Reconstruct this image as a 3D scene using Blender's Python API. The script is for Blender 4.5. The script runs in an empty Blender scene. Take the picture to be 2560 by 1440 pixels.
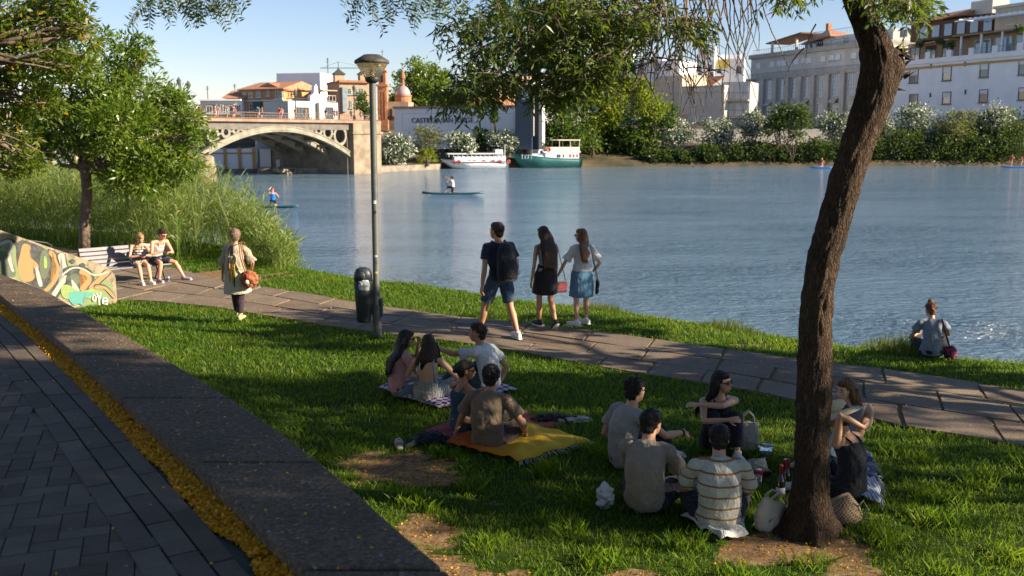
import bpy, bmesh, math, random
import numpy as np
from mathutils import Vector as V, Matrix, Quaternion, noise as mnoise
random.seed(7); RNG=np.random.default_rng(11)
scene=bpy.context.scene
COL=scene.collection
R=math.radians
PI=math.pi
# ---------------------------------------------------------------- camera maths
CAMZ=3.08; FP=2488.9; HORIZ=335.0; PITCH=math.atan((720-HORIZ)/FP)
WATER=-1.95
cp,sp_=math.cos(PITCH),math.sin(PITCH)
def ray(px,py):
    a=(px-1280)/FP; b=-(py-720)/FP
    return V((a, cp+b*sp_, -sp_+b*cp))
def G(px,py,z=0.0):
    r=ray(px,py); t=(z-CAMZ)/r.z
    return V((r.x*t,r.y*t,z))
def P(px,py,Y):
    r=ray(px,py); t=Y/r.y
    return V((r.x*t,Y,CAMZ+r.z*t))
def PZ(py,Y): return P(1280,py,Y).z
# ---------------------------------------------------------------- tagging / linking
def tag(o,label=None,cat=None,group=None,kind=None):
    if label: o['label']=label
    if cat: o['category']=cat
    if group: o['group']=group
    if kind: o['kind']=kind
    return o
def empty(name,loc=(0,0,0),rz=0.0,label=None,cat=None,group=None):
    o=bpy.data.objects.new(name,None); COL.objects.link(o)
    o.location=loc; o.rotation_euler=(0,0,rz); o.empty_display_size=.2
    return tag(o,label,cat,group)
def copy_tree(o,parent=None):
    c=o.copy(); COL.objects.link(c)
    if parent is not None: c.parent=parent
    for ch in list(o.children): copy_tree(ch,c)
    return c
def mesh_obj(name,verts,faces,mat,parent=None,smooth=False):
    me=bpy.data.meshes.new(name); me.from_pydata(verts,[],faces); me.update()
    if smooth: me.polygons.foreach_set('use_smooth',[True]*len(me.polygons))
    o=bpy.data.objects.new(name,me); COL.objects.link(o)
    if mat is not None:
        for m in (mat if isinstance(mat,(list,tuple)) else [mat]): me.materials.append(m)
    if parent is not None: o.parent=parent
    return o
def np_mesh(name,verts,faces,mat,parent=None,smooth=False):
    """verts (N,3) array, faces (M,k) array with constant k"""
    me=bpy.data.meshes.new(name); n=len(verts); m,k=faces.shape
    me.vertices.add(n); me.vertices.foreach_set('co',np.asarray(verts,dtype=np.float32).ravel())
    me.loops.add(m*k); me.loops.foreach_set('vertex_index',np.asarray(faces,dtype=np.int32).ravel())
    me.polygons.add(m); me.polygons.foreach_set('loop_start',np.arange(0,m*k,k,dtype=np.int32))
    try: me.polygons.foreach_set('loop_total',np.full(m,k,dtype=np.int32))
    except Exception: pass
    me.update(calc_edges=True)
    if smooth: me.polygons.foreach_set('use_smooth',np.ones(m,dtype=bool))
    o=bpy.data.objects.new(name,me); COL.objects.link(o)
    if mat is not None: me.materials.append(mat)
    if parent is not None: o.parent=parent
    return o
def orth(d,hint=V((0,0,1))):
    d=d.normalized(); h=V(hint)
    if abs(d.dot(h))>.98*h.length: h=V((1,0,0)) if abs(d.x)<.9 else V((0,1,0))
    s=(h-d*h.dot(d)).normalized(); return d,s,d.cross(s)
class MB:
    def __init__(s): s.v=[]; s.f=[]; s.mi=[]; s.m=0
    def add(s,vs,fs):
        b=len(s.v); s.v+= [tuple(x) for x in vs]; s.f+=[tuple(i+b for i in f) for f in fs]; s.mi+=[s.m]*len(fs); return s
    def box(s,c,sz,rz=0,M=None):
        x,y,z=[k/2 for k in sz]; pts=[V((a*x,b*y,c_*z)) for c_ in(-1,1) for b in(-1,1) for a in(-1,1)]
        if rz: m=Matrix.Rotation(rz,3,'Z'); pts=[m@p for p in pts]
        if M is not None: pts=[M@p for p in pts]
        c=V(c); s.add([p+c for p in pts],[(0,2,3,1),(4,5,7,6),(0,1,5,4),(2,6,7,3),(0,4,6,2),(1,3,7,5)]); return s
    def bar(s,a,b,w,h,up=(0,0,1)):
        a,b=V(a),V(b); d,u,l=orth(b-a,V(up)); L=(b-a)
        pts=[]
        for p in (a,b):
            for (i,j) in((-1,-1),(1,-1),(1,1),(-1,1)): pts.append(p+l*(i*w/2)+u*(j*h/2))
        s.add(pts,[(0,3,2,1),(4,5,6,7),(0,1,5,4),(1,2,6,5),(2,3,7,6),(3,0,4,7)]); return s
    def loft(s,pts,rad,n=10,hint=(0,0,1),caps=True,side=None):
        """elliptical tube. rad: list of r or (r_side,r_up). hint = 'up' direction or list"""
        pts=[V(p) for p in pts]; N=len(pts); b=len(s.v); prev=None
        for i,p in enumerate(pts):
            d=(pts[min(i+1,N-1)]-pts[max(i-1,0)])
            if d.length<1e-9: d=V((0,0,1))
            h=V(hint[i]) if isinstance(hint,list) else (prev if prev is not None and hint=='follow' else V((0,0,1)) if hint=='follow' else V(hint))
            d,u,l=orth(d,h); prev=u
            r=rad[i] if isinstance(rad,(list,tuple)) else rad
            ra,rb=(r if isinstance(r,(tuple,list)) else (r,r))
            for k in range(n):
                a=2*PI*k/n; s.v.append(tuple(p+l*(math.cos(a)*ra)+u*(math.sin(a)*rb)))
        for i in range(N-1):
            for k in range(n):
                s.f.append((b+i*n+k,b+i*n+(k+1)%n,b+(i+1)*n+(k+1)%n,b+(i+1)*n+k)); s.mi.append(s.m)
        if caps:
            s.f.append(tuple(b+k for k in reversed(range(n)))); s.mi.append(s.m)
            s.f.append(tuple(b+(N-1)*n+k for k in range(n))); s.mi.append(s.m)
        return s
    def tube(s,pts,r,n=8,caps=True): return s.loft(pts,r,n,'follow',caps)
    def lathe(s,c,prof,n=16,M=None):
        """prof list of (r,z)"""
        c=V(c); b=len(s.v); N=len(prof)
        for r,z in prof:
            for k in range(n):
                a=2*PI*k/n; p=V((math.cos(a)*r,math.sin(a)*r,z))
                if M is not None: p=M@p
                s.v.append(tuple(c+p))
        for i in range(N-1):
            for k in range(n):
                s.f.append((b+i*n+k,b+i*n+(k+1)%n,b+(i+1)*n+(k+1)%n,b+(i+1)*n+k)); s.mi.append(s.m)
        s.f.append(tuple(b+k for k in reversed(range(n)))); s.mi.append(s.m)
        s.f.append(tuple(b+(N-1)*n+k for k in range(n))); s.mi.append(s.m)
        return s
    def ball(s,c,r,M=None,n=12,m=8):
        if not isinstance(r,(tuple,list)): r=(r,r,r)
        prof=[]; c=V(c); b=len(s.v)
        for i in range(1,m):
            t=PI*i/m
            for k in range(n):
                a=2*PI*k/n; p=V((r[0]*math.sin(t)*math.cos(a),r[1]*math.sin(t)*math.sin(a),-r[2]*math.cos(t)))
                if M is not None: p=M@p
                s.v.append(tuple(c+p))
        for sgn in(-1,1):
            p=V((0,0,sgn*r[2])); p=M@p if M is not None else p; s.v.append(tuple(c+p))
        for i in range(m-2):
            for k in range(n): s.f.append((b+i*n+k,b+i*n+(k+1)%n,b+(i+1)*n+(k+1)%n,b+(i+1)*n+k)); s.mi.append(s.m)
        B=b+(m-1)*n
        for k in range(n):
            s.f.append((B,b+(k+1)%n,b+k)); s.mi.append(s.m)
            s.f.append((B+1,b+(m-2)*n+k,b+(m-2)*n+(k+1)%n)); s.mi.append(s.m)
        return s
    def prism(s,poly,z0,z1):
        n=len(poly); b=len(s.v)
        s.v+=[(p[0],p[1],z0) for p in poly]+[(p[0],p[1],z1) for p in poly]
        s.f.append(tuple(b+i for i in reversed(range(n)))); s.f.append(tuple(b+n+i for i in range(n))); s.mi+=[s.m]*2
        for i in range(n): s.f.append((b+i,b+(i+1)%n,b+n+(i+1)%n,b+n+i)); s.mi.append(s.m)
        return s
    def quad(s,a,b,c,d): return s.add([a,b,c,d],[(0,1,2,3)])
    def build(s,name,mat,parent=None,smooth=False,origin=None,bevel=0,auto=False):
        vs=s.v
        if origin is not None:
            o3=V(origin); vs=[tuple(V(v)-o3) for v in vs]
        o=mesh_obj(name,vs,s.f,mat,parent,smooth)
        if isinstance(mat,(list,tuple)): o.data.polygons.foreach_set('material_index',s.mi)
        if origin is not None: o.location=origin
        if bevel:
            b=o.modifiers.new('b','BEVEL'); b.width=bevel; b.segments=2; b.limit_method='ANGLE'; b.angle_limit=R(40)
        return o
_tex={}
def clouds(scale,depth=2):
    k=(scale,depth)
    if k not in _tex:
        t=bpy.data.textures.new('clouds','CLOUDS'); t.noise_scale=scale; t.noise_depth=depth; _tex[k]=t
    return _tex[k]
def remeshed(mb,name,mat,parent=None,voxel=.01,smooth=4,disp=0,dscale=.08,disp2=0,dscale2=.02,factor=.5):
    o=mb.build(name,None,None,True)
    m=o.modifiers.new('r','REMESH'); m.mode='VOXEL'; m.voxel_size=voxel; m.use_smooth_shade=True
    if smooth: m=o.modifiers.new('s','SMOOTH'); m.iterations=smooth; m.factor=factor
    for a,b in((disp,dscale),(disp2,dscale2)):
        if a: m=o.modifiers.new('d','DISPLACE'); m.texture=clouds(b); m.strength=a; m.mid_level=.5; m.texture_coords='LOCAL'
    dg=bpy.context.evaluated_depsgraph_get(); dg.update()
    me=bpy.data.meshes.new_from_object(o.evaluated_get(dg)); old=o.data
    o.modifiers.clear(); o.data=me; bpy.data.meshes.remove(old); me.name=name
    me.materials.clear()
    if mat is not None: me.materials.append(mat)
    if len(me.polygons): me.polygons.foreach_set('use_smooth',[True]*len(me.polygons))
    if parent is not None: o.parent=parent
    return o
# ---------------------------------------------------------------- materials
_m={}
def lin(c):
    if isinstance(c,str):
        c=tuple(int(c[i:i+2],16)/255 for i in(0,2,4))
        c=tuple(x/12.92 if x<=.04045 else ((x+.055)/1.055)**2.4 for x in c)
    return (*c[:3],1)
class NT:
    def __init__(s,name):
        s.mat=bpy.data.materials.new(name); s.mat.use_nodes=True; s.t=s.mat.node_tree; s.t.nodes.clear()
        s.out=s.n('ShaderNodeOutputMaterial')
        s._co=None
    def n(s,typ,**kw):
        x=s.t.nodes.new(typ)
        for k,v in kw.items():
            if k in x.inputs.keys(): x.inputs[k].default_value=v
            else: setattr(x,k,v)
        return x
    def l(s,a,b):
        a=a.outputs[0] if hasattr(a,'outputs') else a
        s.t.links.new(a,b)
    def co(s,kind='Object',scale=None,rot=None):
        tc=s.n('ShaderNodeTexCoord'); o=tc.outputs[kind]
        if scale is not None or rot is not None:
            m=s.n('ShaderNodeMapping'); s.l(o,m.inputs[0])
            if scale is not None: m.inputs['Scale'].default_value=scale if isinstance(scale,tuple) else (scale,)*3
            if rot is not None: m.inputs['Rotation'].default_value=rot
            o=m.outputs[0]
        return o
    def noise(s,scale=5,detail=4,rough=.5,co=None,dist=0):
        x=s.n('ShaderNodeTexNoise'); x.inputs['Scale'].default_value=scale; x.inputs['Detail'].default_value=detail
        x.inputs['Roughness'].default_value=rough; x.inputs['Distortion'].default_value=dist
        s.l(co if co is not None else s.co(),x.inputs['Vector']); return x.outputs[0]
    def ramp(s,fac,stops,interp='LINEAR'):
        r=s.n('ShaderNodeValToRGB'); cr=r.color_ramp; cr.interpolation=interp
        while len(cr.elements)<len(stops): cr.elements.new(.5)
        for e,(p,c) in zip(cr.elements,stops): e.position=p; e.color=lin(c)
        s.l(fac,r.inputs[0]); return r.outputs[0]
    def fr(s,fac,a,b):  # float ramp
        m=s.n('ShaderNodeMapRange'); m.inputs[1].default_value=a; m.inputs[2].default_value=b; s.l(fac,m.inputs[0]); return m.outputs[0]
    def mix(s,f,a,b,mode='MIX'):
        m=s.n('ShaderNodeMix',data_type='RGBA',blend_type=mode)
        for i,x in((0,f),(6,a),(7,b)):
            if hasattr(x,'links') or hasattr(x,'is_output'): s.l(x,m.inputs[i])
            elif i==0: m.inputs[0].default_value=x
            else: m.inputs[i].default_value=lin(x)
        return m.outputs[2]
    def math(s,op,a,b=0.,c=None):
        m=s.n('ShaderNodeMath',operation=op)
        for i,x in enumerate((a,b,c)):
            if x is None: continue
            if isinstance(x,(int,float)): m.inputs[i].default_value=x
            else: s.l(x,m.inputs[i])
        return m.outputs[0]
    def bump(s,h,strength=.3,dist=.02,normal=None):
        b=s.n('ShaderNodeBump'); b.inputs['Strength'].default_value=strength; b.inputs['Distance'].default_value=dist
        s.l(h,b.inputs['Height'])
        if normal is not None: s.l(normal,b.inputs['Normal'])
        return b.outputs[0]
    def bsdf(s,color,rough=.8,normal=None,spec=.5,metal=0,**kw):
        p=s.n('ShaderNodeBsdfPrincipled')
        if hasattr(color,'is_output'): s.l(color,p.inputs['Base Color'])
        else: p.inputs['Base Color'].default_value=lin(color)
        if hasattr(rough,'is_output'): s.l(rough,p.inputs['Roughness'])
        else: p.inputs['Roughness'].default_value=rough
        p.inputs['Specular IOR Level'].default_value=spec; p.inputs['Metallic'].default_value=metal
        if normal is not None: s.l(normal,p.inputs['Normal'])
        for k,v in kw.items():
            kk=k.replace('_',' ')
            if hasattr(v,'is_output'): s.l(v,p.inputs[kk])
            else: p.inputs[kk].default_value=v
        return p
    def done(s,sh): s.l(sh,s.out.inputs[0]); return s.mat
def M(name,c1,c2=None,scale=6,rough=.8,bump=0,bscale=None,bdist=.01,metal=0,spec=.4,alpha=None,detail=4,trans=0,c3=None,sheen=0,contrast=(.35,.65)):
    key=(name,)
    if key in _m: return _m[key]
    n=NT(name); co=n.co()
    col=c1
    if c2 is not None:
        st=[(contrast[0],c1),(contrast[1],c2)]
        if c3 is not None: st=[(.3,c1),(.5,c2),(.7,c3)]
        col=n.ramp(n.noise(scale,detail,.6,co),st)
    nm=None
    if bump: nm=n.bump(n.noise(bscale or scale*4,5,.6,co),bump,bdist)
    kw={}
    if trans: kw['Transmission_Weight']=trans; kw['IOR']=1.45
    if sheen: kw['Sheen_Weight']=sheen
    if alpha is not None: kw['Alpha']=alpha
    p=n.bsdf(col,rough,nm,spec,metal,**kw)
    n.done(p); _m[key]=n.mat; return n.mat
def leafmat(name,stops,transl=.35,rough=.5,spec=.3):
    if (name,) in _m: return _m[(name,)]
    n=NT(name); g=n.n('ShaderNodeNewGeometry'); col=n.ramp(g.outputs['Random Per Island'],stops)
    p=n.bsdf(col,rough,None,spec); t=n.n('ShaderNodeBsdfTranslucent'); 
    tc=n.mix(.55,col,(.30,.42,.03),'MIX'); n.l(tc,t.inputs[0])
    mx=n.n('ShaderNodeMixShader'); mx.inputs[0].default_value=transl; n.l(p.outputs[0],mx.inputs[1]); n.l(t.outputs[0],mx.inputs[2])
    n.done(mx); _m[(name,)]=n.mat; return n.mat
# ---------------------------------------------------------------- foliage helpers
def nrm(a): return a/np.maximum(np.linalg.norm(a,axis=1,keepdims=True),1e-9)
def leaves(pos,dirs,L,W,jit=.6,up=None,rng=RNG,fold=.0):
    """diamond leaf quads; returns verts, faces"""
    n=len(pos); d=nrm(dirs+rng.normal(0,jit,(n,3)))
    r=rng.normal(0,1,(n,3)); 
    if up is not None: r=r*.6+np.array(up)
    nn=nrm(np.cross(d,r)); L_=(L*rng.uniform(.65,1.25,n))[:,None]; W_=(W*rng.uniform(.7,1.2,n))[:,None]
    n2=np.cross(nn,d)
    v=np.empty((n,4,3)); v[:,0]=pos; v[:,1]=pos+d*L_*.45+nn*W_*.5+n2*L_*fold; v[:,2]=pos+d*L_; v[:,3]=pos+d*L_*.45-nn*W_*.5+n2*L_*fold
    f=np.arange(n*4).reshape(n,4); return v.reshape(-1,3),f
def clump_pts(clumps,n,twigs=12,tw=.22,rng=RNG,shell=.55):
    """clumps: list (cx,cy,cz,rx,ry,rz). points gathered around twig centres inside each clump"""
    C=np.array([c[:6] for c in clumps],float); vol=C[:,3]*C[:,4]*C[:,5]; w=vol**.75; w/=w.sum()
    pts=[];dr=[]
    for c,wi in zip(C,w):
        m=int(n*wi); k=max(3,int(twigs*len(C)*wi))
        u=nrm(rng.normal(0,1,(k,3)))*(rng.uniform(shell**3,1,(k,1))**(1/3)); tc=c[:3]+u*c[3:6]*.92
        idx=rng.integers(0,k,m); s=min(c[3:6])*tw
        off=rng.normal(0,1,(m,3))*s*np.array([1,1,.8]); p=tc[idx]+off
        pts.append(p); dr.append(nrm((tc[idx]-c[:3])/c[3:6]*.7+off/s*.5+rng.normal(0,.3,(m,3))))
    return np.concatenate(pts),np.concatenate(dr)
def crown(name,clumps,n,L,W,mat,parent=None,twigs=14,tw=.25,jit=.6,shell=.5,seed=1,droop=0,origin=None):
    rng=np.random.default_rng(seed); p,d=clump_pts(clumps,n,twigs,tw,rng,shell); d[:,2]-=droop
    v,f=leaves(p,d,L,W,jit,rng=rng)
    if origin is not None: v=v-np.array(origin)
    return np_mesh(name,v,f,mat,parent)
def limb(mb,a,b,r0,r1,seed=0,k=5,wob=.08,n=7):
    rg=random.Random(seed); a,b=V(a),V(b); L=(b-a).length; pts=[];rs=[]
    for i in range(k+1):
        t=i/k; o=V((rg.uniform(-1,1),rg.uniform(-1,1),rg.uniform(-.6,1)))*(wob*L*math.sin(PI*t)); pts.append(a.lerp(b,t)+o); rs.append(r0+(r1-r0)*t)
    mb.tube(pts,rs,n); return pts
def tree(name,label,base,trunk,clumps,n,L,W,lmat,bmat,group=None,seed=1,twigs=14,tw=.25,cat='tree',droop=0,subs=3,shell=.5,jit=.6):
    """trunk: list of (point,r) world; clumps world"""
    root=empty(name,base,0,label,cat,group); b=V(base)
    mb=MB(); pts=[V(p)-b for p,r in trunk]; rs=[r for p,r in trunk]; mb.tube(pts,rs,9)
    rg=random.Random(seed); top=pts[-1]
    for i,c in enumerate(clumps):
        e=V(c[:3])-b; st=pts[max(0,len(pts)-1-(i%2))]; r=rs[-1]*.55
        q=limb(mb,st,e,r,r*.35,seed+i)
        for j in range(subs):
            a=rg.uniform(0,6.28); ev=rg.uniform(-.3,.9)
            e2=e+V((math.cos(a)*c[3],math.sin(a)*c[4],ev*c[5]))*.75
            limb(mb,q[3],e2,r*.4,r*.12,seed*7+i*5+j,4,.1,5)
    mb.build('trunk',bmat,root,True)
    crown('crown',clumps,n,L,W,lmat,root,twigs,tw,jit,shell,seed,droop,origin=base)
    return root
# ================================================================ GROUND
def wl(pts,z): return [G(px,py,z) for px,py in pts]
edge=wl([(740,668),(900,693),(1050,712),(1200,733),(1350,755),(1500,775),(1650,795),(1900,830),(2050,852),(2150,866),(2300,886),(2430,897),(2560,908)],0)
EX=np.array([-60,-40,-20,-12,-8]+[p.x for p in edge]+[12,20,40]); EY=np.array([60,50,36,31,27.5]+[p.y for p in edge]+[11.3,9.5,4])
def yedge(x): return np.interp(x,EX,EY)
up_=wl([(230,636),(330,650),(450,676),(600,712),(880,757),(1050,778),(1200,800),(1500,832),(1750,866),(2000,905),(2300,940),(2560,978)],0)
lo_=wl([(250,752),(400,757),(560,772),(720,800),(900,832),(1050,850),(1250,873),(1400,897),(1550,927),(1750,960),(1900,987),(2100,1032),(2250,1068),(2560,1118)],0)
UX=np.array([-22,-14]+[p.x for p in up_]+[12,24]); UY=np.array([37,28.6]+[p.y for p in up_]+[up_[-1].y-3.6,-6])
LX=np.array([-22,-14]+[p.x for p in lo_]+[12,24]); LY=np.array([31,24.5]+[p.y for p in lo_]+[lo_[-1].y-4.2,-9])
def yup(x): return np.interp(x,UX,UY)
def ylo(x): return np.interp(x,LX,LY)
farl=[G(px,py,WATER) for px,py in [(100,432),(500,431),(690,430),(930,425),(1100,421),(1450,418),(1600,416.5),(1900,415),(2560,413)]]
FX=np.array([-120]+[p.x for p in farl]+[160]); FY=np.array([farl[0].y]+[p.y for p in farl]+[farl[-1].y-4])
def yfar(x): return np.interp(x,FX,FY)
def sstep(t): t=np.clip(t,0,1); return t*t*(3-2*t)
def hgt(x,y):
    s=y-yedge(x)
    near=.012*np.sin(x*1.3+y*.7)+.012*np.sin(x*.6-y*1.1)-.03*sstep((s+.9)/.9)-2.6*sstep((s-.02)/2.6)
    f=y-yfar(x)
    far=-2.63+1.6*sstep((f+2)/3.2)+2.3*sstep((f-1.2)/11)+3.3*sstep((f-11)/16)
    return np.where(f>-2.5,far,near)
dirts=[(980,1175,170,42,1),(1110,1160,60,14,1),(1050,1290,60,16,.6),(1090,1335,90,38,1),(1040,1420,150,60,.9),(1230,1440,160,30,.8),(1500,1450,200,28,.8),(1900,1385,190,42,1),(2010,1352,150,60,1),(1800,1345,120,26,.9),(2130,1440,110,30,.7),(540,690,170,15,1),(600,697,90,10,1),(240,640,70,8,1),(2250,890,60,5,.8),(1850,862,60,4,.6),(1250,1255,50,9,.5),(760,1120,60,12,.4)]
DW=[]
for px,py,rx,ry,s in dirts:
    c=G(px,py); DW.append((c.x,c.y,abs(G(px+rx,py).x-c.x)*.8,abs(G(px,py-ry).y-G(px,py+ry).y)/2*.8,s))
def dirt(x,y):
    d=np.zeros_like(x)
    wob=.30*np.sin(x*4.1+y*3.7+np.sin(y*3))+.26*np.sin(x*8.3-y*6.9+np.sin(x*5))+.2*np.sin(x*17+y*21)
    for cx,cy,rx,ry,s in DW:
        q=np.sqrt(((x-cx)/rx)**2+((y-cy)/ry)**2)+wob; d=np.maximum(d,s*(1-sstep((q-.75)/.55)))
    return d
def grid1(segs):
    out=[segs[0][0]]
    for a,b,st in segs:
        k=max(1,int(round((b-a)/st))); out+=list(a+(b-a)*(np.arange(1,k+1)/k))
    return np.array(out)
gx=grid1([(-2500,-300,400),(-300,-60,12),(-60,-14,1.5),(-14,9.5,.12),(9.5,60,1.5),(60,300,12),(300,2500,400)])
gy=grid1([(-2500,-200,400),(-200,-20,20),(-20,3,1.5),(3,25,.12),(25,60,.6),(60,120,4),(120,190,1.2),(190,400,15),(400,2500,350)])
X,Y=np.meshgrid(gx,gy); Z=hgt(X,Y)
nx,ny=len(gx),len(gy); idx=np.arange(nx*ny).reshape(ny,nx)
F=np.stack([idx[:-1,:-1],idx[:-1,1:],idx[1:,1:],idx[1:,:-1]],-1).reshape(-1,4)
n=NT('lawn_soil')
at=n.n('ShaderNodeAttribute',attribute_name='dirt'); co=n.co()
g1=n.ramp(n.noise(1.3,6,.65,co),[(.3,(.016,.036,.005)),(.55,(.035,.062,.008)),(.75,(.06,.075,.014))])
gsoil=n.ramp(n.noise(14,6,.7,co),[(.35,(.13,.075,.035)),(.5,(.22,.135,.07)),(.7,(.33,.22,.12))])
far_e=n.ramp(n.noise(.35,6,.6,co),[(.35,(.05,.05,.03)),(.6,(.12,.09,.055)),(.75,(.16,.12,.08))])
dm=n.math('ADD',at.outputs['Fac'],n.math('MULTIPLY',n.math('SUBTRACT',n.noise(9,4,.7,co),.5),.9)); dm=n.fr(dm,.35,.6)
c=n.mix(dm,g1,gsoil); sx=n.n('ShaderNodeSeparateXYZ'); n.l(co,sx.inputs[0])
c=n.mix(n.fr(sx.outputs['Y'],80,82),c,far_e)
mud=n.fr(sx.outputs['Z'],-.35,-.9); c=n.mix(mud,c,n.mix(n.fr(sx.outputs['Y'],80,82),(.09,.08,.04),far_e))
soilmat=n.done(n.bsdf(c,.95,n.bump(n.noise(40,6,.7,co),.6,.02),.1))
ground=np_mesh('ground',np.stack([X.ravel(),Y.ravel(),Z.ravel()],1),F,soilmat,None,True); tag(ground,kind='structure')
a=ground.data.attributes.new('dirt','FLOAT','POINT'); a.data.foreach_set('value',dirt(X,Y).ravel().astype(np.float32))
# ---------------------------------------------------------------- WATER
n=NT('river_water'); co=n.co(scale=(1,1,1))
w1=n.noise(1.5,3,.5,n.co(scale=(.5,1.2,1))); w2=n.noise(5.5,4,.6,n.co(scale=(.55,1.25,1)),.3); w3=n.noise(.12,4,.55,n.co(scale=(.5,1.8,1)))
amp=n.fr(w3,.36,.66)
h=n.math('ADD',n.math('MULTIPLY',w1,1.0),n.math('MULTIPLY',w2,.75))
nb=n.n('ShaderNodeBump'); nb.inputs['Distance'].default_value=.42; n.l(n.math('ADD',n.math('MULTIPLY',amp,.75),.25),nb.inputs['Strength']); n.l(h,nb.inputs['Height'])
p=n.bsdf(n.mix(amp,(.145,.225,.285),(.120,.205,.285)),.07,nb.outputs[0],.5); p.inputs['IOR'].default_value=2.3
watermat=n.done(p)
w=MB().quad((-2400,-300,WATER),(2400,-300,WATER),(2400,145+40,WATER),(-2400,145+40,WATER)).build('river_water',watermat); tag(w,kind='structure')
# ---------------------------------------------------------------- PATH SLABS
n=NT('slab_concrete'); co=n.co(); g=n.n('ShaderNodeNewGeometry')
base=n.ramp(g.outputs['Random Per Island'],[(0,(.215,.16,.115)),(.4,(.26,.20,.145)),(.75,(.235,.185,.14)),(1,(.30,.235,.165))])
agg=n.ramp(n.noise(75,3,.8,co),[(.38,(.30,.27,.26)),(.5,(.8,.78,.76)),(.66,(1.25,1.2,1.15))])
c=n.mix(.75,base,agg,'MULTIPLY'); st=n.ramp(n.noise(1.6,5,.65,co),[(.3,(.6,.58,.56)),(.6,(1,1,1))]); c=n.mix(.7,c,st,'MULTIPLY')
slabmat=n.done(n.bsdf(c,.9,n.bump(n.noise(80,4,.8,co),.5,.006),.2))
jm=M('path_bed',(.10,.085,.045),(.17,.12,.06),9,.95,.5,60,.01,c3=(.06,.085,.02))
xs=np.arange(-16,12.01,.4); bed=MB()
for a_,b_ in zip(xs[:-1],xs[1:]):
    for k in range(4):
        f0,f1=k/4,(k+1)/4
        pts=[]
        for (x,f) in((a_,f0),(b_,f0),(b_,f1),(a_,f1)):
            y=float(ylo(x)*(1-f)+yup(x)*f); pts.append((x,y,float(hgt(x,y))+.012))
        bed.quad(*pts)
tag(bed.build('path',jm),kind='structure')
rg=random.Random(5); sl=MB()
# arc length rows along the path
rows=3
for r in range(rows):
    x=-15.5+rg.uniform(0,.5)
    while x<11.5:
        dydx=float((ylo(x+.3)-ylo(x-.3))/.6); k=1/math.sqrt(1+dydx*dydx)
        w_=rg.choice([.78,.95,1.15,1.3])*k; x2=x+w_; gap=.010
        f0=(r+(0 if r==0 else rg.uniform(-.01,.01)))/rows; f1=(r+1)/rows
        j=lambda s=.03: rg.uniform(-s,s)
        q=[]
        tilt=rg.uniform(-.005,.006)
        for (xx,f,sgx,sgf) in((x,f0,1,1),(x2,f0,-1,1),(x2,f1,-1,-1),(x,f1,1,-1)):
            xx=xx+sgx*(gap+abs(j(.018))); wid=float(yup(xx)-ylo(xx)); ff=f+sgf*(.004+abs(j(.012)))
            # rows shear so that cross joints are perpendicular to the path
            yy=float(ylo(xx))+wid*ff; xs_=xx+(ff-.5)*wid*(-dydx)*k*k*-1*-.55
            q.append(V((xs_,float(ylo(xs_))+float(yup(xs_)-ylo(xs_))*ff,0)))
        b=len(sl.v)
        # subdivide edges to chip them
        P_=[]
        for i in range(4):
            a_,b_=q[i],q[(i+1)%4]
            for t in(0,.3,.65):
                p_=a_.lerp(b_,t)+V((j(.012),j(.012),0)); P_.append(p_)
        m=len(P_); top=[(p_.x,p_.y,float(hgt(p_.x,p_.y))+.026+tilt) for p_ in P_]; bot=[(p_.x,p_.y,float(hgt(p_.x,p_.y))-.02) for p_ in P_]
        sl.add(top+bot,[tuple(range(m))]+[(m+i,m+(i+1)%m,(i+1)%m,i) for i in range(m)])
        x=x2
slabs=sl.build('path_slabs',slabmat,bevel=0); tag(slabs,kind='structure')
# ---------------------------------------------------------------- PROMENADE, GUTTER, KERB WALL (raised 1.4 m above the lawn)
ZP=1.36; ZK=1.44; ZG=1.345
kr=[G(px,py,ZK) for px,py in [(0,683),(110,724),(200,775),(300,832),(430,905),(570,990),(700,1078),(860,1203),(1000,1330),(1130,1438)]]
kl=[G(px,py,ZK) for px,py in [(15,750),(85,803),(170,871),(262,954),(340,1027),(418,1100),(491,1160),(564,1231),(647,1314),(719,1382),(778,1440)]]
pe=[G(px,py,ZP) for px,py in [(0,781),(73,842),(140,908),(209,976),(272,1040),(340,1116),(423,1208),(505,1297),(608,1418)]]
def ext(L,a=7,b=6):
    d0=(L[0]-L[1]).normalized(); d1=(L[-1]-L[-2]).normalized(); return [L[0]+d0*a,*L,L[-1]+d1*b]
def resample(L,ys): # by y (monotonic)
    yy=[p.y for p in L]; xx=[p.x for p in L]; o=np.argsort(yy); return np.interp(ys,np.array(yy)[o],np.array(xx)[o])
kr,kl,pe=ext(kr,5),ext(kl,5),ext(pe,6)
ys=np.arange(-1.5,13.2,.25); KR=resample(kr,ys); KL=resample(kl,ys); PE=resample(pe,ys)
n=NT('aggregate_concrete'); co=n.co()
vo=n.n('ShaderNodeTexVoronoi'); vo.inputs['Scale'].default_value=70; n.l(co,vo.inputs['Vector'])
c=n.ramp(vo.outputs['Color'],[(0,(.065,.044,.029)),(.5,(.135,.094,.063)),(.85,(.20,.145,.10)),(1,(.42,.34,.26))])
c=n.mix(n.fr(n.noise(2.2,5,.7,co),.4,.8),c,n.mix(.75,c,(.05,.045,.03)))
kmat=n.done(n.bsdf(c,.85,n.bump(vo.outputs['Distance'],.6,.008),.25))
kb=MB()
k=len(ys)
def strip(mb,A,za,B,zb):
    b=len(mb.v)
    for i in range(len(ys)): mb.v+= [(A[i],ys[i],za),(B[i],ys[i],zb)]
    for i in range(len(ys)-1): mb.f.append((b+2*i,b+2*i+1,b+2*i+3,b+2*i+2)); mb.mi.append(mb.m)
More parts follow.
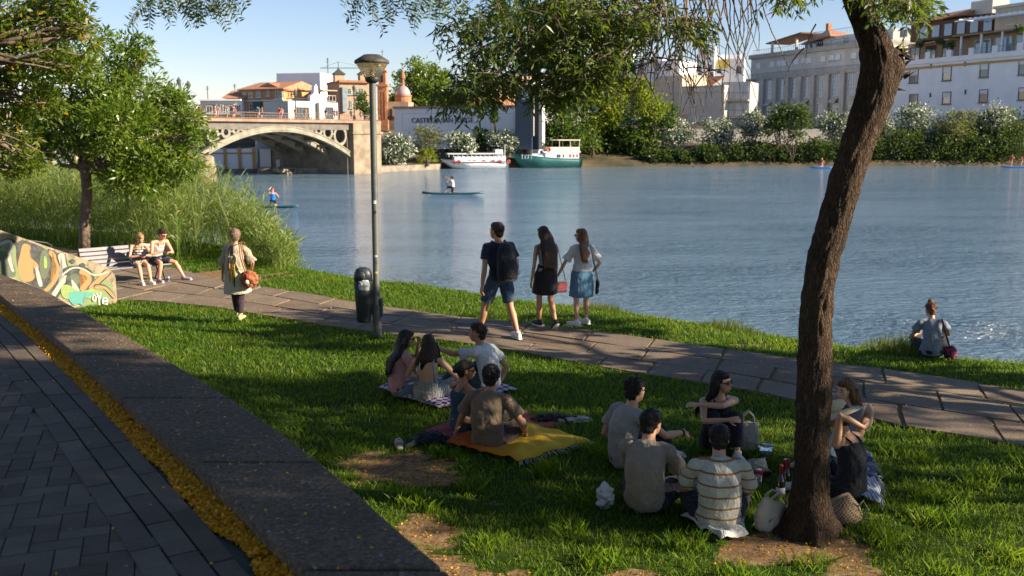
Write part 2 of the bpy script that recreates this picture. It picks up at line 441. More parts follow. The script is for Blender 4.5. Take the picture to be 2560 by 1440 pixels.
wf=NT('wall_face'); co=wf.co(); wfm=wf.done(wf.bsdf(wf.ramp(wf.noise(6,5,.7,co),[(.3,(.16,.12,.09)),(.7,(.30,.24,.19))]),.9,wf.bump(wf.noise(60,4,.7,co),.5,.01)))
# kerb: individual coping blocks about 1.3 m long
kt=empty('retaining_wall',(0,5,0),0,'long low retaining wall with dark pebbled concrete coping between lawn and promenade','wall')
def blk(y0,y1,mb):
    yy=np.linspace(y0,y1,5); a=np.interp(yy,ys,KL); b=np.interp(yy,ys,KR)
    zt=ZK+random.uniform(-.004,.004); pts=[]
    L=[V((x,y,0)) for x,y in zip(a,yy)]; Rr=[V((x,y,0)) for x,y in zip(b,yy)]
    poly=[(p.x,p.y-5) for p in L]+[(p.x,p.y-5) for p in reversed(Rr)]
    mb.prism(poly[::-1],ZK-.13,zt)
y=-1.4; i=0
while y<12.9:
    l=1.25; mb=MB(); blk(y+.012,min(y+l,13.1)-.012,mb); o=mb.build('coping',kmat,kt,bevel=.012); y+=l
wm=MB()
poly=[(np.interp(y_,ys,KL)+.05,y_-5) for y_ in np.arange(-1.4,13.1,.5)]; poly+=[(np.interp(y_,ys,KR)-.04,y_-5) for y_ in np.arange(-1.4,13.1,.5)[::-1]]
wm.prism(poly[::-1],-.1,ZK-.132); wm.build('wall_body',wfm,kt)
# promenade slab
n=NT('paving_stone'); co=n.co(); g=n.n('ShaderNodeNewGeometry')
c=n.ramp(g.outputs['Random Per Island'],[(0,(.100,.076,.056)),(.5,(.130,.100,.075)),(1,(.165,.130,.100))])
c=n.mix(.8,c,n.ramp(n.noise(3,6,.7,co),[(.3,(.6,.6,.6)),(.65,(1.1,1.1,1.1))]),'MULTIPLY')
c=n.mix(.4,c,n.ramp(n.noise(90,3,.8,co),[(.35,(.6,.6,.6)),(.65,(1.3,1.3,1.3))]),'MULTIPLY')
pvm=n.done(n.bsdf(c,.8,n.bump(n.noise(70,4,.7,co),.35,.005),.3))
bedm=M('joint_sand',(.035,.03,.022),(.07,.055,.035),30,.95)
pr=MB(); poly=[(PE[i],ys[i]) for i in range(len(ys))]; poly=[(-30,-1.5)]+poly+[(-30,13.1)]
pr.prism(poly,-.5,ZP-.012)
gtr=NT('gutter_stone'); co=gtr.co(); gm=gtr.done(gtr.bsdf(gtr.ramp(gtr.noise(4,5,.7,co),[(.3,(.035,.035,.03)),(.7,(.09,.08,.07))]),.9,gtr.bump(gtr.noise(50,3,.7,co),.4,.01)))
tag(pr.build('promenade',bedm),kind='structure')
gt=MB(); strip(gt,PE-.01,ZG,KL+.06,ZG-.01); gt.f=[tuple(f) for f in gt.f]; tag(gt.build('gutter',gm),kind='structure')
# pavers: three border strips then herringbone
def offs(d): # x of promenade edge moved left by perpendicular d
    dx=np.gradient(PE,ys); return PE-d*np.sqrt(1+dx*dx)
pv=MB(); g=.006
def stripblocks(d0,d1,l,seed):
    A=offs(d0+g); B=offs(d1-g); rr=random.Random(seed); y=-1.5+rr.uniform(0,l)
    while y<12.6:
        s_=rr.uniform(.92,1.08)*l*.86; ya=np.linspace(y+g,y+s_-g,4)
        sk=.0
        a=np.interp(ya,ys,A); b=np.interp(ya+(d1-d0)*-.5,ys,B)
        z=ZP+rr.uniform(-.002,.002)
        top=[(b[i],ya[i]-(d1-d0)*.5) for i in range(4)]+[(a[i],ya[i]) for i in reversed(range(4))]
        pv.prism(top[::-1],ZP-.03,z); y+=s_
stripblocks(0,.105,.62,1); stripblocks(.105,.235,.42,2); stripblocks(.235,.36,.42,3)
# herringbone bricks
lim=offs(.362); BW=.105; rr=random.Random(4)
u=V((math.cos(R(20)),math.sin(R(20)),0)); w_=V((-u.y,u.x,0))
for a in range(-70,70):
    for b in range(-70,70):
        c4=(a-b)%4
        if c4==0: cx,cy,sx_,sy_=a+1,b+.5,2,1
        elif c4==3: cx,cy,sx_,sy_=a+.5,b+1,1,2
        else: continue
        q=u*(cx*BW)+w_*(cy*BW); wx,wy=q.x-4.0,q.y+6
        if wy<2.4 or wy>12 or wx<-wy*.56-.4: continue
        cor=[]; ok=True
        for (s1,s2) in((-1,-1),(1,-1),(1,1),(-1,1)):
            p_=V((wx,wy,0))+u*(s1*(sx_*BW/2-.003))+w_*(s2*(sy_*BW/2-.003))
            if wx>np.interp(wy,ys,lim)+.10: ok=False
            cor.append((p_.x,p_.y))
        if ok: pv.prism(cor,ZP-.03,ZP-.004+rr.uniform(-.003,.001))
tag(pv.build('promenade_pavers',pvm),kind='structure')
# ---------------------------------------------------------------- fallen blossom
pm=leafmat('blossom',[(0,(.70,.29,.012)),(.4,(.88,.45,.016)),(.8,(.78,.34,.012)),(1,(.35,.15,.02))],.25)
def flakes(name,P3,s,seed,lift=.012,mat=pm,up=.5):
    rng=np.random.default_rng(seed); n_=len(P3); d=rng.normal(0,1,(n_,3)); d[:,2]*=.35
    P3=P3.copy(); P3[:,2]+=rng.uniform(0,lift,n_)
    v,f=leaves(P3,d,s,s*.75,.05,up=(0,0,2.),rng=rng)
    return np_mesh(name,v,f,mat)
rng=np.random.default_rng(3); N=75000
yy=3+10*rng.random(N)**1.5; t=rng.random(N)
a=np.interp(yy,ys,PE); b=np.interp(yy,ys,KL); xx=a+(b-a)*t
# blossom lies against the kerb; a bare wavy stretch along the paving edge near the camera
bare=np.clip((5.6-yy)/1.3,0,1)*(.22+.2*np.sin(yy*5.3)+.12*np.sin(yy*13))
holes=(np.sin(xx*7+yy*4)+np.sin(yy*9-xx*5)+.5*np.sin(yy*23))>2.0
keep=(t>bare)&(~holes)&(rng.random(N)<.97)
xx,yy=xx[keep],yy[keep]; heap=.025*np.clip((t[keep]-.2),0,1)
o=flakes('blossom_drift',np.stack([xx,yy,ZG+.005+heap*rng.random(len(xx))],1),.021,4,.012); tag(o,'drift of fallen orange blossom filling the gutter beside the kerb','fallen blossom',kind='stuff')
# scattered blossom on lawn, dirt, kerb, paving
N=26000; xx=rng.uniform(-3,4.5,N); yy=rng.uniform(4.6,12,N); dd=dirt(xx,yy); krx=np.interp(yy,ys,KR)
keep=(rng.random(N)<dd*.8+.004)&(xx>krx+.02); A=np.stack([xx[keep],yy[keep],hgt(xx[keep],yy[keep])+.01],1)
N=170; yk=rng.uniform(3,12,N); xk=np.interp(yk,ys,KL)+(np.interp(yk,ys,KR)-np.interp(yk,ys,KL))*rng.random(N); B=np.stack([xk,yk,np.full(N,ZK+.006)],1)
N=170; yk=rng.uniform(3,10,N); xk=np.interp(yk,ys,PE)-rng.random(N)**1.5*3; C_=np.stack([xk,yk,np.full(N,ZP+.006)],1)
N=1500; xk=rng.uniform(-12,8,N); f=rng.random(N); yk=ylo(xk)*(1-f)+yup(xk)*f; D_=np.stack([xk,yk,hgt(xk,yk)+.036],1)
o=flakes('scattered_blossom',np.concatenate([A,B,C_,D_]),.02,5,.004); tag(o,'orange blossom petals scattered over bare soil, kerb and paving','fallen blossom',kind='stuff')
# ---------------------------------------------------------------- GRASS
gmat=leafmat('grass_blades',[(0,(.046,.105,.006)),(.35,(.088,.170,.007)),(.7,(.130,.225,.009)),(.94,(.18,.235,.018)),(1,(.32,.28,.09))],.5,.5)
_t=gmat.node_tree
for nd in list(_t.nodes):
    if nd.type=='VALTORGB':
        tc=_t.nodes.new('ShaderNodeTexCoord'); nz=_t.nodes.new('ShaderNodeTexNoise'); nz.inputs['Scale'].default_value=.9; nz.inputs['Detail'].default_value=5; _t.links.new(tc.outputs['Object'],nz.inputs['Vector'])
        r2=_t.nodes.new('ShaderNodeValToRGB'); r2.color_ramp.elements[0].position=.38; r2.color_ramp.elements[0].color=(.60,.82,.7,1); r2.color_ramp.elements[1].position=.66; r2.color_ramp.elements[1].color=(1.18,1.08,1.0,1); _t.links.new(nz.outputs[0],r2.inputs[0])
        mm=_t.nodes.new('ShaderNodeMix'); mm.data_type='RGBA'; mm.blend_type='MULTIPLY'; mm.inputs[0].default_value=1
        outs=[l.to_socket for l in nd.outputs[0].links]; _t.links.new(nd.outputs[0],mm.inputs[6]); _t.links.new(r2.outputs[0],mm.inputs[7])
        for o_ in outs: _t.links.new(mm.outputs[2],o_)
        break
def grass(name,N,x0,x1,y0,y1,hh,ww,seed,label,dens=None,noedge=False):
    rng=np.random.default_rng(seed); x=rng.uniform(x0,x1,N); y=y0*(y1/y0)**rng.random(N)
    vis=np.abs(x)<y*.56+.6; s=y-yedge(x)
    inpath=(y>ylo(x)+.02)&(y<yup(x)-.02)
    pj=inpath&(rng.random(N)<.82)
    k_=vis&(s<.35)&(~pj)&(x>np.interp(y,ys,KR,right=-40)+.02)&(rng.random(N)>dirt(x,y)*.985)
    if dens is not None: k_&=dens(x,y,rng)
    x,y=x[k_],y[k_]; n_=len(x); z=hgt(x,y)
    pat=.75+.35*np.sin(x*2.1+1.3*np.sin(y*1.7))*np.sin(y*2.9+x)
    onp=(y>ylo(x)+.02)&(y<yup(x)-.02)
    h=hh*rng.uniform(.5,1.3,n_)*(.8+.4*pat)*np.clip(.6+y/16,.85,1.25); h=np.where(onp,h*.6,h)
    lean=rng.normal(0,.45,(n_,2))*h[:,None]; a_=rng.uniform(0,2*PI,n_); w=ww*np.clip(y/9,.7,3)*rng.uniform(.7,1.3,n_)
    wx,wy=np.cos(a_)*w*.5,np.sin(a_)*w*.5
    v=np.empty((n_,4,3)); 
    v[:,0]=np.stack([x-wx,y-wy,z-.005],1); v[:,1]=np.stack([x+wx,y+wy,z-.005],1)
    v[:,2]=np.stack([x+wx*.7+lean[:,0]*.45,y+wy*.7+lean[:,1]*.45,z+h*.6],1)
    v[:,3]=np.stack([x+lean[:,0],y+lean[:,1],z+h],1)
    f=np.arange(n_*4).reshape(n_,4)[:,[0,1,2,3]]
    o=np_mesh(name,v.reshape(-1,3),f,gmat); return tag(o,label,'grass',kind='stuff')
grass('lawn_grass',560000,-15,9.5,5.2,33,.038,.0072,21,'short green grass covering the lawn and the riverside verge')
def tuft_d(x,y,rng):
    return (np.sin(x*6.3+np.sin(y*4))*np.sin(y*5.1+x*2)>.55)&(y<9.5)
grass('long_grass',60000,-3,5,5.0,9.5,.085,.006,22,'longer tufts of grass at the near edge of the lawn',tuft_d)
# tall lit tufts on the river edge
tm=leafmat('tuft_blades',[(0,(.10,.15,.02)),(.5,(.19,.22,.04)),(1,(.36,.33,.10))],.5)
def tuft(px,py,w,h,n_,seed):
    rng=np.random.default_rng(seed); c=G(px,py); x=c.x+rng.normal(0,w,n_); y=yedge(x)+rng.uniform(-.15,.25,n_)
    z=hgt(x,y); hh=h*rng.uniform(.4,1.1,n_)*np.exp(-((x-c.x)/w)**2*.4); d=np.stack([rng.normal(0,.3,n_),rng.normal(0,.2,n_),np.ones(n_)],1)
    d=nrm(d); v=np.empty((n_,4,3)); b=np.stack([x,y,z-.02],1); s=np.stack([np.full(n_,.008),np.zeros(n_),np.zeros(n_)],1)
    v[:,0]=b-s; v[:,1]=b+s; v[:,2]=b+d*hh[:,None]*.6+s*.8; v[:,3]=b+d*hh[:,None]
    o=np_mesh('grass_tuft',v.reshape(-1,3),np.arange(n_*4).reshape(n_,4),tm); o.data.transform(Matrix.Translation((-c.x,-c.y,0))); o.location=(c.x,c.y,0); return o
tag(tuft(2200,850,.28,.36,420,1),'tall sunlit grass tuft on the bank beside the sitting woman','grass tuft','sunlit tufts along the river edge','stuff')
tag(tuft(1820,812,.3,.24,300,2),'sunlit grass tuft on the bank left of the leaning trunk','grass tuft','sunlit tufts along the river edge','stuff')
tag(tuft(1500,768,.35,.22,300,3),'low grass tuft on the bank behind the woman in the denim skirt','grass tuft','sunlit tufts along the river edge','stuff')
tag(tuft(1040,708,.5,.12,200,4),'thin low grass tuft on the bank right of the lamp post','grass tuft','sunlit tufts along the river edge','stuff')
# ================================================================ FAR BANK
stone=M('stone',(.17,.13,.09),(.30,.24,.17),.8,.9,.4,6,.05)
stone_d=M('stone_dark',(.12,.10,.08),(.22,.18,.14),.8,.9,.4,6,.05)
white=M('white_render',(.72,.73,.75),(.82,.82,.82),.25,.85,.1,3,.02)
cream=M('cream_render',(.48,.44,.38),(.58,.54,.46),.25,.85,.1,3,.02)
grey_r=M('grey_render',(.44,.41,.37),(.58,.54,.48),.4,.85,.2,3,.02,detail=7)
ochre=M('ochre_render',(.42,.25,.09),(.52,.32,.13),.4,.85)
orange=M('orange_render',(.42,.22,.09),(.52,.29,.13),.4,.85)
brick=M('brick_red',(.30,.14,.075),(.42,.21,.11),1.2,.85,.3,8,.03)
brick_l=M('brick_pale',(.38,.24,.15),(.48,.32,.21),1.2,.85,.3,8,.03)
tile=M('roof_tile',(.35,.14,.07),(.52,.26,.14),3,.85,.6,10,.08)
dark=M('dark_metal',(.02,.022,.025),None,rough=.5)
blind=M('roller_blind',(.62,.61,.60),(.72,.71,.70),2,.7)
brown_w=M('brown_wood',(.08,.035,.02),(.13,.06,.035),3,.7)
glass=M('window_glass',(.05,.07,.09),None,rough=.08,spec=.9)
glass_b=M('window_glass_blue',(.10,.17,.24),None,rough=.05,spec=1)
def rail_mat(): return M('railing_metal',(.04,.05,.06),None,rough=.5)
class Fac:
    def __init__(s,px0,D0,px1,D1,z0,name,label,cat='building',group=None):
        s.A=P(px0,HORIZ,D0); s.B=P(px1,HORIZ,D1); s.z0=z0; s.A.z=s.B.z=0
        d=(s.B-s.A); s.L=d.length; s.u=d/s.L; s.n=V((s.u.y,-s.u.x,0))
        s.root=empty(name,(s.A.x,s.A.y,z0),math.atan2(s.u.y,s.u.x),label,cat,group); s.cache={}
    def at(s,px,py):
        r=ray(px,py); C=V((0,0,CAMZ)); t=(s.A-C).dot(s.n)/r.dot(s.n); p=C+r*t
        return ((p-s.A).dot(s.u),p.z-s.z0)
    def uz(s,*a): return s.at(*a)
    def box(s,mb,u0,u1,z0,z1,y0=0,y1=8): # y0 negative = proud of facade
        mb.box(((u0+u1)/2,(y0+y1)/2,(z0+z1)/2),(abs(u1-u0),abs(y1-y0),abs(z1-z0))); return mb
    def wallbox(s,px0,py_top,px1,mat,depth=10,name='wall',zb=0,y0=0,pytop2=None):
        u0,za=s.at(px0,py_top); u1,zb2=s.at(px1,pytop2 if pytop2 else py_top); zt=za if pytop2 is None else (za+zb2)/2
        mb=MB(); s.box(mb,u0,u1,zb,zt,y0,y0+depth); return mb.build(name,mat,s.root)
    def win(s,px0,py0,px1,py1,frame=None,pane=None,arch=False,mull=2,rows=2,depth=.25,blindf=0,y=0,sill=True):
        u0,z1=s.at(px0,py0); u1,z0=s.at(px1,py1); w=u1-u0; h=z1-z0
        key=(round(w,1),round(h,1),arch,mull,rows,blindf,str(frame.name if frame else ''),str(pane.name if pane else ''))
        if key in s.cache:
            src=s.cache[key]; c=src.copy(); COL.objects.link(c); c.location=((u0+u1)/2,y,z0); c.parent=s.root
            for ch in src.children:
                k=ch.copy(); COL.objects.link(k); k.parent=c
            return c
        fr=frame or M('frame_white',(.6,.6,.58),None,rough=.6); t=max(.08,min(w,h)*.07); mb=MB()
        mb.box((-w/2+t/2,-.04,h/2),(t,.14,h)); mb.box((w/2-t/2,-.04,h/2),(t,.14,h)); mb.box((0,-.04,h-t/2),(w-2*t,.14,t)); mb.box((0,-.04,t/2),(w-2*t,.14,t))
        for i in range(1,mull): mb.box((-w/2+w*i/mull,-.03,h/2),(t*.6,.09,h-2*t))
        for i in range(1,rows): mb.box((0,-.028,h*i/rows),(w-2*t,.08,t*.6))
        if sill: mb.box((0,-.12,-.06),(w+.3,.3,.12))
        if arch:
            n_=7; pts=[(-w/2*math.cos(PI*i/n_)*-1*-1,h+w/2*math.sin(PI*i/n_)) for i in range(n_+1)]
            for a,b in zip(pts[:-1],pts[1:]): mb.bar((a[0],-.04,a[1]),(b[0],-.04,b[1]),.14,t*1.3,(0,-1,0))
        o=mb.build('window',fr,s.root); o.location=((u0+u1)/2,y,z0)
        pn=MB(); pn.box((0,.0,h/2),(w-2*t,.05,h-2*t))
        if arch: pn.lathe((0,0,h),[(w/2-.05,-.025),(w/2-.05,.025)],16,Matrix.Rotation(PI/2,3,'X'))
        pn.build('pane',pane or glass,o)
        if blindf:
            b=MB().box((0,-.035,h-t-(h-2*t)*blindf/2),(w-2*t,.05,(h-2*t)*blindf)); b.build('blind',blind,o)
        s.cache[key]=o; return o
    def rail(s,px0,py0,px1,py1,y,gap=.5,name='railing',mat=None,hh=None):
        u0,z1=s.at(px0,py0); u1,z0=s.at(px1,py1); mb=MB(); s.box(mb,u0,u1,z1-.06,z1,y-.03,y+.03); s.box(mb,u0,u1,z0,z0+.05,y-.03,y+.03)
        k=int((u1-u0)/gap)
        for i in range(k+1): mb.box((u0+(u1-u0)*i/max(k,1),y,(z0+z1)/2),(.04,.04,z1-z0))
        return mb.build(name,mat or rail_mat(),s.root)
# ---------------------------------------------------------------- bridge
bf=Fac(60,88,960,132,WATER,'arch_bridge','long iron arch bridge with cream rings in its spandrels and brown deck edge','bridge')
at=bf.at
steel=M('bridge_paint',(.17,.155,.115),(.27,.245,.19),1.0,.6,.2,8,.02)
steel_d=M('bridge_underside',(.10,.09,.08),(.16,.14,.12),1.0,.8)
rust=M('deck_edge',(.22,.13,.085),(.32,.20,.14),1.2,.8)
uL,zD=at(60,298); uR,_=at(945,300); zdeck=at(690,298)[1]; zedge=at(690,305)[1]; zbeam=at(690,324)[1]
DW_=11
mb=MB(); bf.box(mb,uL-60,uR,zedge,zdeck-.02,-.5,DW_+.5); mb.build('deck_edge',rust,bf.root)
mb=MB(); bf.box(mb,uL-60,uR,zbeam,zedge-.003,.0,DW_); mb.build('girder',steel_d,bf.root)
mb=MB(); bf.box(mb,uL-60,uR,zdeck-.0,zdeck+.05,.1,DW_-.1); mb.build('roadway',M('asphalt_far',(.08,.08,.08),None),bf.root)
# arch curves
def arch_pts(pxa,pya,pxc,pyc,pxb,pyb,n_=22):
    ua,za=at(pxa,pya); ub,zb=at(pxb,pyb); zc=at(pxc,pyc)[1]; out=[]
    for i in range(n_+1):
        t=i/n_; out.append((ua+(ub-ua)*t, za*(1-t)+zb*t+(zc-(za+zb)/2)*(1-(2*t-1)**2)**1.0))
    return out
AR=arch_pts(486,400,690,321,876,386)
ringspec=[(851.6,339,22),(821,331,15.5),(798,325.6,10),(777.7,322.5,6.6),(760,320.8,4.2),(611,322.6,5),(591,326,8),(566,330.5,12),(534,338,17)]
for ri,yy_ in enumerate((0.15,3.6,7.2,10.6)):
    mb=MB()
    for (a,b) in zip(AR[:-1],AR[1:]):
        t_=.24+.14*abs(AR.index(a)-11)/11
        mb.bar((a[0],yy_,a[1]),(b[0],yy_,b[1]),.45,t_*1.6,(0,0,1))
        mb.bar((a[0],yy_,a[1]-.30),(b[0],yy_,b[1]-.30),.6,.12,(0,0,1))
        mb.bar((a[0],yy_,a[1]+.26),(b[0],yy_,b[1]+.26),.6,.12,(0,0,1))
    mb.build('arch_rib',steel,bf.root)
    if ri in(0,3):
        for (px,py,r) in ringspec:
            u_,z_=at(px,py); rr_=at(px,py-r)[1]-z_; mb=MB(); k=22
            pts=[(u_+rr_*math.cos(2*PI*i/k),yy_,z_+rr_*math.sin(2*PI*i/k)) for i in range(k+1)]
            for a,b in zip(pts[:-1],pts[1:]): mb.bar(a,b,.35,.16+rr_*.06,(0,1,0))
            mb.build('ring',steel,bf.root)
        mb=MB()
        for side in (ringspec[:5],ringspec[5:]):
            for a,b in zip(side[:-1],side[1:]):
                if side is ringspec[5:]: a,b=b,a
                ua,za=at(a[0],a[1]); ub,zb=at(b[0],b[1]); ra=at(a[0],a[1]-a[2])[1]-za; rb=at(b[0],b[1]-b[2])[1]-zb
                lo,hi=(ua,ub) if ua<ub else (ub,ua); rl,rh=(ra,rb) if ua<ub else (rb,ra)
                if hi-rh>lo+rl: mb.box(((lo+rl+hi-rh)/2,yy_,(za+zb)/2),(hi-rh-lo-rl,.2,.16))
        mb.build('ring_link',steel,bf.root)
# cross bracing between ribs
mb=MB()
for (u_,z_) in AR[2:-2:2]: mb.box((u_,5.4,z_),(.18,10.2,.3))
mb.build('cross_brace',steel_d,bf.root)
# left arch (half hidden by the near tree)
ua=at(486,400)[0]; sp=AR[-1][0]-AR[0][0]
mb=MB()
L2=[(u-sp-1.6,z) for u,z in AR]
for a,b in zip(L2[:-1],L2[1:]): mb.bar((a[0],.15,a[1]),(b[0],.15,b[1]),.45,.8,(0,0,1)); 
mb.build('arch_rib',steel,bf.root)
for k_,(px,py,r) in enumerate(ringspec):
    u_,z_=at(px,py); rr_=at(px,py-r)[1]-z_; mb=MB(); k=22; u_-=sp+1.6
    pts=[(u_+rr_*math.cos(2*PI*i/k),.15,z_+rr_*math.sin(2*PI*i/k)) for i in range(k+1)]
    for a,b in zip(pts[:-1],pts[1:]): mb.bar(a,b,.35,.16+rr_*.06,(0,1,0))
    mb.build('ring',steel,bf.root)
# pier and abutment
def pier(u0,u1,name):
    zt=at(486,392)[1]; mb=MB(); w=(u1-u0)/2; c=(u0+u1)/2
    mb.box((c,5.5,zt/2),(2*w,DW_+1.4,zt)); mb.lathe((c,-1.0,0),[(w*1.25,0),(w*1.2,zt*.5),(w*1.02,zt*.85),(w*1.02,zt),(w*.5,zt+.3)],18); 
    return mb.build(name,stone,bf.root)
up0=at(470,440)[0]; up1=at(512,440)[0]
zt=at(486,394)[1]
pier(up0,up1,'pier'); 
mb=MB(); bf.box(mb,up0+.3,up1-.9,zt,zbeam-.0,.3,DW_-.3); mb.build('pier_shaft',stone,bf.root)
pier(up0-sp-1.6,up1-sp-1.6,'pier')
ub0=at(872,400)[0]; ub1=at(930,400)[0]
mb=MB(); bf.box(mb,ub0+.3,ub1+1.2,0,zedge-.01,-.6,DW_+3); bf.box(mb,ub0,ub1+1.4,zbeam-.5,zbeam-.2,-.8,0); o=mb.build('abutment',stone,bf.root)
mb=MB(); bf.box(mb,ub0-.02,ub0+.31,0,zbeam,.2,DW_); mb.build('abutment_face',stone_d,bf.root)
# spandrel backing wall next to abutment
mb=MB(); uu=at(838,340)[0]; 
# parapet railing
zr=at(690,282)[1]
mb=MB(); y0=-.35; bf.box(mb,uL-60,uR,zr-.06,zr,y0-.04,y0+.04); bf.box(mb,uL-60,uR,zdeck+.08,zdeck+.14,y0-.03,y0+.03)
k=int((uR-uL+20)/.42)
for i in range(k): mb.box((uR-i*.42,y0,(zr+zdeck)/2),(.035,.035,zr-zdeck))
mb.build('railing',M('rail_brown',(.16,.11,.09),None,rough=.6),bf.root)
mb=MB(); y0=DW_+.3; bf.box(mb,uL-60,uR,zr-.06,zr,y0-.04,y0+.04)
for i in range(k//3): mb.box((uR-i*1.26,y0,(zr+zdeck)/2),(.05,.05,zr-zdeck))
mb.build('railing',M('rail_brown',(.16,.11,.09),None,rough=.6),bf.root)
bridgeR=bf.root.matrix_basis.copy()
BM=Matrix.Translation(bf.root.location)@Matrix.Rotation(bf.root.rotation_euler.z,4,'Z')
# street lamps on bridge
def bridge_lamp(px,py_top,label,arms=3):
    u_,zt_=at(px,py_top); base=BM@V((u_,1.0,zdeck+.05)); H=zt_-zdeck
    r=empty('street_lamp',base,0,label,'street lamp','ornate lamps on the bridge'); m_=M('lamp_iron',(.03,.04,.045),None,rough=.5)
    MB().tube([(0,0,0),(0,0,H*.12),(0,0,H*.16),(0,0,H*.86)],[.22,.18,.09,.06],8).build('post',m_,r,True)
    lm=MB().lathe((0,0,0),[(.04,0),(.16,.12),(.24,.5),(.26,.55),(.12,.72),(.03,.9)],8)
    pos=[(0,0,H*.86)]+([(-.95,0,H*.76),(.95,0,H*.76)] if arms==3 else [])
    for i,p_ in enumerate(pos):
        o=lm.build('lantern',M('lantern_glass',(.05,.06,.06),(.12,.13,.12),5,.3),r); o.location=p_
        if i: MB().tube([(0,0,H*.6),(p_[0]*.6,0,H*.62),(p_[0],0,H*.76)],.04,6).build('arm',m_,r)
    return r
bridge_lamp(464,202,'three armed iron street lamp on the bridge above the left tree crown')
bridge_lamp(754,233,'slim single lantern lamp on the bridge before the pale stone pavilion',1)
bridge_lamp(900,218,'single lantern lamp at the right end of the bridge beside the brick house',1)
# ---------------------------------------------------------------- quay and walls below the bridge
def flatwall(px0,D0,px1,D1,pyt,name,label,mat,cat='wall',z0=WATER-.5,depth=1.2):
    f=Fac(px0,D0,px1,D1,z0,name,label,cat); f.wallbox(px0,pyt,px1,mat,depth); return f
DWL=G(400,431,WATER).y
f=flatwall(60,DWL,640,DWL-1,372,'embankment_wall','pale blue-shaded river wall divided by ochre pilasters under the bridge',white)
for px in (130,190,247,300,355,410,468,528,566,602,638):
    u_,zt_=f.at(px,371); mb=MB(); f.box(mb,u_-.38,u_+.0+.0,0,zt_+.1,-.14,-.002); mb.build('pilaster',ochre,f.root)
u0,za=f.at(60,381); u1,_=f.at(640,381); mb=MB(); f.box(mb,u0,u1,za-.2,za,-.1,-.003); mb.build('band',ochre,f.root)
mb=MB(); f.box(mb,u0,u1,0,1.0,-.5,-.15); mb.build('plinth',stone_d,f.root)
f.rail(60,362,640,371,.2,.8)
f2=flatwall(642,DWL+1,728,DWL+3,345,'stair_block','pale rendered stair block on the far bank under the arch',cream,'building')
f2.wallbox(680,398,728,white,3,'low_wall',y0=-3)
f2.wallbox(642,372,668,white,2,'ramp_wall',y0=-2)
f2.win(655,380,672,395,dark,glass,rows=1)
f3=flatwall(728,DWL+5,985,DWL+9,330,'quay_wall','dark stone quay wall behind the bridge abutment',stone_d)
# red awnings seen beneath arch
fa=Fac(600,DWL+22,720,DWL+22,1.0,'market_terrace','row of red awnings on a terrace seen beneath the arch','building'); fa.wallbox(600,352,720,cream,5)
for i,px in enumerate(range(604,716,14)):
    u0,z1=fa.at(px,338); u1,z0=fa.at(px+11,350); mb=MB(); mb.add([(u0,-.05,z1),(u1,-.05,z1),(u1,-1.3,z0+.3),(u0,-1.3,z0+.3),(u0,-.05,z1-.12),(u1,-.05,z1-.12),(u1,-1.3,z0+.1),(u0,-1.3,z0+.1)],[(0,1,2,3),(7,6,5,4),(3,2,6,7),(0,3,7,4),(1,5,6,2)]); mb.build('awning',M('red_awning',(.35,.05,.04),None),fa.root)
# low quay with rocks
qz=WATER+.75
qm=MB(); q=[G(640,435,WATER),G(800,435,WATER),G(930,432,WATER),G(1100,423,WATER)]
poly=[(p.x,p.y+.9) for p in q]+[(q[3].x,q[3].y+9),(q[0].x,q[0].y+6)]
qm.prism(poly,WATER-1,qz); tag(qm.build('quay',M('quay_stone',(.16,.13,.10),(.26,.22,.17),1,.9)),kind='structure')
rk=MB(); rr=random.Random(8)
for i in range(150):
    t=rr.random(); px=690+t*250; g_=G(px,435-3*t,WATER); s_=rr.uniform(.25,.6)
    Mx=Matrix.Rotation(rr.uniform(0,6),3,'Z')@Matrix.Rotation(rr.uniform(-.6,.6),3,'X'); b=len(rk.v)
    rk.ball((g_.x,g_.y+rr.uniform(-.1,1.1),WATER+rr.uniform(-.1,.55)),(s_,s_*.7,s_*.6),Mx,6,4)
o=rk.build('riprap_rocks',M('rock',(.20,.17,.14),(.40,.33,.26),.8,.9,.5,5,.05)); tag(o,'tumbled pale rocks along the waterline of the quay','rocks',kind='stuff')
for i,(px,h_) in enumerate([(737,.9),(748,1.2),(765,1.3),(803,1.3),(811,1.2),(820,1.2),(782,.6)]):
    g_=G(px,414,qz); tag(MB().tube([(0,0,0),(0,0,h_),(0,0,h_+.06)],[.09,.08,.02],6).build('bollard',M('bollard_paint',(.35,.36,.38),None)),'pale mooring post standing on the quay below the abutment','mooring post','mooring posts on the quay').location=(g_.x,g_.y,qz)
mb=MB()
for i in range(4): mb.box((i*.62,0,.6),(.07,.07,1.2))
for z_ in(.35,.75,1.15): mb.box((.93,0,z_),(1.9,.05,.06))
g_=G(828,413,qz); o=mb.build('quay_railing',M('white_paint',(.7,.7,.7),None,rough=.5)); o.location=g_; tag(o,'short white railing panel on the quay below the stone abutment','railing')
for k_,(px,w_) in enumerate([(612,5),(680,4),(706,5)]):
    mb=MB(); 
    for i in range(w_*2+1): mb.box((i*.35,0,.45),(.04,.04,.9))
    mb.box((w_*.35,0,.9),(w_*.7,.05,.05)); g_=G(px,415,qz); o=mb.build('quay_railing',dark); o.location=g_
    tag(o,['dark railing on the quay before the ochre pilasters','dark railing left of the people on the quay','dark railing right of the people on the quay'][k_],'railing')
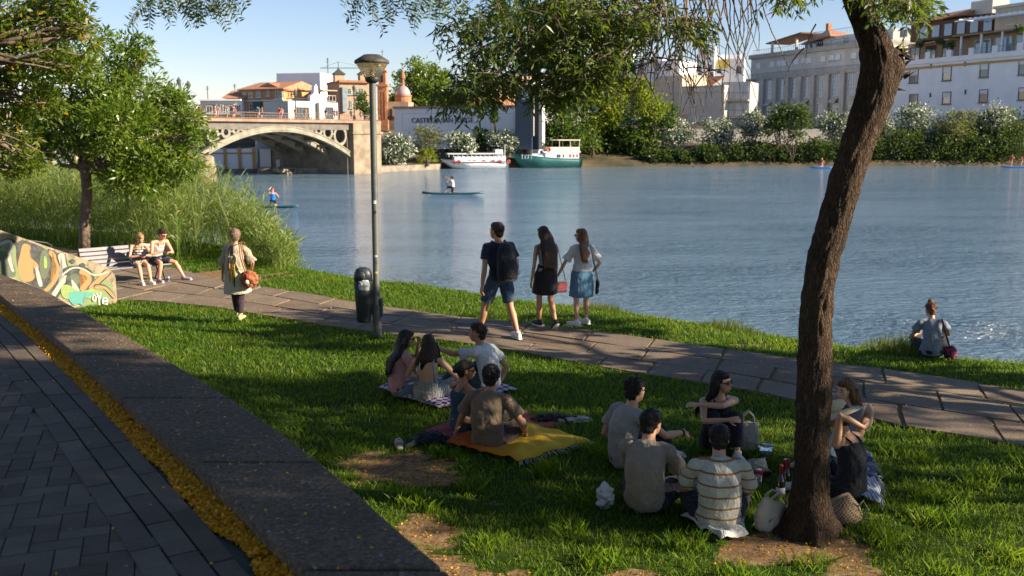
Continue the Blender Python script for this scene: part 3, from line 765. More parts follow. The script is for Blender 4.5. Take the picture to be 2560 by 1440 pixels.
# ---------------------------------------------------------------- buildings behind the bridge
ZS=4.7
def roof_gable(f,u0,u1,z,h,y0,y1,mat,name='roof',eave=.5):
    mb=MB(); ym=(y0+y1)/2
    mb.add([(u0-eave,y0-eave,z),(u1+eave,y0-eave,z),(u1,ym,z+h),(u0,ym,z+h),(u0-eave,y1+eave,z),(u1+eave,y1+eave,z),(u0-eave,y0-eave,z-.15),(u1+eave,y0-eave,z-.15),(u1+eave,y1+eave,z-.15),(u0-eave,y1+eave,z-.15)],
        [(0,1,2,3),(3,2,5,4),(0,3,4),(1,5,2),(0,6,7,1),(4,5,8,9),(0,4,9,6),(1,7,8,5),(6,9,8,7)]); return mb.build(name,mat,f.root)
f=Fac(500,160,604,160,ZS,'terrace_houses','low white and brown row of shops left of the orange corner house'); f.wallbox(500,250,604,white,8); f.wallbox(513,262,600,orange,1,'shopfront',y0=-.2)
for a,b,t in((516,533,265),(537,545,262),(551,560,262),(564,584,264),(586,600,262)): f.win(a,t,b,283,None,glass,rows=1,y=-.25)
u0,z_=f.at(500,252); u1,_=f.at(604,252); mb=MB(); f.box(mb,u0,u1,z_,z_+.25,-.6,8.2); mb.build('cornice',white,f.root)
u0,z_=f.at(561,248); u1,_=f.at(604,248); roof_gable(f,u0,u1,f.at(570,243)[1],1.2,1,8,tile); mb=MB(); f.box(mb,u0,u1,z_,f.at(570,243)[1],1.2,8); mb.build('upper_wall',cream,f.root)
for j,(a,b,py) in enumerate(((545,556,240),(500,520,247))): pass
f=Fac(603,162,708,158,ZS,'corner_house','orange rendered corner house with white arched windows and tiled roof')
f.wallbox(603,224,708,orange,9)
fr=M('frame_white',(.6,.6,.58),None,rough=.6)
for a,b,t,bt,ar in((608,616,236,252,1),(623,632,236,244,1),(642,652,235,243,1),(668,674,231,240,1),(689,697,229,247,1),(699,707,229,247,1),(624,634,260,278,0),(666,677,256,268,0),(694,704,259,268,0),(608,616,262,279,0)): f.win(a,t,b,bt,fr,glass,arch=bool(ar),rows=2)
for a,b,t,bt in((637,656,255,272),(600,600,260,275)):
    if a>603: u0,z1=f.at(a,t); u1,z0=f.at(b,bt); mb=MB(); f.box(mb,u0,u1,z0,z1,-.5,-.01); mb.build('awning',M('green_awning',(.03,.10,.09),None),f.root)
u0,z0=f.at(603,224); u1,_=f.at(708,224); roof_gable(f,u0,u1,z0,1.3,0,9,tile)
u0,z1=f.at(603,254); mb=MB(); f.box(mb,u0,u1,z1,z1+.2,-.15,-.002); mb.build('string_course',fr,f.root)
f=Fac(708,158,752,160.5,ZS,'corner_house','sunlit side wing of the orange house with three brick-red arches'); f.wallbox(708,224,752,cream,8)
for a,b in((716,723),(725,732),(738,746)): f.win(a,232,b,244,ochre,glass,arch=True)
f.wallbox(728,230,752,ochre,.3,'yellow_wall',zb=f.at(730,246)[1],y0=-.3)
u0,z0=f.at(708,224); u1,_=f.at(752,224); roof_gable(f,u0,u1,z0,1.2,0,8,tile)
f=Fac(632,186,776,186,ZS,'white_house','stepped white roof-top block rising behind the orange corner house'); f.wallbox(632,208,700,white,8); f.wallbox(665,199,776,white,8,'upper_wall',y0=3); f.wallbox(716,194,770,white,6,'stair_head',y0=5); f.wallbox(708,190,714,white,1.5,'chimney',y0=4); f.wallbox(693,196,697,brick,1,'chimney',y0=2)
for a,b in ((752,757),(700,705),(650,656)): f.win(a,212,b,219,dark,glass,rows=1,y=0 if a<700 else 3)
f=Fac(720,140,838,146,ZS,'stone_pavilion','pale stone pavilion with ornamental gable and roof terrace at the bridge end'); f.wallbox(720,252,800,cream,6); f.wallbox(792,256,838,M('pale_stone',(.55,.52,.46),(.64,.61,.54),2,.85),7,'wing',y0=-.6); 
u0,z0=f.at(776,256); u1,_=f.at(806,256); _,z1=f.at(790,210); mb=MB(); c=(u0+u1)/2; w=(u1-u0)/2
mb.add([(c-w,0,z0),(c+w,0,z0),(c+w*.9,0,z0+(z1-z0)*.35),(c+w*.35,0,z0+(z1-z0)*.5),(c+w*.25,0,z0+(z1-z0)*.85),(c,0,z1),(c-w*.25,0,z0+(z1-z0)*.85),(c-w*.35,0,z0+(z1-z0)*.5),(c-w*.9,0,z0+(z1-z0)*.35)]+[(c-w,.7,z0),(c+w,.7,z0),(c+w*.9,.7,z0+(z1-z0)*.35),(c+w*.35,.7,z0+(z1-z0)*.5),(c+w*.25,.7,z0+(z1-z0)*.85),(c,.7,z1),(c-w*.25,.7,z0+(z1-z0)*.85),(c-w*.35,.7,z0+(z1-z0)*.5),(c-w*.9,.7,z0+(z1-z0)*.35)],
   [tuple(range(9)),tuple(range(17,8,-1))]+[(i,9+i,9+(i+1)%9,(i+1)%9) for i in range(9)]); mb.build('gable',white,f.root)
for a,b in((742,772),(808,826)): f.win(a,268,b,294,dark,glass,mull=3,y=0 if a<790 else -.62)
f.rail(804,238,836,254,-.3,.5,'balustrade',cream); f.rail(722,244,775,252,.3,.5,'balustrade',dark)
for a in(810,832): u_,z_=f.at(a,254); _,zt_=f.at(a,228); mb=MB(); mb.box((u_,1,(z_+zt_)/2),(.12,.12,zt_-z_)); mb.build('pergola_post',dark,f.root)
u0,z_=f.at(802,227); u1,_=f.at(838,227); mb=MB(); f.box(mb,u0,u1,z_,z_+.15,-.5,4); mb.build('pergola_roof',M('straw',(.35,.28,.16),None),f.root)
f=Fac(800,172,846,180,ZS,'white_house','tall plain white gable wall behind the stone pavilion'); f.wallbox(800,182,846,white,8); f.wallbox(846,186,905,white,6,'roof_terrace',y0=4,zb=f.at(846,205)[1])
f=Fac(848,158,930,160,ZS,'ornate_house','ornate pale brick house with arched windows and dark-capped turrets beside the lamp post'); f.wallbox(848,206,925,brick_l,9)
for a,b,t,bt,ar in((856,864,222,236,0),(868,878,226,236,1),(885,893,226,236,1),(900,909,226,236,1),(874,880,254,270,1),(890,896,254,268,1),(906,913,254,268,1)): f.win(a,t,b,bt,M('frame_teal',(.25,.32,.32),None,rough=.6),glass,arch=bool(ar))
u0,z1=f.at(852,218); u1,z0=f.at(865,280); mb=MB(); f.box(mb,u0,u1,z0,z1,-1.1,-.01); mb.build('bay_window',M('bay_glass',(.20,.24,.26),(.30,.34,.36),2,.3),f.root)
u0,z1=f.at(846,206); u1,_=f.at(925,206); mb=MB(); f.box(mb,u0,u1,z1,z1+.35,-.5,9); mb.build('cornice',brick,f.root)
for px in (849,912):
    u_,z_=f.at(px,206); zt_=f.at(px,188)[1]; za=f.at(px,172)[1]; mb=MB(); mb.box((u_,.6,(z_+zt_)/2+.1),(1.5,1.5,zt_-z_)); mb.build('turret',brick_l,f.root)
    mb=MB(); mb.lathe((u_,.6,zt_+.1),[(1.35,-.0),(1.3,.08),(.5,.6),(.06,za-zt_),(.02,za-zt_+.3)],4,Matrix.Rotation(PI/4,3,'Z')); mb.build('turret_roof',M('slate',(.05,.045,.04),None,rough=.7),f.root)
# chapel
f=Fac(940,163,1030,162.5,ZS-4.5,'brick_chapel','brick chapel with slender bell tower and round tiled dome at the bridge end','chapel')
def zc(py): return f.at(985,py)[1]
u0,_=f.at(942,250); u1,_=f.at(967,250); w=u1-u0; c=(u0+u1)/2
mb=MB(); mb.box((c,1,zc(300)/2),(w*1.15,w*1.15,zc(300))); mb.box((c,1,(zc(300)+zc(215))/2),(w*.92,w*.92,zc(215)-zc(300))); 
for t_ in(-.3,0,.3): mb.box((c+t_*w,1-w*.46,(zc(298)+zc(228))/2),(.14,.2,zc(228)-zc(298)))
mb.box((c,1,zc(213)),(w*1.15,w*1.15,.35)); mb.box((c,1,(zc(213)+zc(178))/2),(w*.7,w*.7,zc(178)-zc(213))); mb.box((c,1,zc(177)),(w*.95,w*.95,.25)); mb.lathe((c,1,zc(176)),[(w*.33,0),(w*.33,.6),(w*.2,.9),(w*.22,1.2),(.1,1.9),(.12,2.1),(.02,2.4)],10)
mb.build('bell_tower',brick,f.root)
for s_ in(-1,1): mb=MB(); mb.box((c+s_*w*.0,1-w*.36,zc(196)),(w*.22,.1,1.1)); mb.build('bell_opening',dark,f.root); break
mb=MB(); zt_=zc(176)+2.3; mb.box((c,1,zt_+.5),(.06,.06,1.1)); mb.box((c,1,zt_+.7),(.5,.05,.06)); mb.build('cross',dark,f.root)
u0,_=f.at(966,280); u1,_=f.at(1020,280); mb=MB(); f.box(mb,u0,u1,zc(292),zc(254),.5,5); mb.build('nave',brick_l,f.root); mb=MB(); f.box(mb,u0,f.at(988,280)[0],0,zc(292)-.01,.7,5); mb.build('base',stone_d,f.root)
cu=f.at(1000,250)[0]; rr_=(f.at(1021,250)[0]-f.at(979,250)[0])/2
mb=MB(); mb.lathe((cu,2.6,zc(256)),[(rr_,0),(rr_,zc(240)-zc(256)),(rr_*1.08,zc(240)-zc(256)),(rr_*1.08,zc(237)-zc(256)),(rr_*.9,zc(237)-zc(256))],16); mb.build('drum',brick,f.root,False)
mb=MB(); H_=zc(212)-zc(238); mb.lathe((cu,2.6,zc(238)),[(rr_*.92*math.cos(a),H_*math.sin(a)) for a in np.linspace(0,1.45,9)],16); mb.build('dome',M('dome_tile',(.30,.24,.26),(.44,.35,.34),3,.35),f.root,True)
mb=MB(); mb.lathe((cu,2.6,zc(213)),[(.36,0),(.3,.25),(.22,.3),(.22,1.0),(.42,1.25),(.4,1.7),(.15,2.2),(.05,2.6),(.02,2.9)],8); mb.build('lantern',brick,f.root)
f.win(973,272,979,290,dark,glass,rows=1,y=.5)
# castle wall
f=Fac(983,159,1345,150,.8,'castle_wall','long white wall lettered with a castle name beside the brick chapel','wall')
f.wallbox(985,272,1345,white,3)
u0,z_=f.at(985,270); u1,_=f.at(1345,270); zt_=f.at(985,272)[1]; mb=MB(); f.box(mb,u0-.1,u1,zt_,zt_+.35,-.25,3.2); mb.build('coping',M('coping_red',(.34,.2,.14),(.44,.28,.2),1,.85),f.root)
for a,b in((1005,1215),(1225,1285)): 
    u0,za=f.at(a,285); u1,zb=f.at(b,325); mb=MB(); 
    for (p,q,r,s_) in((u0,u1,za,za+.06),(u0,u1,zb-.06,zb),(u0,u0+.06,zb,za),(u1-.06,u1,zb,za)): f.box(mb,p,q,r,s_,-.03,-.002)
    mb.build('panel_moulding',M('moulding',(.5,.5,.52),None),f.root)
cu=bpy.data.curves.new('lettering','FONT'); cu.body='CASTILLO SAN JORGE'; cu.align_x='LEFT'; cu.extrude=.05; cu.size=1.0
to=bpy.data.objects.new('tmp',cu); COL.objects.link(to); bpy.context.view_layer.update()
me=bpy.data.meshes.new_from_object(to.evaluated_get(bpy.context.evaluated_depsgraph_get())); bpy.data.objects.remove(to)
u0,zb=f.at(1030,311); u1,zb1=f.at(1184,308); _,zt_=f.at(1030,295)
xs_=[v.co.x for v in me.vertices]; ys_=[v.co.y for v in me.vertices]; sx_=(u1-u0)/(max(xs_)-min(xs_)); sy_=(zt_-zb)/(max(ys_)-min(ys_))
for v in me.vertices: v.co=V(((v.co.x-min(xs_))*sx_,-v.co.z,(v.co.y-min(ys_))*sy_))
lo_=bpy.data.objects.new('lettering',me); COL.objects.link(lo_); me.materials.append(dark); lo_.parent=f.root; lo_.location=(u0,-.06,zb)
def textmesh(name,body,w,h,mat,parent,loc,rot=(PI/2,0,0),ext=.003):
    cu=bpy.data.curves.new('t','FONT'); cu.body=body; cu.extrude=ext; to=bpy.data.objects.new('tmp',cu); COL.objects.link(to); bpy.context.view_layer.update()
    me=bpy.data.meshes.new_from_object(to.evaluated_get(bpy.context.evaluated_depsgraph_get())); bpy.data.objects.remove(to)
    xs_=[v.co.x for v in me.vertices]; ys_=[v.co.y for v in me.vertices]; a=w/(max(xs_)-min(xs_)); b=h/(max(ys_)-min(ys_))
    for v in me.vertices: v.co=V(((v.co.x-min(xs_))*a,(v.co.y-min(ys_))*b,v.co.z))
    o=bpy.data.objects.new(name,me); COL.objects.link(o); me.materials.clear(); me.materials.append(mat); o.parent=parent; o.location=loc; o.rotation_euler=rot; return o
f=Fac(1180,166,1372,170,.8,'market_hall','long low hall with pink tiled roof behind the white wall'); f.wallbox(1180,262,1372,white,9)
u0,z0=f.at(1180,262); u1,_=f.at(1372,262); roof_gable(f,u0,u1,z0,1.9,0,9,tile)
f=Fac(1288,149.5,1330,148.5,.8,'sign_tower','tall dark blue sign tower with a white emblem before the white wall','sign'); f.wallbox(1288,212,1330,M('navy_panel',(.035,.05,.075),(.05,.065,.09),.5,.5),.8,'panel')
f.wallbox(1331,213,1345,M('side_panel',(.02,.025,.035),None),1.5,'side_panel',y0=.4); u0,_=f.at(1332,250); mb=MB(); f.box(mb,u0,u0+.12,2,f.at(1332,216)[1],.1,.39); mb.build('pale_strip',cream,f.root)
mb=MB(); em=M('emblem_white',(.75,.77,.8),None); c_,zc_=f.at(1312,240)
for (dx,dz,w_,h_) in((-.35,0,.16,.75),(-.08,.28,.4,.14),(-.08,0,.4,.14),(-.1,-.32,.5,.16),(.32,-.05,.14,.6),(.5,.1,.14,.7),(-.2,-.45,.5,.12),(.28,.5,.14,.14),(.5,.62,.14,.14),(.1,.42,.12,.12)): mb.box((c_+dx,-.03,zc_+dz),(w_,.05,h_))
mb.build('emblem',em,f.root)
f=Fac(1232,176,1368,180,ZS,'brick_block','pale beige block with brown upper wing behind the tiled hall'); f.wallbox(1232,186,1300,M('grey_brown',(.25,.19,.15),(.32,.25,.2),.5),8); f.wallbox(1296,190,1326,brick_l,8,'wing',y0=-1.5); f.wallbox(1326,180,1350,white,8,'white_wing',y0=-1); f.wallbox(1350,186,1368,ochre,8,'end_wing',y0=-.5)
for a in(1242,1262,1282): f.win(a,196,a+9,210,dark,glass,rows=1)
f.win(1301,200,1320,206,dark,glass,rows=1,y=-1.5); f.win(1353,200,1364,216,dark,glass,rows=1,y=-.5)
f=Fac(1206,170,1236,170,ZS,'small_white_house','small white house left of the beige block'); f.wallbox(1206,212,1236,white,6); f.win(1214,220,1222,230,dark,glass)
# ---------------------------------------------------------------- right-hand buildings
f=Fac(1475,215,1690,205,ZS,'white_block','white flat-roofed block glimpsed behind the yellow-green tree'); f.wallbox(1475,132,1540,white,10); f.wallbox(1540,156,1700,white,10,'lower_wall'); f.wallbox(1612,148,1650,white,8,'stair_head',y0=1)
for a in(1490,1510,1530,1580,1600,1640,1665): f.win(a,160,a+9,175,dark,glass,rows=1)
f=Fac(1676,216,1860,212,ZS,'white_apartments','stepped white apartment block with small windows above the cream house'); f.wallbox(1676,160,1745,white,10); f.wallbox(1745,114,1788,white,10,'tower'); f.wallbox(1788,146,1860,white,10,'right_wing',y0=2); f.wallbox(1788,132,1850,white,6,'roof_wing',y0=5)
for a,t,b_,bt in((1723,167,1730,179),(1740,155,1752,176),(1770,153,1781,174),(1771,180,1782,190),(1792,172,1800,180),(1742,182,1754,190),(1686,172,1692,180),(1700,168,1706,178),(1840,165,1852,180)): f.win(a,t,b_,bt,brown_w if a in(1740,1770) else dark,glass,rows=2,y=0 if a<1788 else 2,blindf=.4 if a in(1740,1770) else 0)
u0,z1=f.at(1792,149); u1,z0=f.at(1820,169); mb=MB(); f.box(mb,u0,u1,z0,z1,1.6,1.9); mb.build('banner',M('yellow_banner',(.55,.42,.08),None),f.root)
f=Fac(1700,196,1768,200,ZS,'beige_house','beige striped gable house between the yellow tree and the cream house'); f.wallbox(1706,187,1768,M('beige_r',(.48,.38,.28),(.55,.45,.34),1),8); mb=MB(); u0,z0=f.at(1755,205); u1,z1=f.at(1795,190); mb.add([(u0,-2,z0-1.2),(u1,-2,z1),(u1,3,z1),(u0,3,z0-1.2),(u0,-2,z0-1.4),(u1,-2,z1-.2),(u1,3,z1-.2),(u0,3,z0-1.4)],[(0,1,2,3),(7,6,5,4),(0,4,5,1),(1,5,6,2),(2,6,7,3),(3,7,4,0)]); mb.build('lean_to_roof',tile,f.root)
f=Fac(1698,192,1812,186,1,'cream_house','plain cream three-storey house with small square windows left of the balconies'); f.wallbox(1698,219,1812,cream,9)
u0,z1=f.at(1698,219); u1,_=f.at(1812,219); mb=MB(); f.box(mb,u0,u1,z1-1.0,z1-.8,-.3,-.003); f.box(mb,u0,u1,z1,z1+.2,-.2,9); mb.build('cornice',grey_r,f.root)
for a in(1733,1753,1775): f.win(a,247,a+9,263,None,glass)
f.win(1736,288,1748,304,None,glass); 
for a in(1751,1759,1767,1775): f.win(a,289,a+6,302,None,glass,rows=1)
f.win(1703,285,1721,300,None,glass); f.win(1703,312,1721,330,None,glass)
def balcony(f,px0,px1,pyr,pyf,out=1.0):
    u0,zr_=f.at(px0,pyr); u1,zf=f.at(px1,pyf); mb=MB(); f.box(mb,u0,u1,zf-.25,zf,-out,-.01); b=mb.build('balcony',cream,f.root)
    mb=MB(); f.box(mb,u0,u1,zr_-.06,zr_,-out,-out+.05)
    k=int((u1-u0)/.35)
    for i in range(k+1): mb.box((u0+(u1-u0)*i/k,-out+.03,(zr_+zf)/2),(.035,.035,zr_-zf))
    mb.build('railing',rail_mat(),b)
f=Fac(1806,188,1876,186,1,'balcony_house','cream house bay with two stacked railed balconies beside the grey block'); f.wallbox(1806,205,1876,cream,9)
for t,bt in((215,246),(259,290)):
    for a in(1817,1840,1861): f.win(a,t,a+(14 if a<1860 else 9),bt,None,M('white_shutter',(.6,.6,.6),None),rows=1,sill=False)
balcony(f,1811,1872,232,249); balcony(f,1811,1872,275,292)
# grey block
f=Fac(1866,250,2190,207,1,'grey_block','long grey modernist block with tall gridded windows behind the leaning trunk')
f.wallbox(1866,203,2262,grey_r,12,pytop2=150) if False else None
u0,_=f.at(1866,200); u1,_=f.at(2190,150); z3=f.at(2050,182)[1]; ztop=f.at(2050,120)[1]
mb=MB(); f.box(mb,u0,u1,0,z3,0,12); mb.build('wall',grey_r,f.root)
mb=MB(); f.box(mb,u0,u1,z3+.003,ztop,1.2,12); mb.build('attic_wall',grey_r,f.root)
mb=MB(); f.box(mb,u0-.3,u1,z3-.5,z3,-.5,-.003); f.box(mb,u0-.3,u1,ztop-.6,ztop+.4,.6,12.2); mb.build('cornice',M('stained_conc',(.30,.27,.23),(.45,.41,.35),.8,.9),f.root)
def uzrect(z0,z1,u_,w_,**k): pass
def winu(f,uc,w,z0,z1,y=0,mull=2,rows=4,pane=None,blindf=0,frame=None):
    key=('u',w,round(z1-z0,1),mull,rows,blindf,y,str(pane.name if pane else ''))
    if key in f.cache:
        src=f.cache[key]; c=src.copy(); COL.objects.link(c); c.location=(uc,y,z0); c.parent=f.root
        for ch in src.children: k=ch.copy(); COL.objects.link(k); k.parent=c
        return c
    h=z1-z0; t=.1; fr=frame or M('frame_white',(.6,.6,.58),None,rough=.6); mb=MB()
    mb.box((-w/2+t/2,-.04,h/2),(t,.14,h)); mb.box((w/2-t/2,-.04,h/2),(t,.14,h)); mb.box((0,-.04,h-t/2),(w-2*t,.14,t)); mb.box((0,-.04,t/2),(w-2*t,.14,t))
    for i in range(1,mull): mb.box((-w/2+w*i/mull,-.03,h/2),(t*.7,.09,h-2*t))
    for i in range(1,rows): mb.box((0,-.028,h*i/rows),(w-2*t,.08,t*.7))
    o=mb.build('window',fr,f.root); o.location=(uc,y,z0); MB().box((0,0,h/2),(w-2*t,.05,h-2*t)).build('pane',pane or glass_b,o)
    if blindf: MB().box((0,-.035,h-t-(h-2*t)*blindf/2),(w-2*t,.05,(h-2*t)*blindf)).build('blind',blind,o)
    f.cache[key]=o; return o
# pilasters and tall windows: px positions of window centres from photo
refl=M('window_reflection',(.16,.22,.30),None,rough=.03,spec=1.0); 
tallz1=f.at(2050,190)[1]; tallz0=f.at(2050,243)[1]; lowz1=f.at(2050,258)[1]; lowz0=f.at(2050,285)[1]; atz1=f.at(2050,139)[1]; atz0=f.at(2050,158)[1]
cent=[1893,1927,1957,1987,2019,2054,2091,2131,2171]
us=[f.at(p_,200)[0] for p_ in cent]
mb=MB(); ed=[(a+b)/2 for a,b in zip(us[:-1],us[1:])]
for e in [us[0]-2.2]+ed: f.box(mb,e-.75,e+.75,0,z3-.52,-.7,-.003)
mb.build('pilaster',M('pil',(.42,.38,.33),(.54,.49,.42),.5,.85),f.root)
for i,u_ in enumerate(us):
    winu(f,u_,2.3,tallz0,tallz1,0,3,5,refl); winu(f,u_,2.3,lowz0,lowz1,0,3,3,refl)
    winu(f,u_-1.4,1.9,atz0,atz1,1.2,1,1,glass,.8); winu(f,u_+1.5,1.9,atz0,atz1,1.2,1,1,glass,.7) if i%2 else None
    mb=MB(); u0_,u1_=u_-1.1,u_+1.1; mb.add([(u0_,-.02,tallz0-.2),(u1_,-.02,tallz0-.2),(u1_,-1.3,tallz0-1.3),(u0_,-1.3,tallz0-1.3),(u0_,-.02,tallz0-.3),(u1_,-.02,tallz0-.3),(u1_,-1.3,tallz0-1.4),(u0_,-1.3,tallz0-1.4)],[(0,1,2,3),(7,6,5,4),(3,2,6,7),(0,3,7,4),(1,5,6,2),(0,4,5,1)])
    if i%2==0 or i<3: mb.build('awning',M('canvas',(.45,.42,.38),None),f.root)
mb=MB(); f.box(mb,u0+1,u1,z3+1.0,z3+1.06,-.2,-.14)
for i in range(int((u1-u0)/.6)): mb.box((u0+1+i*.6,-.17,z3+.5),(.04,.04,1))
mb.build('railing',rail_mat(),f.root)
# penthouse
zp0=ztop+.4; zp1=f.at(2060,88)[1]; ua,_=f.at(1958,130); ub=u1
mb=MB(); f.box(mb,ua+6,ub,zp0,zp1,4,12); mb.build('penthouse_wall',grey_r,f.root)
for i in range(7):
    winu(f,ua+8.5+i*4.3,2.0,zp0+.2,zp1-.5,4,2,1,refl if i%2 else glass,0)
u_2=f.at(2005,80)[0]; mb=MB(); w_=4.2; zt_=f.at(2010,70)[1]; mb.add([(u_2-w_,2.5,zp1-1),(u_2+w_*1.6,2.5,zp1),(u_2+w_*1.6,12,zp1),(u_2-w_,12,zp1-1),(u_2+.4,7,zt_)],[(0,1,4),(1,2,4),(2,3,4),(3,0,4),(3,2,1,0)]); mb.build('roof',tile,f.root)
mb=MB(); f.box(mb,u_2-2.6,u_2+2.2,zp0,zp1-.6,2.9,3.99); mb.build('brown_bay',brown_w,f.root); winu(f,u_2-1.3,1.3,zp0+.3,zp1-1.2,2.88,1,1,refl); winu(f,u_2+.9,1.3,zp0+.3,zp1-1.2,2.88,1,1,refl)
mb=MB(); f.box(mb,u_2+.6,u_2+1.5,zp1,zt_+1.2,6,7); mb.build('chimney',brick,f.root)
ue=f.at(1897,100)[0]; zpg=f.at(1905,104)[1]
mb=MB(); mb.add([(ue,2,zpg-.2),(u_2-3,2,zpg+1.2),(u_2-3,9,zpg+1.2),(ue,9,zpg-.2),(ue,2,zpg-.45),(u_2-3,2,zpg+.9),(u_2-3,9,zpg+.9),(ue,9,zpg-.45)],[(0,1,2,3),(7,6,5,4),(0,4,5,1),(1,5,6,2),(2,6,7,3),(3,7,4,0)]); mb.build('pergola_roof',brown_w,f.root)
for uu in(ue+2.2,u_2-5): MB().box((uu,2.4,(zp0+zpg)/2),(.5,.5,zpg-zp0-.1)).build('pergola_post',cream,f.root)
mb=MB(); 
for (a_,b_,z_) in((u0+1,ub,zp0),(u_2+3,ub,zp1)):
    f.box(mb,a_,b_,z_+1.0,z_+1.07,.9,.96)
    for i in range(int((b_-a_)/.7)): mb.box((a_+i*.7,.93,z_+.5),(.05,.05,1))
mb.build('roof_railing',M('rail_blue',(.10,.15,.2),None,rough=.5),f.root)
# white block
f=Fac(2200,204,2640,166,1,'white_palace','large white riverside building with ochre cornice and shuttered windows at the right'); 
u0=0; u1=f.L; zt_=f.at(2400,152)[1]
mb=MB(); f.box(mb,u0,u1,0,zt_,0,14); mb.build('wall',white,f.root)
mb=MB(); f.box(mb,u0-.2,u1,zt_-.9,zt_-.5,-.22,-.003); mb.build('ochre_band',ochre,f.root)
mb=MB(); f.box(mb,u0-.2,u1,zt_+.003,zt_+.9,-.35,.2); 
for i in range(9): mb.box((u0+1.5+i*5.2,-.1,zt_+1.3),(1.2,.6,1.6))
mb.build('parapet',white,f.root)
for px,t,bt,bl in((2285,169,207,.5),(2368,162,201,.5),(2461,154,193,.5),(2558,148,187,.3),(2284,235,262,0),(2367,230,260,.45),(2459,224,256,.3),(2557,219,250,.3)):
    w_=11; f.win(px-w_*.9,t,px+w_*.9,bt,M('frame_grey',(.16,.16,.17),None),glass,rows=1,mull=1,blindf=bl)
for px,py in((2326,238),(2328,166),(2413,160),(2414,230)): u_,z_=f.at(px,py); MB().box((u_,-.05,z_),(.35,.1,.8)).build('vent',dark,f.root)
# terrace storey set back
z1_=f.at(2400,88)[1]; mb=MB(); f.box(mb,u0+1,u1,zt_+.01,z1_,5,14); mb.build('terrace_wall',M('terr',(.30,.22,.16),(.38,.29,.21),.4),f.root)
ug=f.at(2385,100)[0]
for i in range(5): winu(f,ug+2+i*4.6,3.8,zt_+1.0,z1_-.6,4.98,2,1,M('terrace_glass',(.14,.26,.36),None,rough=.05,spec=1))
for i in range(3): winu(f,3+i*4.2,2.6,zt_+.6,z1_-.8,4.98,2,1,glass,frame=dark)
mb=MB(); mb.add([(u0+2,-.2,z1_-1.0),(ug-1,-.2,z1_-.4),(ug-1,5,z1_-.1),(u0+2,5,z1_-.1),(u0+2,-.2,z1_-1.15),(ug-1,-.2,z1_-.55),(ug-1,5,z1_-.25),(u0+2,5,z1_-.25)],[(0,1,2,3),(7,6,5,4),(0,4,5,1),(1,5,6,2),(2,6,7,3),(3,7,4,0)]); mb.build('awning',M('yellow_awning',(.50,.38,.16),None),f.root)
mb=MB(); f.box(mb,ug-2,u1,z1_,z1_+.25,1.5,14); mb.build('terrace_roof',M('wood_deck',(.30,.20,.10),None),f.root)
for i in range(6): MB().box((ug+i*4.6,1.8,(z1_+zt_)/2),(.3,.3,z1_-zt_-.02)).build('terrace_post',white,f.root)
z2_=f.at(2400,38)[1]
mb=MB(); f.box(mb,u0+2.5,f.at(2440,60)[0],z1_+.26,z2_,4,13); mb.build('upper_wall',brown_w,f.root)
for i in range(6): winu(f,u0+6+i*3.1,2.2,z1_+.6,z2_-.6,3.98,1,1,refl,frame=brown_w)
mb=MB(); ut=f.at(2375,30)[0]; zr_=z2_+1.8; mb.add([(u0+2,2.8,z2_),(ut,2.8,z2_+.4),(ut,8,zr_+.4),(u0+3,8,zr_),(u0+2,13,z2_),(ut,13,z2_+.4)],[(0,1,2,3),(3,2,5,4),(0,3,4),(1,5,2),(0,4,5,1)]); mb.build('roof',tile,f.root)
mb=MB(); f.box(mb,ut-1,ut+4,z2_+.5,z2_+3,6,10); mb.build('chimney',cream,f.root)
uq=f.at(2456,40)[0]; z3_=f.at(2500,15)[1]; mb=MB(); f.box(mb,uq,u1,z1_+.26,z3_,3,13); mb.build('corner_wall',M('pale_r',(.50,.42,.32),(.56,.48,.38),.5),f.root)
mb=MB(); f.box(mb,uq-.3,u1,z3_,z3_+.5,2.6,13.2); mb.build('cornice',cream,f.root)
mb=MB()
for i in range(16): mb.box((uq-4+i*1.2,.8,z3_-1.6),(.25,4.2,.25))
mb.box((uq+5,-1.2,z3_-1.8),(20,.25,.25)); mb.build('pergola_beams',white,f.root)
for i in range(3): winu(f,uq+3.5+i*5,2.2,z1_+1.2,z3_-3,2.98,2,1,glass,.5)
mb=MB(); f.box(mb,u0+.5,u1,zt_+1.9,zt_+1.96,-.15,-.1)
mb.build('railing',rail_mat(),f.root)
# low wall behind shrubs
f=Fac(1600,172,2700,172,0,'river_terrace_wall','long pale low wall behind the flowering shrubs on the far bank','wall'); f.wallbox(1600,322,2700,grey_r,1)
f=Fac(1350,162,1600,165,-.3,'river_terrace_wall','low reddish wall behind the shrubs and boats','wall'); f.wallbox(990,345,1600,M('reddish_wall',(.22,.15,.11),(.30,.22,.17),.5),1)
# antennas and crane
def mast(px,py0,py1,D,label,cat='antenna'):
    z0=PZ(py0,D); z1=PZ(py1,D); x=P(px,300,D).x; mb=MB().tube([(0,0,0),(0,0,z1-z0)],.07,5)
    for k_ in(.75,.86,.95): mb.box((0,0,(z1-z0)*k_),(1.4-k_,.06,.06))
    o=mb.build('antenna',dark); o.location=(x,D,z0); return tag(o,label,cat)
mast(823,186,145,190,'thin roof antenna above the tall white gable wall'); mast(522,250,215,190,'thin roof antenna left of the orange corner house'); mast(590,240,210,190,'thin mast right above the low terrace houses')
c=MB(); c.box((0,0,0),(16,.3,.35)); c.box((-2,0,-6),(.5,.5,12)); c.tube([(-2,0,2),(7,0,.1)],.06,4); c.tube([(-2,0,2),(-7,0,.1)],.06,4); c.box((-2,0,1),(.4,.4,2)); o=c.build('tower_crane',M('crane_green',(.25,.42,.40),None)); o.location=P(862,170,330); tag(o,'thin pale green crane jib far behind the ornate brick house','crane')
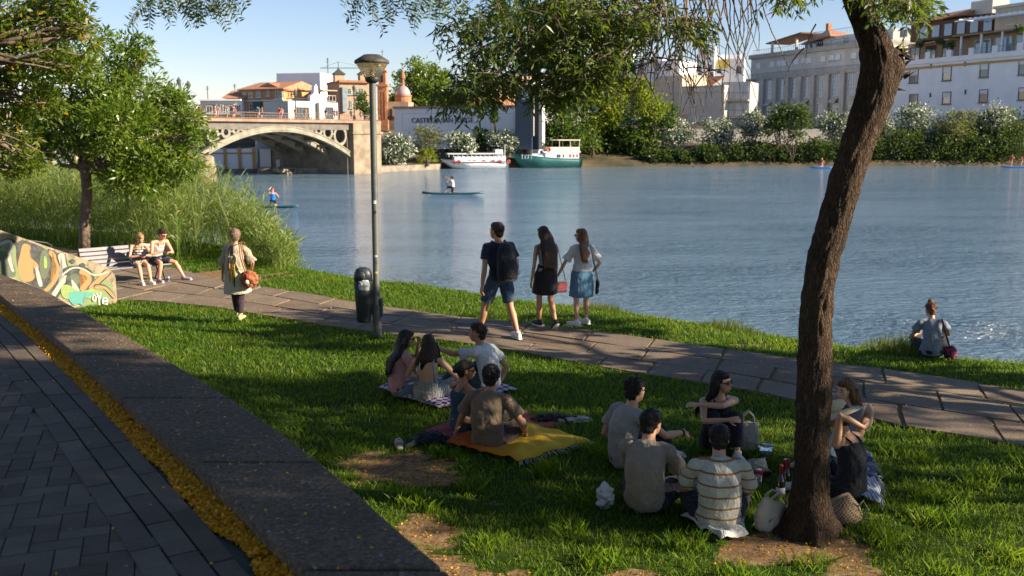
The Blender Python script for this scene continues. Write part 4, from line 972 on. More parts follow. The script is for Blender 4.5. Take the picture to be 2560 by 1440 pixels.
# ================================================================ TREES AND SHRUBS
bark=M('bark_grey',(.10,.07,.05),(.20,.15,.11),8,.95,.7,25,.03)
bark_f=M('bark_far',(.08,.055,.04),(.14,.10,.07),2,.95)
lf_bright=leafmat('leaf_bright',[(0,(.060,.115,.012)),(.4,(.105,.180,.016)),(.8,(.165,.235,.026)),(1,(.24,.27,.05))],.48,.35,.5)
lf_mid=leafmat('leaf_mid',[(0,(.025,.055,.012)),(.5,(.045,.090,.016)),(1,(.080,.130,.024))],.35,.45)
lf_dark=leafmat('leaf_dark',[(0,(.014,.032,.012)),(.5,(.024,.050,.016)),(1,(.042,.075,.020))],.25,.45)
lf_yel=leafmat('leaf_yellow',[(0,(.09,.15,.012)),(.5,(.17,.22,.015)),(.8,(.28,.28,.02)),(1,(.34,.28,.02))],.45,.5)
lf_oly=leafmat('leaf_oleander',[(0,(.035,.065,.03)),(.3,(.05,.085,.04)),(.56,(.07,.10,.05)),(.60,(.60,.60,.52)),(1,(.74,.73,.66))],.25,.6)
lf_olivs=leafmat('leaf_olive',[(0,(.08,.09,.035)),(.5,(.14,.14,.06)),(1,(.22,.20,.09))],.3,.6)
lf_blos=leafmat('leaf_blossomed',[(0,(.05,.085,.010)),(.45,(.095,.14,.015)),(.93,(.16,.19,.022)),(.98,(.42,.24,.015)),(1,(.55,.30,.02))],.5,.4)
def clumps_px(L,Y,dep=.8):
    """(px,py,rpx,rpy[,dy]) at distance Y -> world ellipsoids"""
    out=[]
    for c in L:
        yy=Y+(c[4] if len(c)>4 else 0); p=P(c[0],c[1],yy); k=p.y/ray(c[0],c[1]).y
        out.append((p.x,p.y,p.z,c[2]*k/FP,max(c[2],c[3])*k/FP*dep,c[3]*k/FP))
    return out
# --- young tree beside the bench
b=G(210,648); Y=b.y
tr=[(b,.15),(P(212,560,Y),.13),(P(218,480,Y),.125),(P(214,430,Y),.13),(P(207,395,Y),.12)]
cl=clumps_px([(200,330,110,80),(320,150,62,62),(365,130,25,45),(250,190,75,65,-.4),(330,230,90,70),(420,270,75,60,.3),(470,290,55,50),(500,340,45,30,-.3),(150,300,80,70,.3),(90,330,60,55),(290,320,100,80,-.8),(390,360,90,75,-.3),(450,390,70,50),(300,430,60,60,-.5),(360,440,70,48,-.3),(420,440,55,40,.2),(130,200,70,60),(180,120,60,50,.3),(250,95,35,30),(330,90,18,18),(440,240,28,28),(80,380,50,45),(250,250,80,60,.6)],Y)
tree('young_ash_tree','young leafy ash tree with thin straight trunk beside the park bench',b,tr,cl,23000,.17,.048,lf_bright,bark,None,3,twigs=46,tw=.17,shell=.3,jit=.5,subs=3)
# --- blossoming tree entering top left, trunk outside the frame
Y=15.; tb=V((-11.2,14.5,0)); 
tr=[(tb,.24),(tb+V((.1,0,1.6)),.21),(tb+V((.35,0,3.)),.19),(tb+V((.9,.1,4.2)),.16)]
cl=clumps_px([(40,60,110,70),(130,40,80,60,.5),(190,60,45,50),(90,150,90,60),(180,170,55,50,-.3),(30,230,80,60,.4),(110,260,60,50),(30,330,60,55),(75,400,45,45,-.2),(30,420,50,22),(225,90,22,28),(-60,150,120,120),(-80,330,90,90),(170,10,60,50)],Y)
tree('blossoming_tree','tree with fine leaves and orange blossom reaching in at the top left corner',tb,tr,cl,10500,.12,.040,lf_blos,bark,None,5,twigs=46,tw=.2,shell=.3,subs=3)
# --- reeds
rm=leafmat('reed_leaf',[(0,(.09,.15,.025)),(.5,(.16,.23,.045)),(.85,(.25,.29,.08)),(1,(.40,.34,.16))],.4,.5)
def reeds(name,label,n_,seed,xf,hf,lab=True):
    rng=np.random.default_rng(seed); V_=[];F_=[]; k=0
    X0=[];Hh=[]
    xs_=xf(rng,n_); ys_=yedge(xs_[:,0])+xs_[:,1]; 
    H=hf(xs_[:,0],rng)
    base=np.stack([xs_[:,0],ys_,hgt(xs_[:,0],ys_)-.05],1)
    lean=nrm(np.stack([rng.normal(.05,.22,n_),rng.normal(-.05,.2,n_),np.ones(n_)],1))
    # stems
    s=rng.normal(0,1,(n_,3)); s[:,2]=0; s=nrm(s)*.007
    v=np.empty((n_,4,3)); v[:,0]=base-s; v[:,1]=base+s; v[:,2]=base+lean*H[:,None]+s*.5; v[:,3]=base+lean*H[:,None]-s*.5
    allv=[v.reshape(-1,3)]; cnt=n_
    for j in range(13):
        t=rng.uniform(.25,1,n_); p=base+lean*(H*t)[:,None]; a=rng.uniform(0,2*PI,n_); d=nrm(np.stack([np.cos(a),np.sin(a),rng.uniform(.5,2.,n_)],1)); L=rng.uniform(.22,.5,n_)[:,None]
        w=np.cross(d,rng.normal(0,1,(n_,3))); w=nrm(w)*.011
        tip=p+d*L; tip[:,2]-=L[:,0]*rng.uniform(.1,.6,n_); mid=p+d*L*.5
        v=np.empty((n_,4,3)); v[:,0]=p; v[:,1]=mid+w; v[:,2]=tip; v[:,3]=mid-w; allv.append(v.reshape(-1,3)); cnt+=n_
    o=np_mesh(name,np.concatenate(allv),np.arange(cnt*4).reshape(cnt,4),rm); return tag(o,label,'reeds',kind='stuff')
def xf1(rng,n_):
    x=rng.uniform(-34,-5.2,n_); d=rng.uniform(-3.6,2.2,n_); d=np.where(x>-8,rng.uniform(-.6,2.0,n_)-(x+8)*.12,d-.0); return np.stack([x,d],1)
def hf1(x,rng): return rng.uniform(.75,1.1,len(x))*np.interp(x,[-34,-20,-14,-11,-9,-7.5,-6.2,-5.2],[3.0,2.7,2.2,2.3,2.35,1.9,1.2,.7])
reeds('reed_bed','dense bed of tall green reeds along the river edge behind the bench',6800,6,xf1,hf1)
def xf2(rng,n_): return np.stack([rng.uniform(-7.5,-4.9,n_),rng.uniform(-.1,1.,n_)],1)
# feathery plumes
pl=leafmat('plume',[(0,(.35,.25,.16)),(1,(.5,.4,.28))],.4)
rng=np.random.default_rng(9)
for i,(px,py) in enumerate([(668,590),(690,562),(706,625),(720,596),(350,470),(300,445),(60,452),(105,440),(395,455),(735,640)]):
    Yp=yedge(-6 if px>600 else -13); q=P(px,py,Yp); n_=70; base=np.array(q)+rng.normal(0,1,(n_,3))*np.array([.03,.03,.14]); v,f_=leaves(base,np.tile([.3,0,1.],(n_,1)),.12,.02,.3,rng=rng)
    zb=float(hgt(q.x,Yp)); s=np.array([[q.x-.3-.006,Yp,zb],[q.x-.3+.006,Yp,zb],[q.x+.004,Yp,q.z],[q.x-.004,Yp,q.z]]); v=np.concatenate([v,s])-np.array([q.x,q.y,zb]); f_=np.concatenate([f_,[[len(v)-4,len(v)-3,len(v)-2,len(v)-1]]])
    o=np_mesh('reed_plume',v,f_,pl); o.location=(q.x,q.y,zb); tag(o,'feathery buff reed plume standing above the reeds','reed plume','feathery plumes above the reeds')
# --- leaning foreground tree
b=G(2020,1335); Y=b.y; print('trunk at',b)
def W(px,py,dy=0): return P(px,py,Y+dy)
k=Y/FP
prof=[(2022,1352,78),(2022,1325,66),(2024,1290,58),(2026,1240,52),(2030,1160,49),(2033,1060,49),(2036,960,50),(2038,880,48),(2038,800,46),(2046,720,46),(2060,640,48),(2078,580,50),(2095,520,51),(2115,450,51),(2138,380,52),(2160,320,54),(2182,260,56),(2196,210,58),(2200,170,55),(2192,120,48),(2172,70,44),(2150,20,42),(2128,-40,38),(2100,-110,34),(2060,-200,30)]
nb_=NT('bark_furrowed'); co=nb_.co(); 
mp=nb_.co(scale=(38,38,11)); vn=nb_.n('ShaderNodeTexVoronoi',feature='DISTANCE_TO_EDGE'); vn.inputs['Scale'].default_value=1.0
wn=nb_.n('ShaderNodeTexNoise'); wn.inputs['Scale'].default_value=1.1; nb_.l(mp,wn.inputs['Vector']); sm_=nb_.n('ShaderNodeVectorMath',operation='SCALE'); sm_.inputs['Scale'].default_value=2.6; nb_.l(wn.outputs['Color'],sm_.inputs[0]); ad=nb_.n('ShaderNodeVectorMath',operation='ADD'); nb_.l(mp,ad.inputs[0]); nb_.l(sm_.outputs[0],ad.inputs[1]); nb_.l(ad.outputs[0],vn.inputs['Vector'])
ed_=nb_.fr(vn.outputs['Distance'],0.,.32)
cc=nb_.ramp(ed_,[(0,(.020,.012,.008)),(.4,(.075,.047,.030)),(1,(.17,.115,.075))]); cc=nb_.mix(.55,cc,nb_.ramp(nb_.noise(1.0,4,.7,nb_.co(scale=(50,50,14))),[(.35,(.05,.032,.022)),(.65,(.15,.10,.065))])); cc=nb_.mix(.8,cc,nb_.ramp(nb_.noise(3,5,.7,co),[(.3,(.42,.42,.42)),(.65,(.95,.9,.85))]),'MULTIPLY')
hh=nb_.math('ADD',nb_.math('MULTIPLY',ed_,.7),nb_.math('MULTIPLY',nb_.noise(1.0,5,.7,nb_.co(scale=(60,60,18))),.9))
barkF=nb_.done(nb_.bsdf(cc,.92,nb_.bump(hh,1.0,.022),.2))
b0=V(b); root=empty('leaning_tree',b,0,'large ash tree with furrowed leaning trunk and drooping twigs beside the picnic group','tree')
mb=MB(); pts=[];rs=[];n_=40
pc=[(W(px,py)-b,.83*w_*((W(px,py)).y/ray(px,py).y)/FP) for px,py,w_ in prof]
# resample finely and add bark relief
PT=[];RR=[]
for (p0,r0),(p1,r1) in zip(pc[:-1],pc[1:]):
    m=max(2,int((p1-p0).length/.035))
    for i in range(m): t=i/m; PT.append(p0.lerp(p1,t)); RR.append(r0+(r1-r0)*t)
PT.append(pc[-1][0]);RR.append(pc[-1][1])
n_=72; vs=[];fs=[]
for i,(p_,r_) in enumerate(zip(PT,RR)):
    z=p_.z
    for kk in range(n_):
        a=2*PI*kk/n_; base_fl=1+.42*max(0,1-z/.5)**2.2*(1+.55*math.sin(a*4+1)+.3*math.sin(a*7)); 
        rad=r_*base_fl*(1+.035*math.sin(2*a+z*2)+.03*mnoise.noise(V((math.cos(a)*2,math.sin(a)*2,z*2))))
        q=V((math.cos(a)*r_*34,math.sin(a)*r_*34,z*7.)); rad+=.011*(abs(mnoise.noise(q))*2-.5)+.006*mnoise.noise(q*2.3)
        vs.append((p_.x+math.cos(a)*rad,p_.y+math.sin(a)*rad,z))
N_=len(PT)
for i in range(N_-1):
    for kk in range(n_): fs.append((i*n_+kk,i*n_+(kk+1)%n_,(i+1)*n_+(kk+1)%n_,(i+1)*n_+kk))
mesh_obj('trunk',vs,fs,barkF,root,True)
# torn knot at the bend
mb=MB(); rg=random.Random(3); kp=W(2240,170)-b
mb.ball(kp-V((.05,0,0)),(.11,.11,.15),None,14,10)
for i in range(16):
    a=rg.uniform(-1.2,1.2); q=kp+V((.07*math.cos(a)-.03,rg.uniform(-.08,.05),rg.uniform(-.16,.14))); mb.tube([q,q+V((rg.uniform(.03,.10),0,rg.uniform(-.05,.06)))],[.014,.002],4)
mb.build('torn_knot',barkF,root,True)
# overhead limbs (above frame) carrying the foliage seen at the top
mb=MB(); tp=PT[-1]; 
L1=[W(2060,-200),W(1900,-330,-.3),W(1700,-380,-.3),W(1500,-330,-.2),W(1350,-240,0)]
L2=[W(2100,-110),W(2200,-190,.2),W(2330,-200,.4)]
L3=[W(1800,-350,-.3),W(1700,-150,.1),W(1645,-20,.1)]
for L,r in((L1,.10),(L2,.06),(L3,.06)): mb.tube([p-b for p in L],[r*(1-.14*i) for i in range(len(L))],8)
L4=[W(1350,-240),W(1260,-60,.1),W(1255,60,.1)]; mb.tube([p-b for p in L4],[.045,.03,.012],6)
mb.tube([W(1500,-330,-.2)-b,W(1480,-100,.2)-b,W(1490,60,.2)-b],[.05,.035,.012],6)
mb.tube([W(1640,-20,.1)-b,W(1655,10,.1)-b],[.09,.05],8)
mb.build('limbs',bark,root,True)
lfF=leafmat('ash_leaf',[(0,(.018,.036,.008)),(.45,(.032,.060,.010)),(.8,(.060,.095,.014)),(1,(.10,.14,.025))],.42,.4,.5)
# leafy drooping sprays: each twig hangs and bears opposite leaflets
def sprays(name,starts,mat,parent,seed,o3,leafL=.075,leafW=.018,bare=False,seg=.055,tw_r=.004):
    rg=random.Random(seed); twig=MB(); LP=[];LD=[]
    for (s,L,d0) in starts:
        p=V(s); d=V(d0).normalized(); n_=max(3,int(L/seg)); path=[p.copy()]
        for i in range(n_):
            d=(d+V((rg.uniform(-.22,.22),rg.uniform(-.22,.22),-.13+rg.uniform(-.12,.12)))).normalized(); p=p+d*seg; path.append(p.copy())
            if not bare or rg.random()<.0:
                sd=V((rg.uniform(-1,1),rg.uniform(-1,1),rg.uniform(-.3,.5))).normalized()
                for k2 in range(3):
                    dd=(d*.6+(sd if k2==0 else -sd if k2==1 else V((rg.uniform(-1,1),rg.uniform(-1,1),-.4)))*.8+V((0,0,-.25))).normalized()
                    LP.append(tuple(p)); LD.append(tuple(dd))
        rr_=[tw_r*(1-.75*i/len(path)) for i in range(len(path))]
        twig.tube([q-o3 for q in path],rr_,4)
    if LP:
        v,f_=leaves(np.array(LP),np.array(LD),leafL,leafW,.18,rng=np.random.default_rng(seed),fold=.06); np_mesh(name,v-np.array(o3),f_,mat,parent)
    twig.build('twigs',bark,parent)
rg=random.Random(12); S=[]
blobs=[(1170,110,45,45,34),(1230,80,60,50,50),(1330,40,70,55,100),(1420,30,80,55,150),(1520,40,80,55,150),(1610,50,60,50,80),(1360,110,75,50,120),(1460,120,80,50,150),(1550,120,60,45,80),(1400,180,75,45,120),(1480,190,60,40,90),(1320,150,70,45,60),(1240,140,50,40,40),(1180,190,40,25,26),(1230,215,50,22,26),(1140,230,35,22,24),(1190,245,35,20,14),(1390,225,50,30,70),(1450,235,45,25,50),(1375,262,20,10,20),(1125,85,12,25,12),(1720,80,22,35,46),(1715,50,30,30,16),(1960,15,30,22,22),(1995,0,30,20,20),(2210,0,60,38,90),(2265,35,40,22,44),(2290,20,35,30,36),(1280,200,35,25,22),(1520,165,45,30,40),(1430,285,14,6,0),(1125,245,40,20,34),(1180,262,40,18,34),(1245,240,35,20,30)]
for (px,py,rx,ry,m) in blobs:
    for i in range(int(m*.72)):
        a=rg.uniform(0,6.28); r=math.sqrt(rg.random()); dy=rg.uniform(-.7,.7)
        q=W(px+math.cos(a)*r*rx,py-22+math.sin(a)*r*ry,dy); S.append((q,rg.uniform(.10,.26),(rg.uniform(-1,1),rg.uniform(-1,1),rg.uniform(-.6,.3))))
sprays('crown',S,lfF,root,4,b)
# bare drooping twigs
S=[]
for i in range(60):
    px=rg.choice([rg.gauss(1640,60),rg.gauss(1690,60),rg.gauss(1810,40)]); S.append((W(px,rg.uniform(-60,0),rg.uniform(-.5,.5)),rg.uniform(.35,1.05),(rg.uniform(-.5,.5),rg.uniform(-.4,.4),-1)))
for i in range(70):
    px=rg.gauss(1650,70); S.append((W(px,rg.uniform(20,190),rg.uniform(-.4,.4)),rg.uniform(.2,.55),(rg.uniform(-1,1),rg.uniform(-.5,.5),rg.uniform(-1,.2))))
for px,py in((2040,60),(2010,120),(1880,0)): S.append((W(px,py),.35,(-.5,0,-.6)))
sprays('x',S,None,root,8,b,bare=True,seg=.06,tw_r=.006)
# crown above the frame gives the shade of the same tree
cw=[(1.2,7.2,6.2,2.2,2.0,1.0),(3.2,6.8,7.2,2.0,2.2,1.3),(-.6,6.8,6.4,1.4,1.5,.9),(3.9,8.2,5.9,1.0,1.3,.7)]
crown('upper_crown',cw,7000,.10,.03,lfF,root,60,.3,seed=4,origin=b)
# --- feathery sprays hanging from outside the top edge
lfp=leafmat('pinnate_leaf',[(0,(.040,.085,.010)),(.6,(.075,.130,.014)),(1,(.13,.18,.02))],.45,.4)
def pinnate(name,label,items,Yp,seed):
    rg=random.Random(seed); o3=V(P(items[0][0],-300,Yp)); r=empty(name,o3,0,label,'branch'); LP=[];LD=[];tw=MB()
    for (px,py,L,ax) in items:
        top=P(px,py,Yp); d=V((ax,rg.uniform(-.3,.3),-.8)).normalized()
        tw.tube([P(px,-300,Yp)-o3,P(px+4,-120,Yp)-o3,top-o3],[.012,.008,.004],5)
        for j in range(7):
            a=rg.uniform(-1.1,1.1); dd=(d+V((a,rg.uniform(-.5,.5),rg.uniform(-.3,.4)))).normalized(); p=top+V((rg.uniform(-.06,.06),0,rg.uniform(-.05,.1)))
            n_=int(L/.022); path=[p-o3]; side=dd.cross(V((0,1,0))).normalized()
            for i in range(n_):
                dd=(dd+V((0,0,-.06))).normalized(); p=p+dd*.022; path.append(p-o3)
                if i>1:
                    for s_ in(-1,1): LP.append(tuple(p-o3)); LD.append(tuple((side*s_+dd*.35+V((0,0,-.1))).normalized()))
            tw.tube(path,.0018,3)
    v,f_=leaves(np.array(LP),np.array(LD),.044,.014,.08,rng=np.random.default_rng(seed)); np_mesh('leaflets',v,f_,lfp,r); tw.build('twigs',bark,r); return r
pinnate('hanging_branch','feathery leaf sprays hanging at the top edge above the young tree',[(395,-25,.26,-.3),(430,-30,.22,.1),(465,-30,.22,.0),(490,-40,.2,.3),(540,-20,.2,-.3),(555,-25,.18,.1)],6.5,1)
pinnate('hanging_branch','feathery leaf sprays hanging at the top edge just right of the lamp head',[(925,-25,.26,-.35),(955,-15,.22,.1)],6.5,2)
pinnate('hanging_branch','feathery leaf sprays hanging at the top edge midway between lamp and ash foliage',[(1060,-25,.26,.0),(1085,-30,.24,-.2),(1105,-35,.22,.3)],6.5,5)
pinnate('hanging_branch','feathery leaf sprays hanging at the top edge beside the dark ash foliage',[(1200,-25,.28,-.2),(1230,-15,.3,.1),(1215,10,.22,0),(1250,-20,.2,.3)],6.6,3)
# --- trees outside the frame to the right that throw the dappled shade
SUNV=V((.972,-.235,0)).normalized()*math.cos(R(23))+V((0,0,math.sin(R(23))))
shade=[('shade_tree',(12.2,6.6,0),[(-1.6,.6,4.9,1.7,1.3,1.0),(.8,-.8,5.8,1.8,1.3,1.0),(0,1.0,7.2,1.7,1.3,1.0)],1350),
('shade_tree',(10.5,1.9,0),[(-1.6,.6,5.6,2.2,1.7,1.1),(1.0,-.6,6.6,2.3,1.8,1.1),(0,.8,8.0,2.2,1.6,1.1),(-1,-2,7,1.9,1.5,1.1)],4200),
('shade_tree',(20.5,5.2,0),[(-1,1.0,7.0,2.2,1.5,1.2),(1.2,-1.2,8.2,2.2,1.5,1.2),(0,.2,9.8,2.0,1.5,1.1)],1500),
('shade_tree',(9.0,-2.2,0),[(-1.2,.8,5.6,2.2,2.0,1.3),(1,-.6,6.8,2.3,2.0,1.3),(0,0,8.2,2.2,1.8,1.3)],5200),
('shade_tree',(18.5,-.5,0),[(-1.2,.8,7.3,2.5,2.2,1.4),(1,-.6,8.8,2.5,2.2,1.4),(0,0,10.6,2.4,2.0,1.4)],5000),
('shade_tree',(10.4,9.6,0),[(-.9,.6,3.4,1.5,1.2,.9),(1.0,.2,4.1,1.7,1.4,.9),(.1,1.5,3.0,1.5,1.3,.8),(2.2,1.2,3.6,1.5,1.3,.8),(0,-.6,5.2,1.4,1.0,.7),(-.7,2.4,5.0,1.5,1.3,1.1),(-.3,3.9,4.7,1.4,1.2,1.1)],4100)]
sl=['broad shade tree outside the frame right of the picnic group','broad shade tree outside the frame right of the camera','tall shade tree outside the frame farther right','shade tree outside the frame behind the camera on the right','tall shade tree outside the frame far behind on the right','low spreading shade tree outside the frame beside the path']
for i,(nm,bp,cs,m) in enumerate(shade):
    bp=V((bp[0],bp[1],float(hgt(bp[0],bp[1])))); cw=[(c[0]+bp.x,c[1]+bp.y,c[2],c[3],c[4],c[5]) for c in cs]
    tree(nm,sl[i],bp,[(bp,.2),(bp+V((.1,0,1.5)),.17),(bp+V((0,.1,3.4)),.14)],cw,m,.26,.15,lf_mid,bark,'shade trees outside the frame',20+i,twigs=9,tw=.21,shell=.35)
# canopies over the promenade and the lawn, above the frame
for i,(bp,cs,m,lb) in enumerate([((-6.0,1.0,1.36),[(0,0,7,3.0,3.0,1.5),(2.2,2.5,7.2,2.4,2.6,1.4),(-2.2,2.4,7,2.6,2.6,1.4),(0,-2.6,7,2.8,2.4,1.5)],9000,'broad promenade tree whose canopy spreads above the camera on the left'),((-9.5,7.0,1.36),[(0,0,7.4,2.8,2.8,1.4),(2.6,1.2,7.8,2.4,2.2,1.3),(.5,3.0,7.9,2.4,2.2,1.3)],7000,'second promenade tree left of the frame beside the retaining wall'),((-3.2,-4.5,1.36),[(0,0,7,3,3,1.5),(3,1.8,7,2.8,2.6,1.4),(5.5,-.5,7.4,2.6,2.6,1.4)],8000,'promenade tree behind the camera with a wide canopy')]):
    bp=V(bp); cw=[(c[0]+bp.x,c[1]+bp.y,c[2]+.6,c[3],c[4],c[5]) for c in cs]
    tree('promenade_tree',lb,bp,[(bp,.24),(bp+V((.1,0,2)),.2),(bp+V((0,.1,4.2)),.17)],cw,m,.34,.2,lf_mid,bark,'trees along the promenade',60+i,twigs=16,tw=.28,shell=.3)
cw=[(1.0,9.0,8.6,2.6,2.2,1.2),(3.5,9.5,9.0,2.4,2.2,1.2),(-1.8,8.4,8.3,2.4,2.2,1.1),(1.5,5.2,8.0,2.6,2.2,1.2),(-1.5,4.8,7.6,2.2,2.2,1.1)]
crown('high_crown',cw,9000,.26,.14,lf_mid,root,18,.28,seed=14,origin=b0)
mb=MB()
for c in cw: limb(mb,PT[-1],V(c[:3])-b0,.09,.03,int(c[0]*10)+30,6,.08,7)
mb.build('high_limbs',bark,root,True)
# ================================================================ far bank planting
def shrub(px,py_c,rx,ry,D,mat,label,n_,seed,name='oleander_bush',cat='bush',L=.42,Wd=.24,group=None,stem=True,lumps=7,clps=None):
    rg=random.Random(seed); 
    if clps is None:
        clps=[(px,py_c,rx*.85,ry*.85)]+[(px+rg.uniform(-.62,.62)*rx,py_c+rg.uniform(-.5,.6)*ry,rx*rg.uniform(.4,.6),ry*rg.uniform(.4,.6),rg.uniform(-1,1)) for _ in range(lumps)]
    cw=clumps_px(clps,D); x=P(px,py_c,D).x; b=V((x,D,float(hgt(x,D))-.1)); r=empty(name,b,0,label,cat,group)
    crown('foliage',cw,n_,L,Wd,mat,r,16,.26,.8,.45,seed,origin=b)
    if stem:
        mb=MB()
        for c in cw[:6]: limb(mb,(0,0,0),V(c[:3])-b,.12,.03,seed,4,.1,5)
        mb.build('stems',bark_f,r,True)
    return r
ol='flowering oleanders along the far bank'
shrub(985,375,55,42,141,lf_oly,'large white-flowering oleander beside the bridge abutment, right of the lamp post',4200,1,group=ol)
shrub(1152,357,38,28,147,lf_oly,'round white-flowering oleander above the bow of the white tour boat',2600,2,group=ol)
shrub(1258,356,48,30,150,lf_oly,'wide white-flowering oleander behind the stern of the white tour boat',3000,3,group=ol)
shrub(1330,358,38,26,152,lf_oly,'white-flowering oleander behind the bow of the green boat',2000,33,group=ol)
shrub(1692,332,48,36,163,lf_oly,'white-flowering oleander below the cream house with small windows',3200,4,group=ol)
shrub(1790,332,46,36,163,lf_oly,'white-flowering oleander below the stacked balconies',3200,5,group=ol)
shrub(1880,312,40,42,165,lf_oly,'tall white-flowering oleander left of the dark riverside tree',2800,6,group=ol)
shrub(2092,315,44,40,165,lf_oly,'white-flowering oleander just left of the leaning trunk',2800,7,group=ol)
shrub(2215,320,30,45,165,lf_oly,'narrow oleander just right of the leaning trunk',1500,8,group=ol)
shrub(2300,305,60,55,166,lf_oly,'large white-flowering oleander below the first column of palace windows',3800,9,group=ol)
shrub(2480,292,60,40,166,lf_oly,'oleander with sparse white flowers at the right edge',2400,10,group=ol)
shrub(1076,345,45,38,146,lf_olivs,'thin brownish tamarisk with bare stems between two white oleanders',1700,11,'tamarisk','tree',L=.4,Wd=.15)
shrub(2385,315,55,48,164,lf_olivs,'pale olive-green bush between the two palace oleanders',2600,12,'tamarisk','bush')
shrub(1205,352,26,36,151,lf_dark,'dark green bush between the two oleanders behind the tour boat',1500,13,'dark_bush')
shrub(1237,288,11,24,150,lf_mid,'narrow clipped cypress before the lettered white wall',900,14,'cypress_tree','tree',L=.35,lumps=4)
shrub(1325,300,30,38,152,lf_mid,'small leafy tree in front of the navy sign tower',1300,15,'small_tree','tree')
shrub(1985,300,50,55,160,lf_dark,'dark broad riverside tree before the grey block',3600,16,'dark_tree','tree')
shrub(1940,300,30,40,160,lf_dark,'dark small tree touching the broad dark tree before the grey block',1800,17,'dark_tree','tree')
# palm
b=P(1068,400,142.5); r=empty('fan_palm',(b.x,b.y,b.z-.9),0,'small bright fan palm on the bank left of the white tour boat','palm'); MB().tube([(0,0,0),(0,0,1.2)],[.25,.2],8).build('trunk',bark_f,r,True)
rng=np.random.default_rng(4); pp=[];dd=[]
for i in range(34):
    a=rng.uniform(0,2*PI); e=rng.uniform(-.5,1.2); q=np.array([math.cos(a)*math.cos(e),math.sin(a)*math.cos(e),math.sin(e)]); base=np.array([0,0,1.2])+q*.9
    for j in range(12): w_=rng.normal(0,.45,3); pp.append(base); dd.append(q+w_)
v,f_=leaves(np.array(pp),np.array(dd),.85,.12,.05,rng=rng); np_mesh('fronds',v,f_,lf_yel,r)
# undergrowth mass at the waterline, many bushes merging
rg=random.Random(5)
lbs=['dark low bush at the waterline %s']
spots=[(1640,392,40,16,'right of the blue pontoon'),(1700,390,45,18,'below the first of the white oleanders'),(1770,385,50,24,'below the balcony oleander'),(1840,378,50,30,'left of the kneeling paddleboarder'),(1910,380,50,30,'below the dark broad tree'),(1975,382,50,28,'behind the kneeling paddleboarder'),(2045,376,50,34,'above the kneeling paddleboarder'),(2110,380,45,32,'touching the leaning trunk on its left'),(2200,372,50,40,'touching the leaning trunk on its right'),(2260,365,55,48,'below the first palace windows'),(2330,368,55,46,'below the palace wall, second from the trunk'),(2400,366,55,48,'below the palace wall, third from the trunk'),(2470,362,55,52,'left of the standing paddleboarders'),(2540,358,60,56,'at the right edge behind the standing paddleboarders')]
for i,(px,py,rx,ry,w_) in enumerate(spots): 
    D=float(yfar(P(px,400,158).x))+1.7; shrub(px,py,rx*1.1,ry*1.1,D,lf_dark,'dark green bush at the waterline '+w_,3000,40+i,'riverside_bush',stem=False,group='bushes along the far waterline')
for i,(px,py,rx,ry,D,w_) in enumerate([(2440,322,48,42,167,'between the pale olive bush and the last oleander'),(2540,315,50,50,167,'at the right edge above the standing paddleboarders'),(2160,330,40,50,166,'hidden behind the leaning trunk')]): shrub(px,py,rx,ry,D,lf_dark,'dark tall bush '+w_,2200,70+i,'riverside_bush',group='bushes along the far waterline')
# big trees
def ftree(px,pyb,D,cl,mat,label,n_,seed,group=None,name='broadleaf_tree',L=.55,Wd=.32,twigs=20):
    cw=clumps_px(cl,D); x=P(px,pyb,D).x; b=V((x,D,float(hgt(x,D))-.1)); zc_=min(c[2] for c in cw)
    return tree(name,label,b,[(b,.45),(b+V((0,0,max(.8,(zc_-b.z)*.5))),.38),(b+V((.2,0,max(1.6,(zc_-b.z)*.9))),.32)],cw,n_,L,Wd,mat,bark_f,group,seed,twigs=twigs,tw=.27,subs=2,shell=.4)
ftree(1060,330,172,[(1060,200,55,45),(1010,230,45,40),(1100,225,50,45),(1040,175,35,25),(1075,168,30,18),(1120,250,45,40),(985,260,25,30),(1050,260,70,40),(1110,200,25,20),(1150,260,30,30),(1010,190,25,22),(1155,290,35,30)],lf_bright,'large round green tree rising behind the brick chapel dome',9000,1)
ftree(912,292,150,[(905,255,14,26),(915,275,16,18)],lf_mid,'small dark tree between the lamp post and the brick house',900,2,L=.4,Wd=.25)
ftree(1480,400,160,[(1480,215,70,60),(1430,250,50,50),(1520,250,60,50),(1560,220,45,40),(1600,260,50,45),(1540,180,40,35),(1500,290,60,40),(1600,215,35,30),(1640,260,30,30)],lf_yel,'broad yellow-green tree lit by sun behind the moored boats',10000,3,L=.6)
ftree(1400,400,157,[(1400,330,55,45),(1430,300,50,45),(1370,300,35,45),(1460,350,45,40),(1400,370,35,25)],lf_mid,'mid green bushy tree right behind the green boat',5000,4)
ftree(1600,402,162,[(1590,320,50,50),(1560,350,40,40),(1620,360,35,40),(1640,300,40,40),(1600,385,28,20),(1670,290,28,30)],lf_mid,'shaded leafy tree between the yellow tree and the first right-hand oleander',5200,5)
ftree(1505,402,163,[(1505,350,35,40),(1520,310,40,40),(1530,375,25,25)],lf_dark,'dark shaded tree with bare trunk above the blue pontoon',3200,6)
ftree(1310,345,170,[(1305,320,30,25),(1350,325,25,25)],lf_mid,'green tree top between the sign tower and green boat',1500,7)
# roof terrace plants
for i,(px,py,D,l) in enumerate([(2300,108,188,'left end of the palace terrace'),(2352,104,184,'below the yellow awning on the palace terrace'),(2380,112,180,'middle of the palace terrace'),(2546,72,167,'right end of the palace terrace')]): 
    cw=clumps_px([(px,py,9,8),(px+5,py+3,6,5)],D-1); r=empty('potted_bush',V(cw[0][:3])-V((0,0,1)),0,'small potted bush at the '+l,'plant','potted bushes on the roof terrace'); crown('foliage',cw,260,.35,.2,lf_dark,r,8,.3,seed=i,origin=V(cw[0][:3])-V((0,0,1)))
